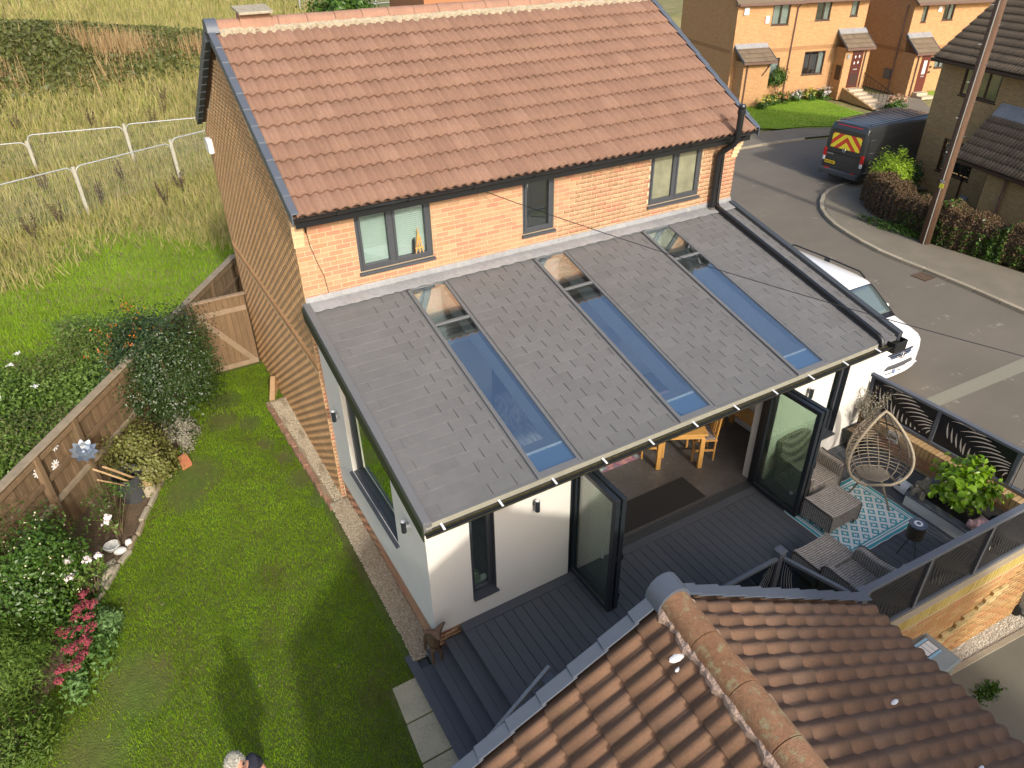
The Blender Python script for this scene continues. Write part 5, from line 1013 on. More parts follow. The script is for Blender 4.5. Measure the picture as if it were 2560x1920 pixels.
# corner willow in a pot, small plaque
PT = thing('square_pot', 'black square pot in the corner by the palm screen', 'flower pot', (8.18, -4.02, 0)); MB().add([(8.18+sx_*w_, -4.02+sy_*w_, z) for z, w_ in ((0, .14), (.40, .21)) for sx_, sy_ in ((-1, -1), (1, -1), (1, 1), (-1, 1))], BOXF).obj('pot_body', m_black, PT); MB().box(8.0, 8.36, -4.2, -3.84, .36, .405).obj('pot_soil', m_soil, PT)
wl = thing('willow_plant', 'airy cream and green willow plant in the black pot', 'plant', (8.18, -4.02, .40)); q = MB(); pts_ = []
for i in range(46):
    a = random.uniform(0, 6.28); r = random.uniform(.12, .42); h = random.uniform(.35, .85); e = Vector((8.18+r*math.cos(a), -4.02+r*math.sin(a)*.8, .4+h)); e.x = min(e.x, 8.6); e.y = min(e.y, -3.80); m_ = Vector((8.18+r*.3*math.cos(a), -4.02+r*.3*math.sin(a), .4+h*.6)); q.tube([(8.18, -4.02, .4), m_, e], [.007, .005, .002], 4)
    for k in range(26): t_ = random.uniform(.25, 1); pts_.append(m_.lerp(e, (t_-.25)/.75)+Vector((random.gauss(0, .025), random.gauss(0, .025), random.gauss(0, .02))))
q.obj('stem', m_stem, wl); link('foliage', leaf_mesh('foliage', np.array(pts_), .05, .3), m_cream, wl)
pq = thing('wall_plaque', 'small white plaque on the brick corner behind the willow', 'plaque', (8.6, -4.35, .3)); MB().box(8.585, 8.598, -4.45, -4.25, .24, .42).obj('plaque_board', m_white, pq); MB().box(8.580, 8.5845, -4.42, -4.28, .30, .36).obj('plaque_picture', m_wood, pq)
# ------------------------------------------------------------------ garage
gA = Vector((.91, -6.90, 3.40)); vd = Vector((math.cos(R_(3.2)), -math.sin(R_(3.2)), 0)); rd = Vector((-math.sin(R_(7.1)), -math.cos(R_(7.1)), 0)); PT_ = .576
GA = thing('garage', 'brick garage with weathered red tiled roof below the camera', 'garage', (.9, -9.5, -1.6)); HL = 2.72; GL = 5.6
g = MB(); e_ = HL-.12; 
def gpt(u, v, z): p = gA+vd*u+rd*v; return (p.x, p.y, z)
g.prism([gpt(-e_, .12, -1.7), gpt(e_, .12, -1.7), gpt(e_, GL, -1.7), gpt(-e_, GL, -1.7)][::-1], (0, 0, 1.7+3.3-PT_*e_)); g.prism([gpt(-e_, .12, 3.3-PT_*e_), gpt(e_, .12, 3.3-PT_*e_), gpt(0, .12, 3.28)], tuple(rd*(GL-.12))); g.obj('wall', m_tan, GA)
groof = MB()
for sg in (-1, 1): groof.hexa([gpt(0, 0, 3.33), gpt(sg*HL, 0, 3.33-PT_*HL), gpt(sg*HL, GL, 3.33-PT_*HL), gpt(0, GL, 3.33), gpt(0, 0, 3.37), gpt(sg*HL, 0, 3.37-PT_*HL), gpt(sg*HL, GL, 3.37-PT_*HL), gpt(0, GL, 3.37)])
groof = groof.obj('roof', m_tile2, GA); gg = .325
for sg in (-1, 1):
    S2 = (vd*sg+Vector((0, 0, -PT_))).normalized(); N2 = (rd.cross(S2)*sg).normalized(); N2 = N2 if N2.z > 0 else -N2
    O2 = gA+Vector((0, 0, -.02))+S2*(.0)+rd*.07+N2*.0
    tile_field(groof, O2, rd, S2, N2, 11, 10, m_tile2, .30, gg, 300, amp=.042, lift=.035)
    for k in range(10):
        a = gA+S2*(gg*k)+Vector((0, 0, .03)); b_ = a+S2*(gg+.03); q = MB(); L1 = rd*.09; L0 = rd*-.035
        q.hexa([tuple(a+L0+N2*.02), tuple(a+L1+N2*.02), tuple(b_+L1+N2*.045), tuple(b_+L0+N2*.045), tuple(a+L0+N2*.035), tuple(a+L1+N2*.035), tuple(b_+L1+N2*.062), tuple(b_+L0+N2*.062)]); q.hexa([tuple(a+L0-N2*.12), tuple(a+L0*.4-N2*.12), tuple(b_+L0*.4-N2*.1), tuple(b_+L0-N2*.1), tuple(a+L0+N2*.02), tuple(a+L0*.4+N2*.02), tuple(b_+L0*.4+N2*.045), tuple(b_+L0+N2*.045)])
        q.obj('verge_cap', m_verge, groof, bevel=.005)
ridge_caps(groof, gA+rd*.10+Vector((0, 0, .045)), gA+rd*(.10+.45*9)+Vector((0, 0, .045)), m_gridge, .45, .135)
for sg in (-1, 1):
    sv = (vd*sg+Vector((0, 0, -.4))); bedding(groof, gA+rd*.1+vd*sg*.10+Vector((0, 0, .03)), gA+rd*4.0+vd*sg*.10+Vector((0, 0, .03)), sv, mat('pink_mortar', (.42, .30, .23), .95, [(30, .25)], (60, .8, .02)) if sg < 0 else bpy.data.materials['pink_mortar'], .055)
q = MB(); q.loft([[tuple(gA+rd*s+vd*(.165*math.cos(t))+Vector((0, 0, -.01+.185*math.sin(t)))) for t in [math.pi*i/8 for i in range(9)]] for s in (-.05, .14)]).obj('ridge_end_cap', m_verge, groof, auto=True)
for i, (u, v_, s) in enumerate(((-.22, .5, .035), (-.25, .58, .02), (1.6, 1.25, .02), (.95, 2.1, .03), (1.9, 1.9, .015), (.6, 1.75, .025))):   # bird droppings and leaves
    sg = -1 if u < 0 else 1; p = gA+vd*u+rd*v_+Vector((0, 0, -PT_*abs(u)+.045)); MB().sphere(tuple(p), (s*2.2, s, .008), 8, 5).obj('bird_dropping', m_white, groof)
# ------------------------------------------------------------------ wheelie bins
m_bin = mat('bin_plastic', (.27, .29, .275), .5, [(6, .08)]); m_label = mat('bin_label_blue', (.30, .55, .72), .5)
def wheelie(label, x0, y0, rz_=0):
    t = thing('wheelie_bin', label, 'bin', (x0, y0, -1.6), rz_, 'grey wheelie bins'); hx, hy = .285, .33
    MB().add([(sx_*a, sy_*b_, z) for z, a, b_ in ((.06, .21, .24), (.98, .27, .31)) for sx_, sy_ in ((-1, -1), (1, -1), (1, 1), (-1, 1))], BOXF).obj('bin_body', m_bin, t, local=True, bevel=.02)
    l = MB(); l.box(-hx, hx, -hy, hy, .98, 1.04).obj('lid', m_bin, t, local=True, bevel=.03); l = t.children[-1]
    MB().hexa([(-.24, -.30, 1.041), (.24, -.30, 1.041), (.24, .18, 1.041), (-.24, .18, 1.041), (-.20, -.10, 1.075), (.20, -.10, 1.075), (.20, .15, 1.085), (-.20, .15, 1.085)]).obj('lid_hump', m_bin, l, local=True, bevel=.02)
    MB().tube([(-.20, .345, 1.0), (.20, .345, 1.0)], .018, 8).obj('handle', m_bin, t, local=True)
    for x in (-.16, .16): MB().box(x-.03, x+.03, .24, .30, 1.04, 1.06).obj('hinge_block', m_anth, l, local=True)
    for x in (-.25, .25): MB().tube([(x-.025, .26, .10), (x+.025, .26, .10)], .10, 16).obj('wheel', m_black, t, local=True)
    return t, l
t, l = wheelie('grey wheelie bin with a blue and white label on its lid', 5.93, -7.09)
z = 1.088; MB().box(-.13, .13, -.08, .13, z-.004, z).obj('label_sheet', m_dark, l, local=True); MB().box(-.13, .13, -.115, -.082, z-.006, z).obj('label_band', m_label, l, local=True); MB().box(-.13, .13, .1, .135, z-.002, z+.002).obj('label_band', m_label, l, local=True)
for i in range(3): MB().box(-.12+.083*i, -.046+.083*i, -.07, .09, z, z+.002).obj('label_square', m_white, l, local=True)
wheelie('grey wheelie bin at the far end of the pale gravel', 9.0, -7.25, .1)
# ------------------------------------------------------------------ deer ornament on the step
m_deer = mat('rusty_bronze', (.14, .085, .05), .6, [(20, .3)], metal=.3)
DE = thing('deer_ornament', 'rusty metal deer ornament standing on the deck steps', 'ornament', (-.02, -3.90, -.3)); zx = -.30
dv = [(0, 0, .50), (0, .20, .48), (0, -.10, .66), (0, -.15, .80), (0, -.27, .77), (-.07, -.06, .24), (-.075, -.09, .015), (.07, -.05, .24), (.075, -.08, .015), (-.07, .22, .25), (-.075, .24, .015), (.07, .22, .25), (.075, .24, .015), (-.11, -.10, .87), (-.19, -.08, .89), (.11, -.10, .87), (.19, -.08, .89)]
skin('deer_body', [(-.03+x*.82, -3.90+y*.82, zx+z*.82) for x, y, z in dv], [(0, 1), (0, 2), (2, 3), (3, 4), (0, 5), (5, 6), (0, 7), (7, 8), (1, 9), (9, 10), (1, 11), (11, 12), (3, 13), (13, 14), (3, 15), (15, 16)], [.085, .08, .05, .05, .026, .026, .02, .026, .02, .028, .02, .028, .02, .035, .012, .035, .012], m_deer, DE)
# ------------------------------------------------------------------ person on the lawn
m_skin = mat('skin', (.55, .29, .19), .55); m_navy = mat('navy_cloth', (.018, .019, .032), .9, [(20, .15)]); m_hair = mat('grey_hair', [(.42, .40, .33), (.52, .50, .42), (.28, .26, .22)], .8); m_trous = mat('dark_trousers', (.03, .03, .035), .9)
hx, hy, gz0 = -2.60, -4.95, -.56
PE = thing('person', 'grey haired person in a dark polo shirt standing on the lawn', 'person', (hx, hy, gz0)); fd = Vector((.55, -.83, 0)); sd2 = Vector((.83, .55, 0)); c = Vector((hx, hy, gz0))
def pp_(f, s, z): p = c+fd*f+sd2*s; return (p.x, p.y, gz0+z)
vs = [pp_(0, 0, .98), pp_(0, 0, 1.18), pp_(-.01, 0, 1.38), pp_(.0, 0, 1.50), pp_(.03, 0, 1.56), pp_(.04, 0, 1.66), pp_(0, .10, .90), pp_(.02, .11, .50), pp_(0, .12, .08), pp_(.10, .13, .04), pp_(0, -.10, .90), pp_(.02, -.11, .50), pp_(0, -.12, .08), pp_(.10, -.13, .04), pp_(-.01, .19, 1.42), pp_(.02, .25, 1.16), pp_(.16, .20, .98), pp_(.23, .17, .95), pp_(-.01, -.19, 1.42), pp_(.02, -.25, 1.16), pp_(.16, -.20, .98), pp_(.23, -.17, .95)]
sk = skin('body', vs, [(0, 1), (1, 2), (2, 3), (3, 4), (4, 5), (0, 6), (6, 7), (7, 8), (8, 9), (0, 10), (10, 11), (11, 12), (12, 13), (2, 14), (14, 15), (15, 16), (16, 17), (2, 18), (18, 19), (19, 20), (20, 21)], [.15, .15, .15, .065, .075, .09, .085, .06, .045, .035, .085, .06, .045, .035, .07, .045, .035, .04, .07, .045, .035, .04], m_skin, PE)
skin('polo_shirt', [vs[0], vs[1], vs[2], pp_(0, 0, 1.47), vs[14], pp_(.0, .235, 1.26), vs[18], pp_(.0, -.235, 1.26)], [(0, 1), (1, 2), (2, 3), (2, 4), (4, 5), (2, 6), (6, 7)], [.165, .165, .165, .08, .085, .068, .085, .068], m_navy, PE)
skin('trousers', [vs[0], vs[6], vs[7], vs[8], vs[10], vs[11], vs[12]], [(0, 1), (1, 2), (2, 3), (0, 4), (4, 5), (5, 6)], [.16, .10, .075, .06, .10, .075, .06], m_trous, PE)
hc = np.array(pp_(.02, 0, 1.66)); MB().sphere(tuple(hc), (.078, .088, .115), 16, 12).obj('head', m_skin, PE, smooth=True)
nz_ = Vector(pp_(.115, 0, 1.645)); MB().sphere(tuple(nz_), (.014, .014, .018), 8, 6).obj('nose', m_skin, PE, smooth=True)
for s in (-.032, .032): MB().sphere(pp_(.098, s, 1.675), (.012, .012, .009), 8, 6).obj('eye', m_dark, PE)
for s in (-.085, .085): MB().sphere(pp_(.01, s, 1.655), (.016, .016, .03), 8, 6).obj('ear', m_skin, PE, smooth=True)
P = rng.normal(size=(2600, 3)); P /= np.linalg.norm(P, axis=1)[:, None]; fdv = np.array(fd); k = (P[:, 2] > .12-.0) & ((P@fdv) < .72) | ((P@fdv) < -.1) & (P[:, 2] > -.35); P = P[k]
hp = hc+np.array([0, 0, .01])+P*np.array([.088, .098, .125]); link('hair', leaf_mesh('hair', hp, .05, .25, P, .1, .1), m_hair, PE); MB().sphere(tuple(hc+np.array([0, 0, .018])-fdv*.018), (.083, .092, .112), 16, 12).obj('hair_cap', m_hair, PE, smooth=True)
MB().box(-.02, .02, -.003, .003, -.012, .012).xf(Matrix.Translation(pp_(.168, .07, 1.36)) @ Matrix.Rotation(R_(33), 4, 'Z')).obj('shirt_badge', m_white, PE)
# ------------------------------------------------------------------ the house behind the viewpoint whose shadow falls on the terrace
NH = thing('brick_house', 'brick house next door standing behind the viewpoint', 'house', (3.6, -16.5, -1.6))
q = MB(); q.box(.8, 6.4, -20, -13.0, -1.7, 5.1); q.prism([(.8, -13.0, 5.1), (.8, -20, 5.1), (.8, -16.5, 7.55)], (5.6, 0, 0)); q.obj('wall', m_tan, NH)
q = MB()
for a_, b_ in ((-12.7, -16.5), (-20.3, -16.5)): q.hexa([(.6, a_, 4.93), (6.6, a_, 4.93), (6.6, b_, 7.62), (.6, b_, 7.62), (.6, a_, 5.03), (6.6, a_, 5.03), (6.6, b_, 7.72), (.6, b_, 7.72)])
q.obj('roof', m_tile, NH); gutter(NH, (.6, -12.72, 4.95), (6.6, -12.72, 4.95), (0, 1, 0), m_black, .055)
# ------------------------------------------------------------------ garden fence and gate
def fp(s, n=0., z=0.): return Vector((FP[0]+FD[0]*s+FN[0]*n, FP[1]+FD[1]*s+FN[1]*n, z))
fdv3 = Vector((FD[0], FD[1], 0)); fnv3 = Vector((FN[0], FN[1], 0))
FE = thing('board_fence', 'weathered brown board fence running past the holly to the gate', 'fence', fp(3.5, 0, -.55))
def fbar(s0, s1, n0, n1, z0, z1, mb=None):
    mb = mb or MB(); return mb.add([tuple(fp(s, n_, z)) for z in (z0, z1) for s, n_ in ((s0, n0), (s0, n1), (s1, n1), (s1, n0))], [tuple(reversed(f)) for f in BOXF])
i = 0; s = -1.9
while s < 8.6:
    j = random.uniform(-.012, .012); fbar(s, s+.118, -.012+(.012 if i % 2 else 0), .006+(.012 if i % 2 else 0), -.52, 1.15+j).obj('fence_board', m_wood, FE); s += .112; i += 1
for z in (.20, .63, 1.06): fbar(-1.9, 8.6, .026, .085, z-.045, z+.045).obj('fence_rail', m_wood if z > .3 else m_woodg, FE, bevel=.006)
fbar(-1.9, 8.6, -.05, .11, 1.155, 1.19).obj('fence_cap', m_woodg, FE, bevel=.008); fbar(-1.9, 8.6, -.015, .03, -.60, -.50).obj('gravel_board', m_woodg, FE)
for s in (-1.0, .6, 1.62, 3.45, 5.28, 7.1, 8.5): fbar(s, s+.10, .027, .12, -.6, 1.15).obj('fence_post', m_wood, FE, bevel=.006)
GT = thing('garden_gate', 'ledged and braced wooden garden gate beside the house gable', 'gate', (-.6, 5.76, -.7)); gy = 5.76
m_gate = mat('gate_wood', [(.20, .125, .065), (.17, .105, .055), (.225, .145, .08)], .9, [(5, .2), (30, .15)], (60, .5, .006), grain=(3, 3, .4)); m_gatel = mat('gate_ledge', [(.30, .215, .14), (.27, .19, .12)], .9, [(9, .2)])
for i in range(9): x = -1.16+.124*i; MB().box(x, x+.119, gy, gy+.02, -.66+random.uniform(-.01, .01), 1.17).obj('gate_board', m_gate, GT)
for z0, z1 in ((.80, .92), (-.56, -.44)): MB().box(-1.15, -.06, gy-.035, gy-.001, z0, z1).obj('ledge', m_gatel, GT, bevel=.006)
MB().box(-1.18, -.03, gy-.06, gy+.04, 1.17, 1.215).obj('top_cap', m_gatel, GT, bevel=.006); MB().bar((-1.08, gy-.018, .77), (-.10, gy-.018, -.42), .034, .12, (0, 1, 0)).obj('brace', m_gate, GT) if False else MB().add([(-1.14, y, .80) for y in (gy-.034,)]+[(-.98, gy-.034, .80), (-.08, gy-.034, -.44), (-.24, gy-.034, -.44)]+[(-1.14, gy-.002, .80), (-.98, gy-.002, .80), (-.08, gy-.002, -.44), (-.24, gy-.002, -.44)], [(0, 3, 2, 1), (4, 5, 6, 7), (0, 1, 5, 4), (1, 2, 6, 5), (2, 3, 7, 6), (3, 0, 4, 7)]).obj('brace', m_gatel, GT)
MB().box(-1.30, -1.19, gy-.05, gy+.05, -.75, 1.15).obj('gate_post', m_wood, GT, bevel=.006)
tag(MB().sphere((-.10, 5.45, -.55), (.03, .03, .03), 8, 6).obj('black_ball', m_black), 'little black object on the ground by the gate', 'ornament') if False else None
P = np.stack([rng.normal(-.12, .10, 500), rng.normal(5.3, .18, 500), np.full(500, -.63)], -1); stones('gate_rubble', P, .02, m_wstone, 'pale rubble scattered by the foot of the gate')
# ------------------------------------------------------------------ shrubs
hol = shrub('holly_bush', 'large dark glossy holly bush in front of the gate', 'bush', (-2.05, 4.35, .62), (1.05, 1.15, 1.25), 26000, .055, m_holly, 90, .17, .6, base=(-2.0, 4.3, -.55), stems=9)
q = MB(); PB, NB = blob(260, (-2.35, 4.75, .95), (.95, .9, 1.05), 22, .06, 0, .0); m_berry = mat('holly_berry', [(.55, .12, .02), (.62, .18, .03)], .4)
link('berry_cluster', leaf_mesh('berry_cluster', PB, .04, .9), m_berry, hol)
shrub('bronze_shrub', 'low rounded shrub with olive bronze leaves below the holly', 'bush', (-2.85, 2.55, -.08), (.58, .75, .52), 7500, .058, m_spir, 60, .17, .75, base=(-2.85, 2.55, -.5))
shrub('cream_flowered_shrub', 'loose pale shrub with cream flowers beside the lawn', 'bush', (-2.08, 3.3, -.22), (.30, .55, .32), 2600, .045, m_cream, 30, .2, .5, base=(-2.1, 3.3, -.5))
pv = shrub('privet_hedge', 'green privet hedge growing against the fence end', 'hedge', (-4.75, .1, .1), (.95, 1.05, 1.0), 15000, .062, m_privet, 90, .17, .55, base=(-4.8, .1, -.5))
PB, NB = blob(420, (-4.75, .1, .12), (.97, 1.07, 1.02), 60, .1, 0, .0); link('cream_blossom', leaf_mesh('cream_blossom', PB, .03, .9), mat('cream_petals', (.62, .58, .35), .7), pv)
shrub('conifer_shrub', 'feathery yellow green conifer shrub behind the pink flowers', 'bush', (-5.05, -1.25, -.05), (.62, .72, .62), 14000, .07, m_conif, 70, .16, .22, base=(-5.05, -1.25, -.55), upb=1.0)
shrub('low_evergreen', 'low dark evergreen at the lower corner of the flower bed', 'bush', (-4.95, -2.3, -.3), (.5, .55, .42), 5000, .06, m_conif, 40, .2, .3, base=(-4.95, -2.3, -.58))
sd_ = thing('sedum_plant', 'sedum plant with clustered dark pink flower heads', 'flowering plant', (-4.1, -1.2, -.55))
for k, (x, y, r) in enumerate(((-4.0, -.49, .10), (-4.08, -.72, .11), (-3.91, -.72, .10), (-4.11, -.89, .10), (-3.95, -.99, .085), (-3.95, -1.17, .10), (-4.31, -1.06, .08), (-4.2, -1.17, .11), (-4.04, -1.3, .09), (-4.18, -1.36, .11), (-4.22, -1.48, .12), (-4.08, -1.59, .12), (-4.18, -1.78, .11), (-4.34, -1.71, .09), (-4.38, -1.87, .07), (-4.26, -.07, .08), (-4.02, -1.42, .07), (-4.12, -1.68, .08), (-4.0, -.60, .07), (-4.1, -1.05, .06))):
    z = -.05+random.uniform(-.05, .05); P, N_ = blob(160, (x, y, z), (r*.85, r*.85, r*.42), 22, .14, .1, -.1); link('flower_head', leaf_mesh('flower_head', P, .026, .9, N_), m_sedum, sd_)
    MB().tube([(x*.7-4.15*.3, y*.7-1.2*.3, -.55), (x, y, z)], .008, 5).obj('stem', m_privet, sd_)
P, N_ = blob(2600, (-4.12, -1.15, -.36), (.34, .8, .22), 40, .2, .2, -.2); link('foliage', leaf_mesh('foliage', P, .07, .5, N_), leafmat('sedum_leaf', [(.10, .20, .04), (.15, .27, .07), (.08, .16, .03)]), sd_)
shrub('sage_clump', 'pale green rosette clump at the edge of the lawn', 'plant', (-3.78, -.86, -.38), (.20, .32, .16), 1500, .06, leafmat('pale_sage', [(.17, .30, .09), (.22, .36, .13), (.13, .24, .06)]), 30, .2, .35, base=(-3.78, -.86, -.52), stems=3)
m_rose = mat('rose_petal', (.78, .70, .68), .7)
def rose_plant(label, base, blooms, nleaf):
    t = thing('rose_bush', label, 'rose bush', base, group='white roses'); pts_ = []
    for b_ in blooms:
        q = MB(); mid = ((base[0]+b_[0])/2+random.uniform(-.08, .08), (base[1]+b_[1])/2, (base[2]+b_[2])/2+.1); q.tube([base, mid, b_], [.010, .008, .005], 5); q.obj('stem', m_stem, t)
        P, N_ = blob(70, b_, (.055, .055, .04), 14, .2, .3); link('bloom', leaf_mesh('bloom', P, .045, .9, N_), m_rose, t)
        for _ in range(nleaf): u = random.random(); pts_.append([mid[i]*(1-u)+b_[i]*u+random.gauss(0, .07) for i in range(3)])
    link('foliage', leaf_mesh('foliage', np.array(pts_), .06, .6), m_nettle, t)
rose_plant('thin rose with one white bloom beside the grey log bin', (-3.48, .75, -.5), [(-3.46, .58, .35), (-3.52, .62, .22)], 30)
rose_plant('white rose bush with four blooms behind the stones', (-3.9, -.2, -.5), [(-4.05, -.13, .36), (-3.8, -.26, .36), (-3.66, -.25, .36), (-4.05, -.49, .34)], 60)
t = thing('young_shrub', 'open young shrub with bare twigs in front of the log bin', 'bush', (-3.45, 1.1, -.5)); pts_ = []; q = MB()
for i in range(15):
    a = random.uniform(0, 6.28); r = random.uniform(.15, .42); e = Vector((-3.42+r*math.cos(a), 1.3+r*math.sin(a), random.uniform(.0, .38))); q.tube([(-3.45, 1.1, -.5), (-3.44+r*.4*math.cos(a), 1.18+r*.4*math.sin(a), -.1), e], [.011, .007, .003], 5)
    for k in range(45): pts_.append(e+Vector((random.gauss(0, .055), random.gauss(0, .055), random.gauss(0, .045))))
q.obj('stem', m_stem, t); link('foliage', leaf_mesh('foliage', np.array(pts_), .045, .5), m_privet, t)
# bed edging, stones and ornaments
EB = thing('bed_edging', 'rough log and stone edging between lawn and flower bed', 'edging', (-3.2, 1, -.5))
ep = [Vector((x, y, float(lz(x, y)))) for x, y in BED[2:9]]
for a, b_ in zip(ep, ep[1:]):
    n_ = max(1, int((b_-a).length/.28))
    for i in range(n_):
        p, r = a.lerp(b_, (i+.04)/n_), a.lerp(b_, (i+.96)/n_); o_ = random.uniform(-.02, .02); MB().bar(p+Vector((o_, 0, .02)), r+Vector((o_, 0, .02)), random.uniform(.06, .09), random.uniform(.10, .15)).obj('edging_piece', m_woodg if random.random() < .6 else m_oldst, EB, bevel=.015)
def rock(label, c, r, m, rot=0):
    q = MB(); q.sphere((0, 0, 0), 1, 10, 7); q.v = [tuple(Vector(v)*(1+random.uniform(-.18, .18))) for v in q.v]; q.xf(Matrix.Translation(c) @ Matrix.Rotation(rot, 4, 'Z') @ Matrix.Diagonal((*r, 1))); o = q.obj('rock', m, smooth=True); tag(o, label, 'rock'); return o
rock('long sandstone rock at the edge of the flower bed', (-3.72, .22, -.43), (.20, .09, .08), m_oldst, .9); rock('smaller flat sandstone rock beside the long rock', (-3.86, .05, -.44), (.12, .10, .06), m_oldst, .5); rock('sandstone rock below the white stone ornament', (-3.66, .44, -.44), (.10, .07, .05), m_oldst, 1.0)
m_wst = mat('white_stone', (.62, .62, .58), .8, [(12, .15)], (40, .5, .01))
q = MB(); q.lathe([(.07, 0), (.11, .03), (.13, .09), (.115, .10), (.09, .04), (.03, .03)], (-3.60, .78, -.45), 16); q.sphere((-3.50, .62, -.40), (.10, .07, .06), 10, 7); tag(q.obj('stone_bowl', m_wst, auto=True), 'pale stone bowl ornament at the bed edge', 'ornament'); rock('small upright white stone beside the stone bowl', (-3.36, .76, -.42), (.06, .05, .08), m_wst)
jr = MB().lathe([(.045, 0), (.05, .01), (.05, .15), (.054, .155), (.046, .15), (.044, .012)], (-3.92, -.22, -.45), 14).obj('glass_tumbler', glass('tumbler', (.8, .85, .8), .15)); tag(jr, 'clear glass tumbler standing among the rocks', 'glass')
LB = thing('log_bin', 'tall dark grey bin holding sawn timber', 'bin', (-3.15, 1.95, -.5)); MB().lathe([(.20, 0), (.235, .55), (.245, .56), (.225, .55), (.19, .03)], (-3.14, 1.98, -.48), 24).obj('bin_body', mat('slate_plastic', (.055, .058, .062), .5, [(5, .1)]), LB, auto=True)
tb = [((-3.10, 1.86, -.05), (-3.50, 1.55, .62), .10, .03), ((-3.02, 1.92, -.05), (-3.36, 1.62, .56), .11, .03), ((-3.18, 1.80, -.05), (-3.50, 1.42, .50), .025, .025)]
for i, (a, b_, w_, h_) in enumerate(tb): tag(MB().bar(a, b_, w_, h_).obj('timber_plank', m_newwood, bevel=.004), ['widest sawn plank sticking out of the grey log bin', 'sawn plank behind the widest one in the log bin', 'thin wooden batten leaning out of the log bin'][i], 'plank', 'timber in the log bin')
BK = thing('log_bucket', 'pale bucket of firewood next to the grey log bin', 'bucket', (-2.90, 1.98, -.5)); MB().lathe([(.11, 0), (.14, .26), (.148, .265), (.132, .255), (.105, .02)], (-2.90, 1.96, -.48), 20).obj('bucket_body', mat('bucket_plastic', (.42, .36, .27), .5, [(6, .1)]), BK, auto=True)
for i in range(7): a = i*.9; MB().bar((-2.90+.06*math.cos(a), 1.96+.06*math.sin(a), -.40), (-2.90+.085*math.cos(a+.3), 1.96+.085*math.sin(a+.3), -.14+.03*(i % 3)), .06, .05).obj('firewood', m_newwood, BK)
MF = thing('metal_flower', 'large blue grey metal flower on a rod by the fence', 'ornament', (-3.5, 1.75, -.5)); m_mfl = mat('steel_petal', [(.16, .20, .26), (.26, .31, .37), (.34, .37, .40)], .35, [(12, .15)], metal=.6)
fc = Vector((-3.56, 1.68, .92)); nv = Vector((.25, -.55, .8)).normalized(); qa = nv.to_track_quat('Z', 'Y').to_matrix()
for ring_, (n_, r0, tilt) in enumerate(((10, .20, .25), (7, .12, .7))):
    for k in range(n_):
        a = 2*math.pi*k/n_+ring_*.3; d = Vector((math.cos(a), math.sin(a), 0)); s2 = Vector((-math.sin(a), math.cos(a), 0)); z_ = Vector((0, 0, 1)); f5 = [(.02, .012), (.35, .045), (.7, .05), (1.0, .012)]; L_ = []; Rr = []
        for t_, w_ in f5: c2 = d*(r0*t_)+z_*(r0*tilt*t_*t_+.01*ring_); L_.append(tuple(fc+qa @ (c2+s2*w_+z_*.01))); Rr.append(tuple(fc+qa @ (c2-s2*w_+z_*.01)))
        pm = MB().loft([[l_, r_] for l_, r_ in zip(L_, Rr)], cap=False, closed=False).obj('petal', m_mfl, MF); pm.modifiers.new('s', 'SOLIDIFY').thickness = .003
MB().sphere(tuple(fc+nv*.03), .045, 12, 8).obj('flower_centre', m_mfl, MF, smooth=True); MB().tube([tuple(fc), (-3.46, 1.62, .4), (-3.40, 1.70, -.5)], .008, 6).obj('rod', m_rust, MF)
for i, (x, y, z) in enumerate(((-3.97, 2.01, 1.0), (-4.26, 1.57, .88), (-4.05, 1.88, .72))):
    t = thing('fence_daisy', ['white wooden daisy highest on the fence', 'white wooden daisy nearest the hedge on the fence', 'white wooden daisy just above the middle fence rail'][i], 'ornament', (x, y, z), group='daisies on the fence'); c = Vector((x, y, z))+fnv3*.035
    for k in range(9):
        a = 2*math.pi*k/9; d = fdv3*math.cos(a)+Vector((0, 0, 1))*math.sin(a); s2 = fdv3*-math.sin(a)+Vector((0, 0, 1))*math.cos(a); MB().prism([tuple(c+d*r+s2*w_) for r, w_ in ((.018, .006), (.05, .014), (.085, .013), (.095, 0), (.085, -.013), (.05, -.014), (.018, -.006))], tuple(fnv3*.006)).obj('petal', m_white, t)
    M_ = Matrix.Translation(c) @ fnv3.to_track_quat('Z', 'Y').to_matrix().to_4x4(); MB().lathe([(.02, 0), (.018, .012)], (0, 0, 0), 10).xf(M_).obj('flower_centre', m_newwood, t)
tp = MB(); tp.prism([(-2.28, 2.32, -.5), (-2.10, 2.40, -.5), (-2.14, 2.62, -.42), (-2.30, 2.55, -.42)], (0, 0, .12)); tag(tp.obj('terracotta_shard', mat('terracotta', (.40, .15, .07), .8, [(10, .15)])), 'broken terracotta piece beside the bronze shrub', 'ornament')
# leaf litter on the lawn
for i, (x, y) in enumerate(((-3.1, -.9), (-2.2, -2.95), (-1.2, -3.2))): z = float(lz(x, y))+.06; MB().prism([(x, y, z), (x+.03, y+.012, z), (x+.05, y, z), (x+.025, y-.012, z)], (0, 0, .003)).obj('fallen_leaf', m_woodg); tag(bpy.context.scene.collection.objects[-1], ['small dry leaf on the lawn near the pink sedum', 'small dry leaf on the lawn in the shadow of the person', 'small dry leaf on the lawn in the garage shadow'][i], 'leaf', 'fallen leaves on the lawn')
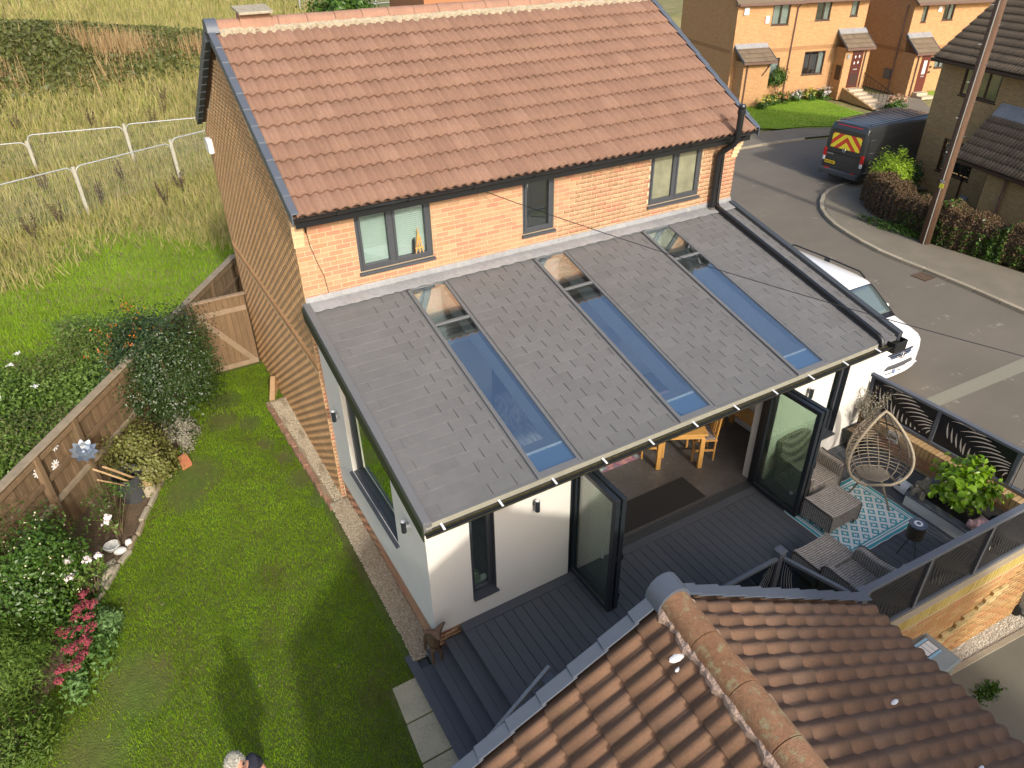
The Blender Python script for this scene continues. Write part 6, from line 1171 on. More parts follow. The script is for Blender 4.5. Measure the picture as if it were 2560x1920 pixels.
# ------------------------------------------------------------------ field: nettles, brambles, stalks, mesh fences
n_ = 60000; s = rng.uniform(.2, 7.2, n_); d = -rng.uniform(.15, 4.6, n_)**1.0; x = FP[0]+FD[0]*s+FN[0]*d-.3; y = FP[1]+FD[1]*s+FN[1]*d
hmax = .55+.35*nfun(x, y, 1.7)+.25*nfun(x, y, 3.9, 2); k = (d > -4.2+1.3*np.sin(s*1.3)) & (x > -7.5); x, y, hmax = x[k], y[k], hmax[k]; P = np.stack([x, y, gz(x, y)+hmax*rng.uniform(.25, 1, len(x))], -1)
o = link('nettle_bed', leaf_mesh('nettle_bed', P, .08, .6, None, 1.0), m_nettle); o['kind'] = 'stuff'; tag(o, 'dense nettle bed growing behind the garden fence', 'nettles')
k = (nfun(x, y, 2.1, 4) > .58); P2 = P[k][:9000]+np.array([0, 0, .12]); o = link('bramble_tangle', leaf_mesh('bramble_tangle', P2, .06, .5, None, .5), m_bramble); o['kind'] = 'stuff'; tag(o, 'brownish bramble tangle rising out of the nettles', 'brambles')
for i, (x, y) in enumerate(((-4.75, 6.4), (-4.6, 6.9), (-4.35, 5.2), (-4.95, 5.1))): P, N_ = blob(60, (x, y, float(gz(x, y))+1.05), (.07, .07, .02), 8, .3); t = thing('umbel_flower', ['white umbel flower among the nettles, upper of two', 'white umbel flower among the nettles, lower of two', 'white umbel flower nearest the fence cap', 'white umbel flower at the outer edge of the nettles'][i], 'flower', (x, y, float(gz(x, y))), group='white umbels in the nettles'); link('flower_head', leaf_mesh('flower_head', P, .025, .9, None, 2), m_white, t); MB().tube([(x, y, float(gz(x, y))), (x, y, float(gz(x, y))+1.03)], .008, 4).obj('stem', m_privet, t)
g = field_pts(160000, 0, 0, 26, 90, lambda x, y: np.clip(1.45*np.exp(-((x+5)/11)**2-((y-47)/8)**2)+.75*ss(60, 72, y)*nfun(x, y, .5, 2)*ss(14, 24, x)-.12, 0, 1)); g[:, 2] += rng.uniform(.1, .9, len(g))
o = link('bramble_mound', leaf_mesh('bramble_mound', g, .26, .6, None, .8), m_bramble); o['kind'] = 'stuff'; tag(o, 'bramble covered mound across the field', 'brambles')
n_ = 7000; x = rng.uniform(-7, 6, n_); y = rng.normal(41, 1.6, n_); k = nfun(x, y, .9, 1)+rng.normal(0, .1, n_) > .62; x, y = x[k], y[k]; blades('dry_reeds', np.stack([x, y, gz(x, y)], -1), 1.5, .07, mat('dry_reed', [(.24, .14, .06), (.30, .20, .09), (.36, .27, .13)], .9), .3, label='dry brown reeds in front of the bramble mound', cat='reeds')
m_dock = mat('dock_stalk', (.075, .05, .032), .95, [(8, .3)])
for i, (px, py) in enumerate(((-3.6, 18.2), (-2.2, 19.6), (-.2, 18.4), (.5, 19.4), (-1.6, 30), (.9, 29), (1.6, 30.5), (-4.6, 31), (-3.9, 22), (-4.4, 17.2), (-1.2, 21.8), (2.0, 33))):
    t = thing('dock_plant', 'brown dead dock stalks '+['at the foot of the near field fence, nearest the picture edge', 'just beyond the nearest pale fence post', 'in front of the near fence, halfway to the gable', 'between the two near fence posts', 'standing far behind the two field fences', 'in the far straw grass, close to the gable line', 'in the far straw grass, beside the gable verge', 'far off at the picture edge in straw grass', 'between the field fences near the picture edge', 'on the border of green and dry grass', 'between the field fences behind the nearest post', 'farthest off in the straw grass by the verge'][i], 'plant', (px, py, float(gz(px, py))), group='dead dock stalks in the field'); q = MB(); P = []
    for k in range(5):
        a = random.uniform(0, 6.28); e = (px+.22*math.cos(a), py+.22*math.sin(a), float(gz(px, py))+random.uniform(.6, 1.05)); q.tube([(px, py, float(gz(px, py))), e], [.012, .006], 4)
        for _ in range(60): u = random.uniform(.35, 1); P.append([px+(e[0]-px)*u+random.gauss(0, .03), py+(e[1]-py)*u+random.gauss(0, .03), t.location.z+(e[2]-t.location.z)*u])
    q.obj('stalk', m_dock, t); link('seed_head', leaf_mesh('seed_head', np.array(P), .05, .6), m_dock, t)
m_galv = mat('galvanised', (.42, .43, .42), .5, [(5, .1)], metal=.3); m_cpost = mat('weathered_post', (.36, .34, .27), .9, [(6, .2)]); m_mesh = mat('mesh_wire', (.30, .32, .28), .6)
def mesh_panel(label, a, b_, ht, grp):
    a = Vector(a); b_ = Vector(b_); d = (b_-a); L_ = d.length; d.normalize(); t = thing('mesh_fence', label, 'fence panel', tuple(a), group=grp); r = .22
    prm = [(.05, .1), (.05, ht-r)]+[(.05+r-r*math.cos(t_), ht-r+r*math.sin(t_)) for t_ in (.4, .8, 1.2, 1.57)]+[(L_-.05-r+r*math.cos(t_), ht-r+r*math.sin(t_)) for t_ in (1.57, 1.2, .8, .4)]+[(L_-.05, ht-r), (L_-.05, .1)]
    pts_ = [a+d*u+Vector((0, 0, h)) for u, h in prm]
    MB().tube(pts_, .024, 7).obj('tube_frame', m_galv, t, smooth=True); q = MB(); k = 0
    while .12+k*.075 < L_-.1: p = a+d*(.12+k*.075); q.tube([p+Vector((0, 0, .12)), p+Vector((0, 0, ht-.04))], .0022, 3, False); k += 1
    for z in np.arange(.2, ht, .2): q.tube([a+d*.06+Vector((0, 0, z)), b_-d*.06+Vector((0, 0, z))], .0022, 3, False)
    q.obj('wire_mesh', m_mesh, t)
def fpost(label, p, h): t = thing('fence_post', label, 'post', p, group='field fence posts'); MB().box(p[0]-.055, p[0]+.055, p[1]-.05, p[1]+.05, p[2]-.1, p[2]+h).obj('post_body', m_cpost, t, bevel=.01)
A_, C_, B_, Dp = (-2.71, 19.14), (.67, 20.73), (-.56, 24.27), (-4.07, 24.86)
zz = lambda p: float(gz(*p)); N0 = (-6.1, 17.55); C2 = (4.0, 22.3); D0 = (-7.6, 25.4); B2_ = (2.95, 23.7)
for p, h, lb in ((A_, 1.72, 'pale fence post nearest the garden in the field'), (C_, 1.64, 'pale fence post close to the gable in the near field fence'), (B_, 1.65, 'pale post in the far field fence near the gable'), (Dp, 1.25, 'pale post in the far field fence near the picture edge')): fpost(lb, (*p, zz(p)), h)
mesh_panel('wire mesh panel in the near field fence, cut by the picture edge', (*N0, zz(A_)), (*A_, zz(A_)), 1.72, 'field mesh panels'); mesh_panel('wire mesh panel between the two near field posts', (*A_, zz(A_)), (*C_, zz(A_)), 1.70, 'field mesh panels'); mesh_panel('wire mesh panel of the near field fence running behind the house', (*C_, zz(C_)), (*C2, zz(C_)), 1.64, 'field mesh panels')
mesh_panel('wire mesh panel of the far field fence at the picture edge', (*D0, zz(Dp)), (*Dp, zz(Dp)), 1.2, 'field mesh panels'); mesh_panel('wire mesh panel between the two far field posts', (*Dp, zz(Dp)), (*B_, zz(Dp)), 1.45, 'field mesh panels'); mesh_panel('wire mesh panel of the far field fence running behind the gable', (*B_, zz(B_)), (*B2_, zz(B_)), 1.62, 'field mesh panels')
PF = thing('mesh_security_fence', 'tall grey mesh fence far beyond the roof ridge', 'fence', (25, 71, 0)); pz = lambda x, y: float(gz(x, y)); pv_ = [(19.5, 68), (23.1, 71.2), (24.6, 71), (26.9, 72.2), (28.7, 71.9), (33, 73)]
for p in pv_: MB().tube([(*p, pz(*p)), (*p, pz(*p)+2.3)], .07, 6).obj('post', m_galv, PF)
for a, b_ in zip(pv_, pv_[1:]):
    for h in (.1, 2.25): MB().tube([(*a, pz(*a)+h), (*b_, pz(*b_)+h)], .05, 5).obj('rail', m_galv, PF)
    q = MB(); a3 = Vector((*a, pz(*a))); b3 = Vector((*b_, pz(*b_))); m_ = int((b3-a3).length/.25)
    for i in range(1, m_): p = a3.lerp(b3, i/m_); q.tube([p+Vector((0, 0, .1)), p+Vector((0, 0, 2.25))], .008, 3, False)
    q.obj('wire_mesh', m_mesh, PF)
# ------------------------------------------------------------------ houses across the road
def brickmat(name, c1, c2, mo, bump=.3):
    m = bpy.data.materials.new(name); m.use_nodes = True; N = m.node_tree.nodes; L = m.node_tree.links; b = N['Principled BSDF']; b.inputs['Roughness'].default_value = .9
    tc = N.new('ShaderNodeTexCoord'); s = N.new('ShaderNodeSeparateXYZ'); L.new(tc.outputs['Object'], s.inputs[0]); ad = N.new('ShaderNodeMath'); L.new(s.outputs[0], ad.inputs[0]); L.new(s.outputs[1], ad.inputs[1])
    cb = N.new('ShaderNodeCombineXYZ'); L.new(ad.outputs[0], cb.inputs[0]); L.new(s.outputs[2], cb.inputs[1])
    bt = N.new('ShaderNodeTexBrick'); bt.inputs['Scale'].default_value = 1; bt.inputs['Brick Width'].default_value = .225; bt.inputs['Row Height'].default_value = .075; bt.inputs['Mortar Size'].default_value = .006; bt.inputs['Bias'].default_value = 0
    bt.inputs['Color1'].default_value = (*c1, 1); bt.inputs['Color2'].default_value = (*c2, 1); bt.inputs['Mortar'].default_value = (*mo, 1); L.new(cb.outputs[0], bt.inputs[0])
    ns = N.new('ShaderNodeTexNoise'); ns.inputs['Scale'].default_value = 6; ns.inputs['Detail'].default_value = 6; L.new(tc.outputs['Object'], ns.inputs[0]); mr = N.new('ShaderNodeMapRange'); mr.inputs[3].default_value = .8; mr.inputs[4].default_value = 1.2; L.new(ns.outputs[0], mr.inputs[0])
    v = N.new('ShaderNodeVectorMath'); v.operation = 'SCALE'; L.new(bt.outputs[0], v.inputs[0]); L.new(mr.outputs[0], v.inputs['Scale']); L.new(v.outputs[0], b.inputs['Base Color'])
    bp = N.new('ShaderNodeBump'); bp.inputs['Strength'].default_value = bump; bp.inputs['Distance'].default_value = .006; bp.invert = True; L.new(bt.outputs['Fac'], bp.inputs['Height']); L.new(bp.outputs[0], b.inputs['Normal']); return m
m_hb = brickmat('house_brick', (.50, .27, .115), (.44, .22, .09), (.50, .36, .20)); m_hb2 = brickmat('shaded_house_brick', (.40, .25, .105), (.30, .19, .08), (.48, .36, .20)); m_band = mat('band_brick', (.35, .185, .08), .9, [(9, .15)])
m_brown = mat('brown_frame', (.045, .02, .014), .45); m_bpipe = mat('brown_pipe', (.15, .085, .065), .5); m_door = mat('red_brown_door', (.085, .018, .012), .35, [(5, .1)])
m_net = mat('net_curtain', (.62, .63, .58), .9, [(7, .1)], grain=(8, 8, .3)); m_navyc = mat('navy_curtain', (.03, .035, .05), .9, [(7, .3)], grain=(8, 8, .3)); m_wgl = glass('street_window_glass', (.8, .85, .85), .12)
TH = R_(-15.8)
def lwall(par, mb, name, m): return mb.obj(name, m, par, local=True)
def lwin(par, x0, x1, z0, z1, y, bars=(), curtain=None, axis='x', fr=.06, n=-1):
    """a window in a local wall facing -y (axis x) or -x (axis y)"""
    f = MB(); w_ = x1-x0
    def bx(a, b_, c, d, e0, e1, mb): mb.box(x0+a, x0+b_, y+e0, y+e1, c, d) if axis == 'x' else mb.box(y+e0, y+e1, -(x0+b_), -(x0+a), c, d)
    bx(0, fr, z0, z1, -.012, .06, f); bx(w_-fr, w_, z0, z1, -.012, .06, f); bx(fr, w_-fr, z0, z0+fr, -.012, .06, f); bx(fr, w_-fr, z1-fr, z1, -.012, .06, f)
    for b_ in bars: bx(b_-fr/2, b_+fr/2, z0+fr, z1-fr, -.01, .055, f)
    fo = f.obj('window', m_brown, par, local=True); ed = [fr]+[v for b_ in bars for v in (b_-fr/2, b_+fr/2)]+[w_-fr]
    for k in range(0, len(ed), 2):
        q = MB(); bx(ed[k], ed[k+1], z0+fr, z1-fr, .015, .025, q); q.obj('pane', m_wgl, fo, local=True)
    q = MB(); bx(-.04, w_+.04, z0-.05, z0-.002, -.06, .05, q); q.obj('sill', m_brown, fo, local=True)
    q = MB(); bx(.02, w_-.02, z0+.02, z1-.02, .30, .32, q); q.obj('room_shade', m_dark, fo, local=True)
    if curtain:
        for a, b_ in curtain[1]:
            q = MB(); nn = 9
            for i in range(nn): u0, u1 = a+(b_-a)*i/nn, a+(b_-a)*(i+1)/nn; bx(u0, u1, z0+fr, z1-fr, .09+.02*(i % 2), .10+.02*(i % 2), q)
            q.obj('curtain', curtain[0], fo, local=True)
    return fo
def lean_roof(par, x0, x1, y0, y1, z0, z1, m, tw=.22, rows=4, lead=True):
    """small tiled lean-to roof falling from (y1, z1) at the wall to (y0, z0)"""
    r = MB().hexa([(x0, y0, z0-.06), (x1, y0, z0-.06), (x1, y1, z1-.06), (x0, y1, z1-.06), (x0, y0, z0), (x1, y0, z0), (x1, y1, z1), (x0, y1, z1)]).obj('canopy', m, par, local=True)
    S = Vector((0, y0-y1, z0-z1)); g = S.length/rows; S.normalize(); Nn = Vector((1, 0, 0)).cross(-S).normalized(); Nn = Nn if Nn.z > 0 else -Nn; nc = int((x1-x0)/tw); tw = (x1-x0)/nc
    me = tile_mesh('canopy_tile', (1, 0, 0), S, Nn, tw, g+.01, .025, .02, 6, .03); me.materials.append(m)
    for i in range(rows):
        for c in range(nc): o = bpy.data.objects.new('canopy_tile', me); col.objects.link(o); o.location = Vector((x0+tw*c, y1, z1))+S*(g*i)+Nn*.003; o.parent = r
    MB().box(x0-.03, x1+.03, y0-.05, y0-.001, z0-.13, z0-.0).obj('canopy_gutter', m_bpipe, r, local=True)
    if lead: MB().hexa([(x0, y1-.28, z1-.20+.06), (x1, y1-.28, z1-.20+.06), (x1, y1+.0, z1+.06), (x0, y1, z1+.06), (x0, y1-.28, z1-.14+.06), (x1, y1-.28, z1-.14+.06), (x1, y1, z1+.13), (x0, y1, z1+.13)]).obj('lead_cover', m_lead, r, local=True)
    for x in (x0-.03, x1): MB().hexa([(x, y0, z0-.1), (x+.03, y0, z0-.1), (x+.03, y1, z1-.1), (x, y1, z1-.1), (x, y0, z0+.05), (x+.03, y0, z0+.05), (x+.03, y1, z1+.05), (x, y1, z1+.05)]).obj('canopy_edge', m_verge, r, local=True)
    return r
def gable_roof(par, x0, x1, y0, y1, ze, pitch, m, ov=.3, along='x', thick=.12):
    r = MB()
    if along == 'x':
        ym = (y0+y1)/2; zr = ze+(ym-y0+ov)*pitch
        for a, b_ in ((y0-ov, ym), (y1+ov, ym)): r.hexa([(x0, a, ze-thick), (x1, a, ze-thick), (x1, b_, zr-thick), (x0, b_, zr-thick), (x0, a, ze), (x1, a, ze), (x1, b_, zr), (x0, b_, zr)])
    return r.obj('roof', m, par, local=True)
# --- pair opposite (B1)
B1 = thing('semi_detached_houses', 'pale orange brick pair of houses with brown windows behind the small lawn', 'house', (40.11, 22.89, 0), TH)
G0 = -2.05; hl = [(-4.83, -3.67, 2.38, 3.5), (-4.93, -3.82, -.72, .55)]; hr = [(-1.71, -.71, 2.48, 3.5), (.69, 1.20, 2.62, 3.5), (-1.97, -.5, -.60, .75)]
mb = MB(); holed(mb, (0, -.25, 0), (1, 0, 0), (0, -1, 0), .25, -7.15, -3.05, G0, 3.62, hl); holed(mb, (0, 0, 0), (1, 0, 0), (0, -1, 0), .25, -3.05, 1.88, G0, 3.62, hr)
mb.box(-7.15, -6.9, 0, 7, G0, 3.62); mb.box(1.63, 1.88, .25, 7, G0, 3.62); mb.box(-6.9, 1.63, 6.75, 7, G0, 3.62); mb.prism([(-7.15, -.2, 3.62), (-7.15, 7, 3.62), (-7.15, 3.4, 5.8)], (.25, 0, 0)); mb.prism([(1.63, 0, 3.62), (1.63, 7, 3.62), (1.63, 3.5, 5.8)], (.25, 0, 0)); lwall(B1, mb, 'wall', m_hb)
for a, b_, y in ((-5.0, -3.05, -.256), (-3.05, 1.88, -.006)): MB().box(a, b_, y, y+.01, .88, 1.10).obj('brick_band', m_band, B1, local=True)
MB().box(-7.156, -7.15, 0, 7, .88, 1.10).obj('brick_band', m_band, B1, local=True)
lwin(B1, -4.83, -3.67, 2.38, 3.5, -.21, (.58,), (m_net, [(.08, .5), (.62, 1.08)])); lwin(B1, -4.93, -3.82, -.72, .55, -.21, (.5,), (m_net, [(.08, 1.05)])); lwin(B1, -1.71, -.71, 2.48, 3.5, .04, (.5,), (m_net, [(.66, .92)])); lwin(B1, .69, 1.20, 2.62, 3.5, .04, (), (m_net, [(.1, .42)])); lwin(B1, -1.97, -.5, -.60, .75, .04, (.45, 1.0), (m_net, [(1.08, 1.4)]))
gr = gable_roof(B1, -7.3, 2.0, 0, 7, 3.66, .6, m_tile3, .45); MB().box(-7.25, -2.95, -.62, -.5, 3.50, 3.62).obj('gutter', m_bpipe, B1, local=True); MB().box(-2.95, 1.95, -.55, -.44, 3.52, 3.64).obj('gutter', m_bpipe, B1, local=True); MB().box(-7.25, 1.95, -.44, -.0, 3.5, 3.55).obj('soffit', m_bpipe, B1, local=True)
MB().tube([(-3.2, -.52, 3.5), (-3.2, -.33, 3.3), (-3.2, -.30, 3.1), (-3.25, -.30, -2.0)], .04, 8).obj('downpipe', m_bpipe, B1, local=True)
tile_field(B1, Vector((-7.3, -.45, 3.665))+Vector((0, 1, .6)).normalized()*1.35, (1, 0, 0), (0, -1, -.6), (0, -.6, 1), 30, 4, m_tile3, .31, .335, 0) if False else None
q = MB(); q.box(-6.83, -5.05, -1.25, -.251, G0, .55); q.obj('porch_wall', m_hb, B1, local=True); lean_roof(B1, -7.05, -4.9, -1.65, -.25, .62, 1.32, m_tile3, .24, 4)
MB().bar((-5.55, -1.26, -.25), (-5.05, -1.27, .42), .06, .06).obj('porch_bracket', m_brown, B1, local=True); MB().tube([(-6.6, -1.32, .5), (-6.62, -1.32, -1.95)], .035, 8).obj('downpipe', m_bpipe, B1, local=True)
q = MB(); q.box(.22, 1.93, -1.0, -.001, G0, .95); bay = q.obj('porch_wall', m_hb, B1, local=True)
d = MB().box(.73, 1.47, -1.03, -1.001, -1.34, .88).obj('front_door', m_door, B1, local=True)
for x, z in ((.95, .45), (1.22, .47), (.94, .1), (1.2, .12)): MB().prism([(x, -1.04, z+.1), (x+.05, -1.04, z), (x, -1.04, z-.1), (x-.05, -1.04, z)], (0, .009, 0)).obj('door_light', m_white, d, local=True)
MB().box(.96, 1.24, -1.045, -1.031, -.30, -.24).obj('letter_box', m_lead, d, local=True); MB().box(.85, 1.38, -1.036, -1.031, -1.2, -.5).obj('door_panel', m_brown, d, local=True); MB().tube([(1.62, -1.05, .9), (1.62, -1.05, -1.95)], .035, 8).obj('downpipe', m_bpipe, B1, local=True)
lean_roof(B1, .08, 2.02, -1.3, 0, 1.0, 1.82, m_tile3, .22, 4); MB().box(.20, .219, -.85, -.35, -.9, -.05).obj('meter_box', m_brown, B1, local=True); MB().box(.35, .52, -1.06, -1.001, .35, .62).obj('porch_light', m_lead, B1, local=True)
for (x, z, s) in ((-6.6, 3.2, .16), (-5.15, 2.7, .13)): tag(MB().box(x-s, x+s, -.34, -.25, z-.2, z+.2).xf(Matrix.Translation((40.11, 22.89, 0)) @ Matrix.Rotation(TH, 4, 'Z')).obj('alarm_box', m_white, bevel=.03), 'larger white alarm box on the opposite house' if s > .15 else 'smaller white alarm box beside the upper window opposite', 'alarm box')
SP = thing('front_steps', 'pale stone steps climbing to the dark red front door opposite', 'steps', (40.11, 22.89, -2.05), TH); m_stp = mat('pale_step', (.50, .41, .29), .9, [(6, .1)])
for i in range(6): MB().box(.62, 1.62, -1.45-.55*i, -1.0-.55*i+(.4 if i == 0 else 0)-.0, .0, .70-.115*i).obj('step', m_stp, SP, local=True) if False else MB().box(.62, 1.62, -1.55-.5*i, -1.05-.5*i, .0, .68-.113*i).obj('step', m_stp, SP, local=True)
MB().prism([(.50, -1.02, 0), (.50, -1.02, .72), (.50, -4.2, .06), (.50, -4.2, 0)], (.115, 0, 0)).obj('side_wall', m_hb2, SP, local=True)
RL = thing('step_railing', 'thin black iron railing beside the pale front steps', 'railing', (40.11, 22.89, -2.05), TH)
for i in range(9): MB().tube([(1.72, -1.2-.36*i, .0), (1.72, -1.2-.36*i, 1.55-.085*i)], .014, 5).obj('bar', m_black, RL, local=True)
MB().tube([(1.72, -1.15, 1.57), (1.72, -4.15, .87)], .02, 5).obj('top_rail', m_black, RL, local=True)
# flowers along the opposite wall
def opp(u, v, z): p = Matrix.Translation((40.11, 22.89, 0)) @ Matrix.Rotation(TH, 4, 'Z') @ Vector((u, v, z)); return tuple(p)
m_yel = leafmat('yellow_petals', [(.62, .55, .08), (.55, .50, .15)]); m_orp = leafmat('orange_petals', [(.52, .22, .08), (.48, .26, .12)]); m_whp = leafmat('white_petals', [(.72, .70, .62), (.65, .55, .6)]); m_pinkp = leafmat('pale_pink_petals', [(.58, .33, .24), (.66, .42, .32), (.45, .40, .18)])
for i, (u, v, r, pm, lb) in enumerate(((-5.6, -1.9, .36, m_yel, 'yellow flowered plant nearest the tiled roof edge opposite'), (-4.6, -1.2, .34, m_yel, 'low yellow and green flowers under the opposite window'), (-3.7, -1.0, .42, m_orp, 'orange leaved bush at the foot of the opposite downpipe'), (-2.5, -.7, .36, m_whp, 'white flowers beside the orange bush opposite'), (-1.5, -.65, .38, m_yel, 'round green bush with a few yellow flowers opposite'), (-.5, -.7, .42, m_whp, 'white daisy bush by the opposite porch'))):
    p = opp(u, v, -1.75); t = shrub('flowering_plant', lb, 'plant', p, (r*1.2, r, r), 900, .11, m_privet, 24, .2, .55, base=opp(u, v, -2.02), group='flowers along the opposite wall', stems=3); P, N_ = blob(160, (p[0], p[1], p[2]+.08), (r*1.2, r, r), 14, .15, 0, .1); link('blossom', leaf_mesh('blossom', P, .10, .9, N_), pm, t)
t = shrub('climbing_rose', 'green climbing rose trained up the opposite house wall', 'climber', opp(-4.05, -.55, -.55), (.75, .35, .62), 1800, .12, m_privet, 26, .22, .55, base=opp(-3.75, -.5, -2.0), stems=4)
t = shrub('hydrangea', 'pale pink hydrangea at the bottom of the opposite steps', 'bush', opp(1.6, -4.7, -1.65), (.62, .5, .42), 900, .14, m_privet, 30, .2, .6, base=opp(1.6, -4.7, -2.0), stems=4); P, N_ = blob(1300, opp(1.6, -4.7, -1.55), (.68, .55, .45), 22, .09, 0, .0); link('flower_head', leaf_mesh('flower_head', P, .08, .9, N_), m_pinkp, t)
# --- B2
B2 = thing('brick_house', 'orange brick house with a red door and tiled canopy beyond the parked vans', 'house', (44.3, 19.9, 0), TH); h2 = [(.55, .92, 2.15, 3.1), (2.10, 2.88, 2.2, 3.15), (2.45, 3.3, -.62, .42)]
mb = MB(); holed(mb, (0, 1.1, 0), (1, 0, 0), (0, -1, 0), .25, -.12, 6.5, G0, 3.3, h2); mb.box(-.12, .13, 1.35, 8, G0, 3.3); mb.prism([(-.12, 1.1, 3.3), (-.12, 8, 3.3), (-.12, 4.6, 5.5)], (.25, 0, 0)); lwall(B2, mb, 'wall', m_hb)
mb = MB(); mb.box(-.119, 1.45, .0, 1.099, G0, .5); lwall(B2, mb, 'porch_wall', m_hb); MB().box(-.126, -.12, 1.1, 8, .45, .66).obj('brick_band', m_band, B2, local=True); MB().box(1.5, 6.5, 1.094, 1.099, .55, .75).obj('brick_band', m_band, B2, local=True)
d = MB().box(.42, 1.06, -.03, -.001, -1.74, .42).obj('front_door', mat('red_door', (.12, .028, .018), .35), B2, local=True); MB().box(.62, .86, -.036, -.031, -.7, .1).obj('door_glass', m_net, d, local=True); MB().box(.62, .86, -.04, -.031, -.86, -.80).obj('letter_box', m_lead, d, local=True)
lean_roof(B2, -.2, 1.5, -.25, 1.1, .58, 1.45, m_tile3, .22, 4); gable_roof(B2, -.3, 6.8, 1.1, 8, 3.3, .6, m_tile3, .45); MB().box(-.3, 6.8, .54, .65, 3.15, 3.28).obj('gutter', m_bpipe, B2, local=True)
lwin(B2, .55, .92, 2.15, 3.1, 1.14, (), (m_net, [(.08, .3)])); lwin(B2, 2.10, 2.88, 2.2, 3.15, 1.14, (.39,), (m_net, [(.45, .7)])); lwin(B2, 2.45, 3.3, -.62, .42, 1.14, (.42,), (m_net, [(.08, .75)])); lwin(B2, -6.2, -5.35, 1.7, 2.85, -.16, (), None, axis='y')
MB().tube([(-.17, 1.62, 3.1), (-.17, 1.62, -2.0)], .045, 8).obj('downpipe', m_bpipe, B2, local=True); MB().box(-.2, -.121, 1.75, 2.35, -1.25, -.65).obj('meter_box', m_trim, B2, local=True); MB().tube([(.15, -.06, .5), (.15, -.06, -2.0)], .035, 8).obj('downpipe', m_bpipe, B2, local=True)
for x, z in ((1.2, .1), (1.2, -.3), (1.17, -.6)): MB().lathe([(.07, 0), (.07, .05)], (0, 0, 0), 10).xf(Matrix.Translation((x, -.001, z)) @ Matrix.Rotation(R_(90), 4, 'X')).obj('wall_ornament', m_brown, B2, local=True)
tag(MB().box(-.14, .14, -.05, .0, -.16, .16).xf(Matrix.Translation((44.3, 19.9, 0)) @ Matrix.Rotation(TH, 4, 'Z') @ Matrix.Translation((1.75, 1.09, 2.85))).obj('alarm_box', m_white, bevel=.03), 'white alarm box between the upper windows of the farther house', 'alarm box')
t = thing('doorstep', 'two grey stone doorsteps below the red door of the farther house', 'steps', (44.3, 19.9, -2.05), TH); MB().box(.35, 1.15, -.45, -.002, 0, .30).obj('step', m_stp, t, local=True); MB().box(.35, 1.35, -.95, -.452, 0, .15).obj('step', m_stp, t, local=True)
flat('small_lawn', [tuple((Matrix.Translation((44.3, 19.9, 0)) @ Matrix.Rotation(TH, 4, 'Z') @ Vector(p))[:2]) for p in ((1.5, -1.6, 0), (6, -1.6, 0), (6, 1.0, 0), (1.5, 1.0, 0))], -2.0, m_vlawn)
# --- R: the dark brick house by the telegraph pole
RH = thing('brick_house', 'brown brick house with dark grooved tile roof behind the telegraph pole', 'house', (28.84, 8.83, 0), TH)
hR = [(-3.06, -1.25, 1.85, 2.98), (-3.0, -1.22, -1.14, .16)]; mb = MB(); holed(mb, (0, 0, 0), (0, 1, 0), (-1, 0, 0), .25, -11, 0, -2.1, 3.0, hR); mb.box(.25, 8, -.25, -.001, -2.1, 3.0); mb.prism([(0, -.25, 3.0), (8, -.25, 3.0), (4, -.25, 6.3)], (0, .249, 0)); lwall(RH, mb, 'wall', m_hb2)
MB().box(-.006, .0, -11, 0, .16, .38).obj('brick_band', mat('soldier_band', (.40, .24, .10), .9, [(9, .15)]), RH, local=True)
lwin(RH, 1.25, 3.06, 1.85, 2.98, .04, (.62, 1.2), (m_navyc, [(.1, .5), (1.3, 1.75)]), axis='y', fr=.075); lwin(RH, 1.22, 3.0, -1.14, .16, .04, (.6, 1.2), (m_net, [(.12, .22)]), axis='y', fr=.075)
pz_ = .86; sl_ = Vector((-1, 0, -pz_)).normalized(); nl_ = Vector((-pz_, 0, 1)).normalized()
MB().hexa([(-.4, -11.2, 2.98), (4, -11.2, 2.98+4.4*pz_), (4, .12, 2.98+4.4*pz_), (-.4, .12, 2.98), (-.4, -11.2, 3.06), (4, -11.2, 3.06+4.4*pz_), (4, .12, 3.06+4.4*pz_), (-.4, .12, 3.06)]).obj('roof', m_tile3, RH, local=True); MB().hexa([(4, -11.2, 2.98+4.4*pz_), (8.4, -11.2, 2.98), (8.4, .12, 2.98), (4, .12, 2.98+4.4*pz_), (4, -11.2, 3.06+4.4*pz_), (8.4, -11.2, 3.06), (8.4, .12, 3.06), (4, .12, 3.06+4.4*pz_)]).obj('roof', m_tile3, RH, local=True)
def ltiles(par, O, U, S, Nn, nc, nr, m, tw, g, keep=None):
    U = Vector(U); S = Vector(S).normalized(); Nn = Vector(Nn).normalized(); me = tile_mesh('roof_tile', U, S, Nn, tw+.003, g+.02, .04, .032, 8, .05); me.materials.append(m)
    for r in range(nr):
        for c in range(nc):
            p = Vector(O)+U*(tw*c)+S*(g*r)
            if keep and not keep(r, c): continue
            o = bpy.data.objects.new('roof_tile', me); col.objects.link(o); o.location = p; o.parent = par
ltiles(RH, Vector((-.46, .10, 3.07))-sl_*(.345*12), (0, -1, 0), sl_, nl_, 22, 12, m_tile3, .30, .345)
MB().box(-.55, -.42, -11, .1, 2.93, 3.05).obj('gutter', m_brown, RH, local=True); MB().box(-.42, -.002, -11, .05, 2.9, 2.95).obj('soffit', m_brown, RH, local=True)
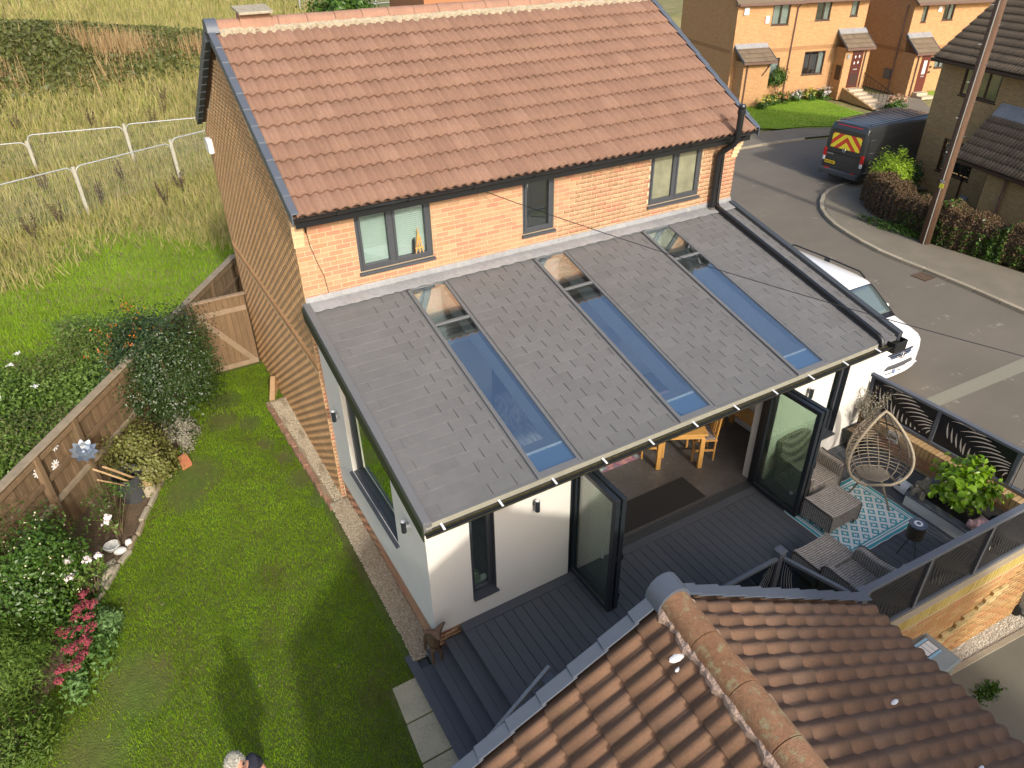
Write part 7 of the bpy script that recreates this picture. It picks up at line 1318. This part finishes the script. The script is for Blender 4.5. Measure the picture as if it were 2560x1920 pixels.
# porch of that house
MB().hexa([(-1.35, -11, .02), (-.002, -11, 1.75), (-.002, -3.35, 1.75), (-1.35, -3.35, .02), (-1.35, -11, .08), (-.002, -11, 1.82), (-.002, -3.35, 1.82), (-1.35, -3.35, .08)]).obj('porch_roof', m_tile3, RH, local=True)
s2_ = Vector((-1.35, 0, -1.74)).normalized(); n2_ = Vector((-1.74, 0, 1.35)).normalized(); ltiles(RH, Vector((0, -3.3, 1.83)), (0, -1, 0), s2_, n2_, 18, 7, m_tile3, .30, .32, lambda r, c: r > 0)
MB().hexa([(-.30, -11, 1.50), (-.0, -11, 1.86), (-.0, -3.4, 1.86), (-.30, -3.4, 1.50), (-.30, -11, 1.56), (-.0, -11, 1.95), (-.0, -3.4, 1.95), (-.30, -3.4, 1.56)]).obj('lead_flashing', m_lead, RH, local=True)
MB().box(-1.47, -1.36, -11, -3.3, -.08, .03).obj('porch_gutter', m_brown, RH, local=True); MB().box(-1.05, -.8, -11, -4.75, -2.1, .05).obj('porch_wall', m_hb2, RH, local=True); MB().box(-.8, -.005, -4.78, -4.5, -2.1, .6).obj('porch_doorway_shade', m_dark, RH, local=True); MB().tube([(-1.30, -5.7, -.05), (-1.14, -5.7, -.22), (-1.12, -5.7, -2.0)], .045, 8).obj('downpipe', m_bpipe, RH, local=True); MB().tube([(-.06, -2.75, -.3), (-.06, -2.75, -2.0)], .03, 6).obj('cable_pipe', m_brown, RH, local=True)  # doorway gap is a solid block with its shade painted as dark colour
MB().box(-.09, -.002, -3.3, -2.95, -1.95, -1.7).obj('meter_box', m_lead, RH, local=True)
# far house beyond the ridge
FH = thing('brick_house', 'distant red brick house just visible over the roof ridge', 'house', (31, 55, 0), R_(-4))
mb = MB(); mb.box(-6, 5, -5, 4, -2, 3.6); mb.obj('wall', mat('far_brick', (.38, .165, .075), .9, [(3, .1)]), FH, local=True); MB().prism([(-.5, -5.4, 3.4), (-.5, 4.4, 3.4), (-.5, -.5, 6.2)], (6, 0, 0)).obj('roof', m_tile, FH, local=True)
shrub('far_shrub', 'rounded green tree standing beside the distant red brick house', 'tree', (20.8, 60, .9), (3.0, 2, 1.8), 5000, .4, m_privet, 40, .2, .6, base=(20.8, 60, -.5))
# ------------------------------------------------------------------ telegraph pole and hedge
TP = thing('telegraph_pole', 'tall brown wooden telegraph pole standing in the hedge', 'pole', (22.9, 4.08, -2.0)); m_pole = mat('pole_wood', [(.13, .068, .036), (.10, .055, .03)], .85, [(3, .3), (14, .25)], (30, .5, .01), grain=(5, 5, .35)); m_strap = mat('pole_strap', (.30, .31, .30), .5, metal=.3)
MB().tube([(22.9, 4.08, -2.05), (22.91, 4.06, 1.0), (22.94, 4.0, 7.5)], [.19, .17, .14], 16).obj('pole_shaft', m_pole, TP, smooth=True)
MB().tube([(22.72, 4.0, -2.0), (22.74, 4.0, .6), (22.78, 3.97, 7.0)], .018, 6).obj('cable_guard', m_strap, TP)
for i in range(9): z = 1.2+.55*i; sg = 1 if i % 2 else -1; MB().tube([(22.91, 4.05, z), (22.91+.10*sg-.12, 4.05-.18*sg-.05, z+.02)], .012, 5).obj('step_peg', m_lead, TP)
MB().box(22.70, 22.71, 3.90, 4.05, .05, .20).obj('pole_sign', mat('yellow_sign', (.62, .62, .05), .6), TP); MB().box(22.70, 22.71, 3.90, 4.06, .24, .31).obj('pole_plate', m_lead, TP)
HG = thing('hedge', 'long brown and green clipped hedge along the pavement', 'hedge', (23.9, 4, -2.0)); hp_ = [(25.9, 8.35), (25.0, 7.75), (24.2, 6.6), (23.75, 5.3), (23.55, 3.8), (23.7, 1.8), (23.95, -.5), (24.2, -4)]
pts3, cols = [], []
for (ax, ay), (bx2, by2) in zip(hp_, hp_[1:]):
    L_ = math.hypot(bx2-ax, by2-ay); n_ = int(L_*3600); t_ = rng.uniform(0, 1, n_); nx_, ny_ = (by2-ay)/L_, -(bx2-ax)/L_; u = rng.uniform(-1, 1, n_); h = rng.uniform(0, 1, n_); edge = rng.uniform(0, 1, n_)
    top_ = 1.28+.12*np.sin((ay+(by2-ay)*t_)*2.1)+.1*np.sin((ay+(by2-ay)*t_)*5.3); sel = edge < .5; uu = np.where(sel, np.sign(u)*(.85+.15*rng.uniform(0, 1, n_)), u); hh_ = np.where(sel, h, .88+.12*h)
    w2_ = .52*(1-.25*np.maximum(0, hh_-.75)/.25)+.05*np.sin(t_*30); pts3.append(np.stack([ax+(bx2-ax)*t_+nx_*uu*w2_, ay+(by2-ay)*t_+ny_*uu*w2_, -2.0+top_*hh_+rng.normal(0, .03, n_)], -1))
P = np.concatenate(pts3); grn = (nfun(P[:, 0], P[:, 1], 1.9, 1.1)+.45*(P[:, 1] < 4.3)*(P[:, 1] > 1.6)-.25*(P[:, 2] > -1.2)+rng.normal(0, .12, len(P))) > 1.0
link('dry_foliage', leaf_mesh('dry_foliage', P[~grn], .075, .45), m_brownh, HG); link('green_foliage', leaf_mesh('green_foliage', P[grn], .11, .6), m_privet, HG)
q = MB()
for (ax, ay), (bx2, by2) in zip(hp_, hp_[1:]): q.bar((ax, ay, -1.45), (bx2, by2, -1.45), .72, 1.0)
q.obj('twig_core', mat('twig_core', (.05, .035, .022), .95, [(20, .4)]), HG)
shrub('yellow_green_shrub', 'bright yellow green feathery shrub at the end of the hedge', 'bush', (26.1, 8.0, -1.0), (.85, .7, .85), 5200, .13, leafmat('feathery_leaf', [(.28, .42, .02), (.34, .48, .05), (.22, .36, .015)]), 60, .16, .25, base=(26.1, 8.0, -2.0), upb=1.2); shrub('ivy_bush', 'dark green ivy bush at the corner of the brown brick house', 'bush', (27.6, 8.2, -1.35), (.6, .55, .7), 2200, .11, m_holly, 36, .2, .6, base=(27.6, 8.2, -2.0))
shrub('kerbside_weeds', 'low green weeds at the foot of the hedge beside the pavement', 'weeds', (23.05, 5.6, -1.9), (.3, 1.5, .18), 1500, .08, m_privet, 40, .15, .5, base=(23.05, 5.6, -2.0), stems=3)
# ------------------------------------------------------------------ vans
def van_surface(stations, T):
    ys = [s[0] for s in stations]; tp = [s[1] for s in stations]; hw = [s[2] for s in stations]; bt = [s[3] for s in stations]
    top = lambda y: float(np.interp(y, ys, tp)); half = lambda y: float(np.interp(y, ys, hw)); bot = lambda y: float(np.interp(y, ys, bt))
    side = lambda y, z: half(y)*T(z)
    return top, half, bot, side
FR = [0, .06, .2, .4, .55, .7, .82, .9, .95, .98, 1.0]; RD = [.95, 1, 1, 1, 1, 1, .995, .985, .96, .92, .86]
def van_body(stations, T, m, par, name='body', crown=.02):
    top, half, bot, side = van_surface(stations, T); rings = []
    for s in stations:
        y, tz, h, bz = s[:4]; r = []
        for f, k in zip(FR, RD): z = bz+(tz-bz)*f; r.append((h*T(z)*k, y, z))
        r.append((h*T(tz)*.5, y, tz+crown*.8)); r.append((0, y, tz+crown)); full = r+[(-x, yy, z) for x, yy, z in r[-2::-1]]; rings.append(full)
    o = MB().loft(rings).obj(name, m, par, local=True, auto=True); return top, half, bot, side
def side_patch(par, side, pts, m, name, sg, off=.008, n=5):
    """a panel lying on the van's side: quad pts (y, z) lower front, lower rear, upper rear, upper front"""
    rings = []
    for i in range(n+1):
        t = i/n; a = (pts[0][0]+(pts[3][0]-pts[0][0])*t, pts[0][1]+(pts[3][1]-pts[0][1])*t); b_ = (pts[1][0]+(pts[2][0]-pts[1][0])*t, pts[1][1]+(pts[2][1]-pts[1][1])*t); row = []
        for k in range(n+1): u = k/n; y = a[0]+(b_[0]-a[0])*u; z = a[1]+(b_[1]-a[1])*u; row.append((sg*(side(y, z)+off), y, z))
        rings.append(row)
    o = MB().loft(rings, cap=False, closed=False).obj(name, m, par, local=True, smooth=True); s = o.modifiers.new('s', 'SOLIDIFY'); s.thickness = .01; s.offset = 0; return o
def top_patch(par, top, side, y0, y1, x0f, x1f, m, name, off=.012, n=8, crown=.02):
    rings = []
    for i in range(n+1):
        y = y0+(y1-y0)*i/n; h = side(y, top(y))*(x0f+(x1f-x0f)*i/n); rings.append([(h*(-1+2*k/n), y, top(y)+off+crown*(1-(-1+2*k/n)**2*(.9 if True else 1))) for k in range(n+1)])
    o = MB().loft(rings, cap=False, closed=False).obj(name, m, par, local=True, smooth=True); s = o.modifiers.new('s', 'SOLIDIFY'); s.thickness = .008; return o
def wheel(par, x, y, r, sg, mrim):
    w_ = MB(); w_.lathe([(r*.62, -.11), (r*.93, -.11), (r, -.08), (r, .08), (r*.93, .11), (r*.62, .11)], (0, 0, 0), 28); M_ = Matrix.Translation((x, y, r)) @ Matrix.Rotation(R_(90)*sg, 4, 'Y'); o = w_.xf(M_).obj('wheel', m_black, par, local=True, auto=True)
    q = MB(); q.lathe([(.05, .10), (r*.30, .085), (r*.60, .095), (r*.63, .112)], (0, 0, 0), 24); q.xf(M_).obj('rim', mrim, o, local=True, auto=True)
    for k in range(10): a = 2*math.pi*k/10; MB().box(r*.40, r*.55, -.03, .03, .096, .104).xf(M_ @ Matrix.Rotation(a, 4, 'Z')).obj('rim_slot', m_black, o, local=True)
def emblem(par, M_, r, m):
    o = MB(); o.tube([(r*math.cos(t), r*math.sin(t), 0) for t in np.linspace(0, 2*math.pi, 25)], r*.11, 5)
    for pts in ([(-.38, .82), (0, .12), (.38, .82)], [(-.86, .42), (-.40, -.80), (0, -.02), (.40, -.80), (.86, .42)]): o.tube([(x*r, y*r, 0) for x, y in pts], r*.09, 5)
    return o.xf(M_).obj('emblem', m, par, local=True)
def text3d(par, txt, size, M_, m, name='lettering'):
    cu = bpy.data.curves.new(name, 'FONT'); cu.body = txt; cu.size = size; cu.align_x = 'CENTER'; cu.align_y = 'CENTER'; cu.extrude = .002; cu.materials.append(m); tmp = bpy.data.objects.new(name, cu); me = bpy.data.meshes.new_from_object(tmp); bpy.data.objects.remove(tmp); o = bpy.data.objects.new(name, me); col.objects.link(o); o.parent = par; o.matrix_local = M_; return o
m_wpaint = mat('white_car_paint', (.80, .80, .79), .25, coat=.6); m_bpaint = mat('charcoal_car_paint', (.030, .032, .033), .30, [(2, .05)], coat=.5); m_cglass = glass('car_glass', (.30, .36, .36), .12); m_cbl = mat('black_trim', (.013, .013, .016), .4); m_chrome = mat('chrome', (.75, .76, .78), .15, metal=1.0)
m_red = mat('tail_light', (.42, .008, .010), .2, coat=.5); m_lamp = mat('headlight', (.62, .64, .64), .15, coat=.6); m_amber = mat('amber_light', (.6, .22, .02), .3)
T1 = lambda z: 1-.17*max(0, (z-1.08))/.9 if z > 1.08 else 1-.02*(1.08-z)
WV = thing('white_van', 'white passenger van with black roof rails parked beside the extension', 'van', (14.0, -1.15, -2.05))
ST1 = [(0, .66, .66, .22), (.03, .80, .78, .20), (.10, .96, .87, .18), (.22, 1.045, .92, .18), (.45, 1.11, .945, .18), (.75, 1.18, .95, .2), (.98, 1.235, .95, .22), (1.2, 1.42, .95, .22), (1.45, 1.63, .95, .22), (1.68, 1.815, .95, .22), (1.85, 1.90, .95, .22), (2.2, 1.945, .95, .22), (3.0, 1.96, .95, .22), (4.0, 1.955, .95, .22), (4.6, 1.93, .945, .22), (4.82, 1.87, .93, .24), (4.88, 1.6, .91, .26), (4.90, .9, .90, .28)]
top, half, bot, side = van_body(ST1, T1, m_wpaint, WV)
top_patch(WV, top, side, 1.02, 1.74, .95, .88, m_cbl, 'windscreen_border', .004); top_patch(WV, top, side, 1.05, 1.71, .89, .83, mat('windscreen_glass', (.10, .135, .135), .04, spec=.9, coat=1.0), 'windscreen', .014)
top_patch(WV, top, side, .93, 1.05, .93, .95, m_cbl, 'wiper_panel', .006); top_patch(WV, top, side, .99, 1.04, .5, .52, m_black, 'wiper', .02) if False else MB().bar((-.55, 1.06, top(1.06)+.03), (.05, 1.10, top(1.1)+.035), .02, .02).obj('wiper', m_black, WV, local=True)
for sg in (-1, 1):
    for k, pts in enumerate((((1.38, 1.18), (2.35, 1.18), (2.35, 1.68), (1.80, 1.68)), ((2.45, 1.18), (3.55, 1.18), (3.55, 1.70), (2.45, 1.70)), ((3.65, 1.18), (4.62, 1.18), (4.58, 1.68), (3.65, 1.70)))): side_patch(WV, side, pts, m_cbl, 'side_window', sg)
    rl = MB().tube([(sg*.735, 1.95, top(1.95)+.0), (sg*.735, 2.15, 2.03), (sg*.735, 3.2, 2.045), (sg*.735, 4.35, 2.03), (sg*.735, 4.55, 1.94)], .022, 8).obj('roof_rail', m_black, WV, local=True); MB().box(sg*.735-.02, sg*.735+.02, 3.12, 3.28, 1.93, 2.04).obj('rail_foot', m_black, rl, local=True)
    q = MB(); q.sphere((sg*1.08, 1.38, 1.22), (.10, .07, .11), 10, 8); mr_ = q.obj('wing_mirror', m_wpaint, WV, local=True, smooth=True); MB().bar((sg*.92, 1.40, 1.15), (sg*1.04, 1.39, 1.18), .05, .05).obj('mirror_arm', m_black, mr_, local=True); MB().box(sg*1.08-.075, sg*1.08+.075, 1.44, 1.452, 1.14, 1.30).obj('mirror_glass', m_chrome, mr_, local=True)
    for y in (.88, 3.88): wheel(WV, sg*.84, y, .34, sg, m_lead)
    MB().hexa([(sg*.50, .045, .70), (sg*.80, .10, .70), (sg*.84, .22, .74), (sg*.55, .20, .74), (sg*.50, .035, .86), (sg*.79, .10, .87), (sg*.86, .27, .93), (sg*.56, .20, .92)]).obj('headlight', m_lamp, WV, local=True, bevel=.015)
    MB().box(sg*.66-.09, sg*.66+.09, -.02, .06, .33, .37).obj('fog_light', m_lamp, WV, local=True)
def front_strip(z0, z1, xw, m, name, y=-.03, par=WV): rings = [[(x, y+.16*(abs(x)/.95)**3, z0), (x, y+.02+.16*(abs(x)/.95)**3, z1), (x, y+.12+.16*(abs(x)/.95)**3, z1), (x, y+.12+.16*(abs(x)/.95)**3, z0)] for x in np.linspace(-xw, xw, 13)]; return MB().loft(rings).obj(name, m, par, local=True)
front_strip(.71, .86, .52, m_cbl, 'grille', .0); front_strip(.745, .758, .80, m_chrome, 'grille_trim', -.012); front_strip(.815, .828, .52, m_chrome, 'grille_trim', .002); front_strip(.44, .57, .74, m_cbl, 'lower_grille', -.035); front_strip(.485, .495, .70, m_trim, 'lower_grille_bar', -.042); front_strip(.52, .53, .70, m_trim, 'lower_grille_bar', -.040)
front_strip(.56, .70, .88, m_wpaint, 'bumper', -.022); front_strip(.36, .435, .88, m_wpaint, 'bumper_lip', -.045); front_strip(.315, .355, .78, m_cbl, 'bumper_slot', -.030); front_strip(.20, .31, .86, m_wpaint, 'bumper_base', -.03)
emblem(WV, Matrix.Translation((0, -.035, .785)) @ Matrix.Rotation(R_(82), 4, 'X'), .085, m_chrome)
pl_ = MB().box(-.26, .26, -.075, -.055, .33, .44).obj('number_plate', m_white, WV, local=True); MB().box(-.26, -.20, -.079, -.0755, .33, .44).obj('plate_band', mat('plate_blue', (.05, .16, .50), .5), pl_, local=True); text3d(pl_, 'DS67', .085, Matrix.Translation((-.05, -.078, .385)) @ Matrix.Rotation(R_(90), 4, 'X'), m_black)
# charcoal panel van
T2 = lambda z: 1-.06*max(0, z-1.1)/1.4
BV = thing('charcoal_van', 'tall charcoal panel van with red and yellow chevrons on its rear', 'van', (32.95, 10.62, -2.1), R_(91.2))
ST2 = [(0, .95, .75, .3), (.1, 1.2, .92, .28), (.9, 1.45, 1.0, .28), (1.3, 1.85, 1.0, .28), (1.9, 2.45, 1.0, .3), (2.2, 2.54, 1.0, .3), (4, 2.56, 1.0, .3), (6.5, 2.56, 1.0, .3), (6.68, 2.53, .99, .3), (6.74, 2.40, .985, .32), (6.80, 1.35, .98, .34), (6.82, .55, .97, .36)]
topb, halfb, botb, sideb = van_body(ST2, T2, m_bpaint, BV)
for i in range(9): MB().box(-.78+.19*i, -.70+.19*i, 2.4, 6.4, 2.572, 2.590).obj('roof_rib', m_bpaint, BV, local=True, bevel=.005)
def rear(x0, x1, z0, z1, d0, d1, m, name, par=BV, bev=0):
    yy = lambda z: float(np.interp(z, [.55, 1.35, 2.40, 2.53], [6.82, 6.80, 6.74, 6.68])); return MB().hexa([(x0, yy(z0)+d0, z0), (x1, yy(z0)+d0, z0), (x1, yy(z0)+d1, z0), (x0, yy(z0)+d1, z0), (x0, yy(z1)+d0, z1), (x1, yy(z1)+d0, z1), (x1, yy(z1)+d1, z1), (x0, yy(z1)+d1, z1)]).obj(name, m, par, local=True, bevel=bev)
ch_y = mat('chevron_yellow', (.78, .66, .04), .5); ch_r = mat('chevron_red', (.55, .055, .025), .5)
rear(-.82, .82, 1.40, 2.28, -.01, .006, m_bpaint, 'rear_door_panel', bev=.004); pn = rear(-.72, .72, 1.50, 2.10, .0, .012, ch_r, 'chevron_panel')
yr = lambda z: float(np.interp(z, [.55, 1.35, 2.40], [6.82, 6.80, 6.74]))
for sg in (-1, 1):
    for k in range(-1, 4):
        c0 = 1.36+.44*k-.14; poly = []   # stripe: points with  c0 < z + .95*|x| - .. < c0+.22
        for lo in (c0, c0+.22): pass
        X0, X1 = .0, .72; pts = []
        f0 = lambda x: c0+.30-.95*x+.68*0; cl = lambda v: min(max(v, 1.502), 2.098)
        a0, a1, b0, b1 = c0+.35, c0+.57, c0+.35-.72*.92, c0+.57-.72*.92; n_ = 12; up_, dn_ = [], []
        for i in range(n_+1): x = .72*i/n_; u_, d_ = cl(a1-(a1-b1)*i/n_), cl(a0-(a0-b0)*i/n_); up_.append((x, u_)); dn_.append((x, d_))
        rr = [[(sg*x, yr(d_)+.013, d_), (sg*x, yr(u_)+.013, u_), (sg*x, yr(u_)+.016, u_), (sg*x, yr(d_)+.016, d_)] for (x, u_), (_, d_) in zip(up_, dn_) if u_-d_ > .004]
        if len(rr) > 1: MB().loft(rr).obj('chevron_stripe', ch_y, pn, local=True)
rear(-.004, .004, .62, 2.45, .0, .008, m_black, 'door_gap'); rear(-.86, .86, 1.28, 1.31, .0, .012, m_black, 'door_crease'); rear(-.86, .86, .98, 1.0, .0, .014, m_bpaint, 'door_crease', bev=.004)
for sg in (-1, 1):
    rear(sg*.93-.07, sg*.93+.07, 1.08, 1.42, -.04, .025, m_red, 'tail_light', bev=.01); rear(sg*.93-.055, sg*.93+.055, .90, 1.07, -.04, .022, m_lamp, 'tail_light', bev=.01); rear(sg*.66-.09, sg*.66+.09, .60, .63, .02, .10, m_red, 'reflector')
    for y in (1.25, 5.2): wheel(BV, sg*.88, y, .36, sg, m_trim)
    for z in (.75, 1.45, 2.0): side_patch(BV, sideb, ((1.9, z), (6.6, z), (6.6, z+.035), (1.9, z+.035)), m_bpaint, 'side_crease', sg, .014)
    side_patch(BV, sideb, ((.9, .55), (6.7, .55), (6.7, .68), (.9, .68)), m_cbl, 'rubbing_strip', sg, .012); side_patch(BV, sideb, ((1.0, 1.5), (2.2, 1.5), (2.2, 2.15), (1.6, 2.15)), m_cbl, 'side_window', sg); side_patch(BV, sideb, ((6.05, .72), (6.15, .72), (6.15, .77), (6.05, .77)), m_amber, 'side_marker', sg, .02); side_patch(BV, sideb, ((6.60, .7), (6.64, .7), (6.60, 2.4), (6.56, 2.4)), m_cbl, 'door_gap', sg, .004)
MB().box(-.95, .95, 6.75, 6.98, .38, .60).obj('rear_bumper', m_anth, BV, local=True, bevel=.03)
p_ = rear(.18+.14, .70+.14, .80, .93, .012, .022, mat('plate_yellow', (.75, .52, .02), .5), 'number_plate'); text3d(p_, 'DG72 OFK', .10, Matrix.Translation((.58, 6.838, .865)) @ Matrix.Rotation(R_(180), 4, 'Z') @ Matrix.Rotation(R_(90), 4, 'X'), m_black)
emblem(BV, Matrix.Translation((0, 6.825, 1.46)) @ Matrix.Rotation(R_(180), 4, 'Z') @ Matrix.Rotation(R_(86), 4, 'X'), .07, m_chrome); rear(.46, .80, 1.20, 1.235, .01, .018, m_chrome, 'model_badge'); rear(-.6, .6, 2.44, 2.47, .0, .014, m_red, 'high_brake_light')
MB().tube([(0, 6.9, .38), (0, 7.15, .36), (0, 7.16, .46)], .03, 8).obj('tow_bar', m_black, BV, local=True); MB().box(-.35, .35, 6.9, 7.0, .30, .38).obj('tow_frame', m_black, BV, local=True)
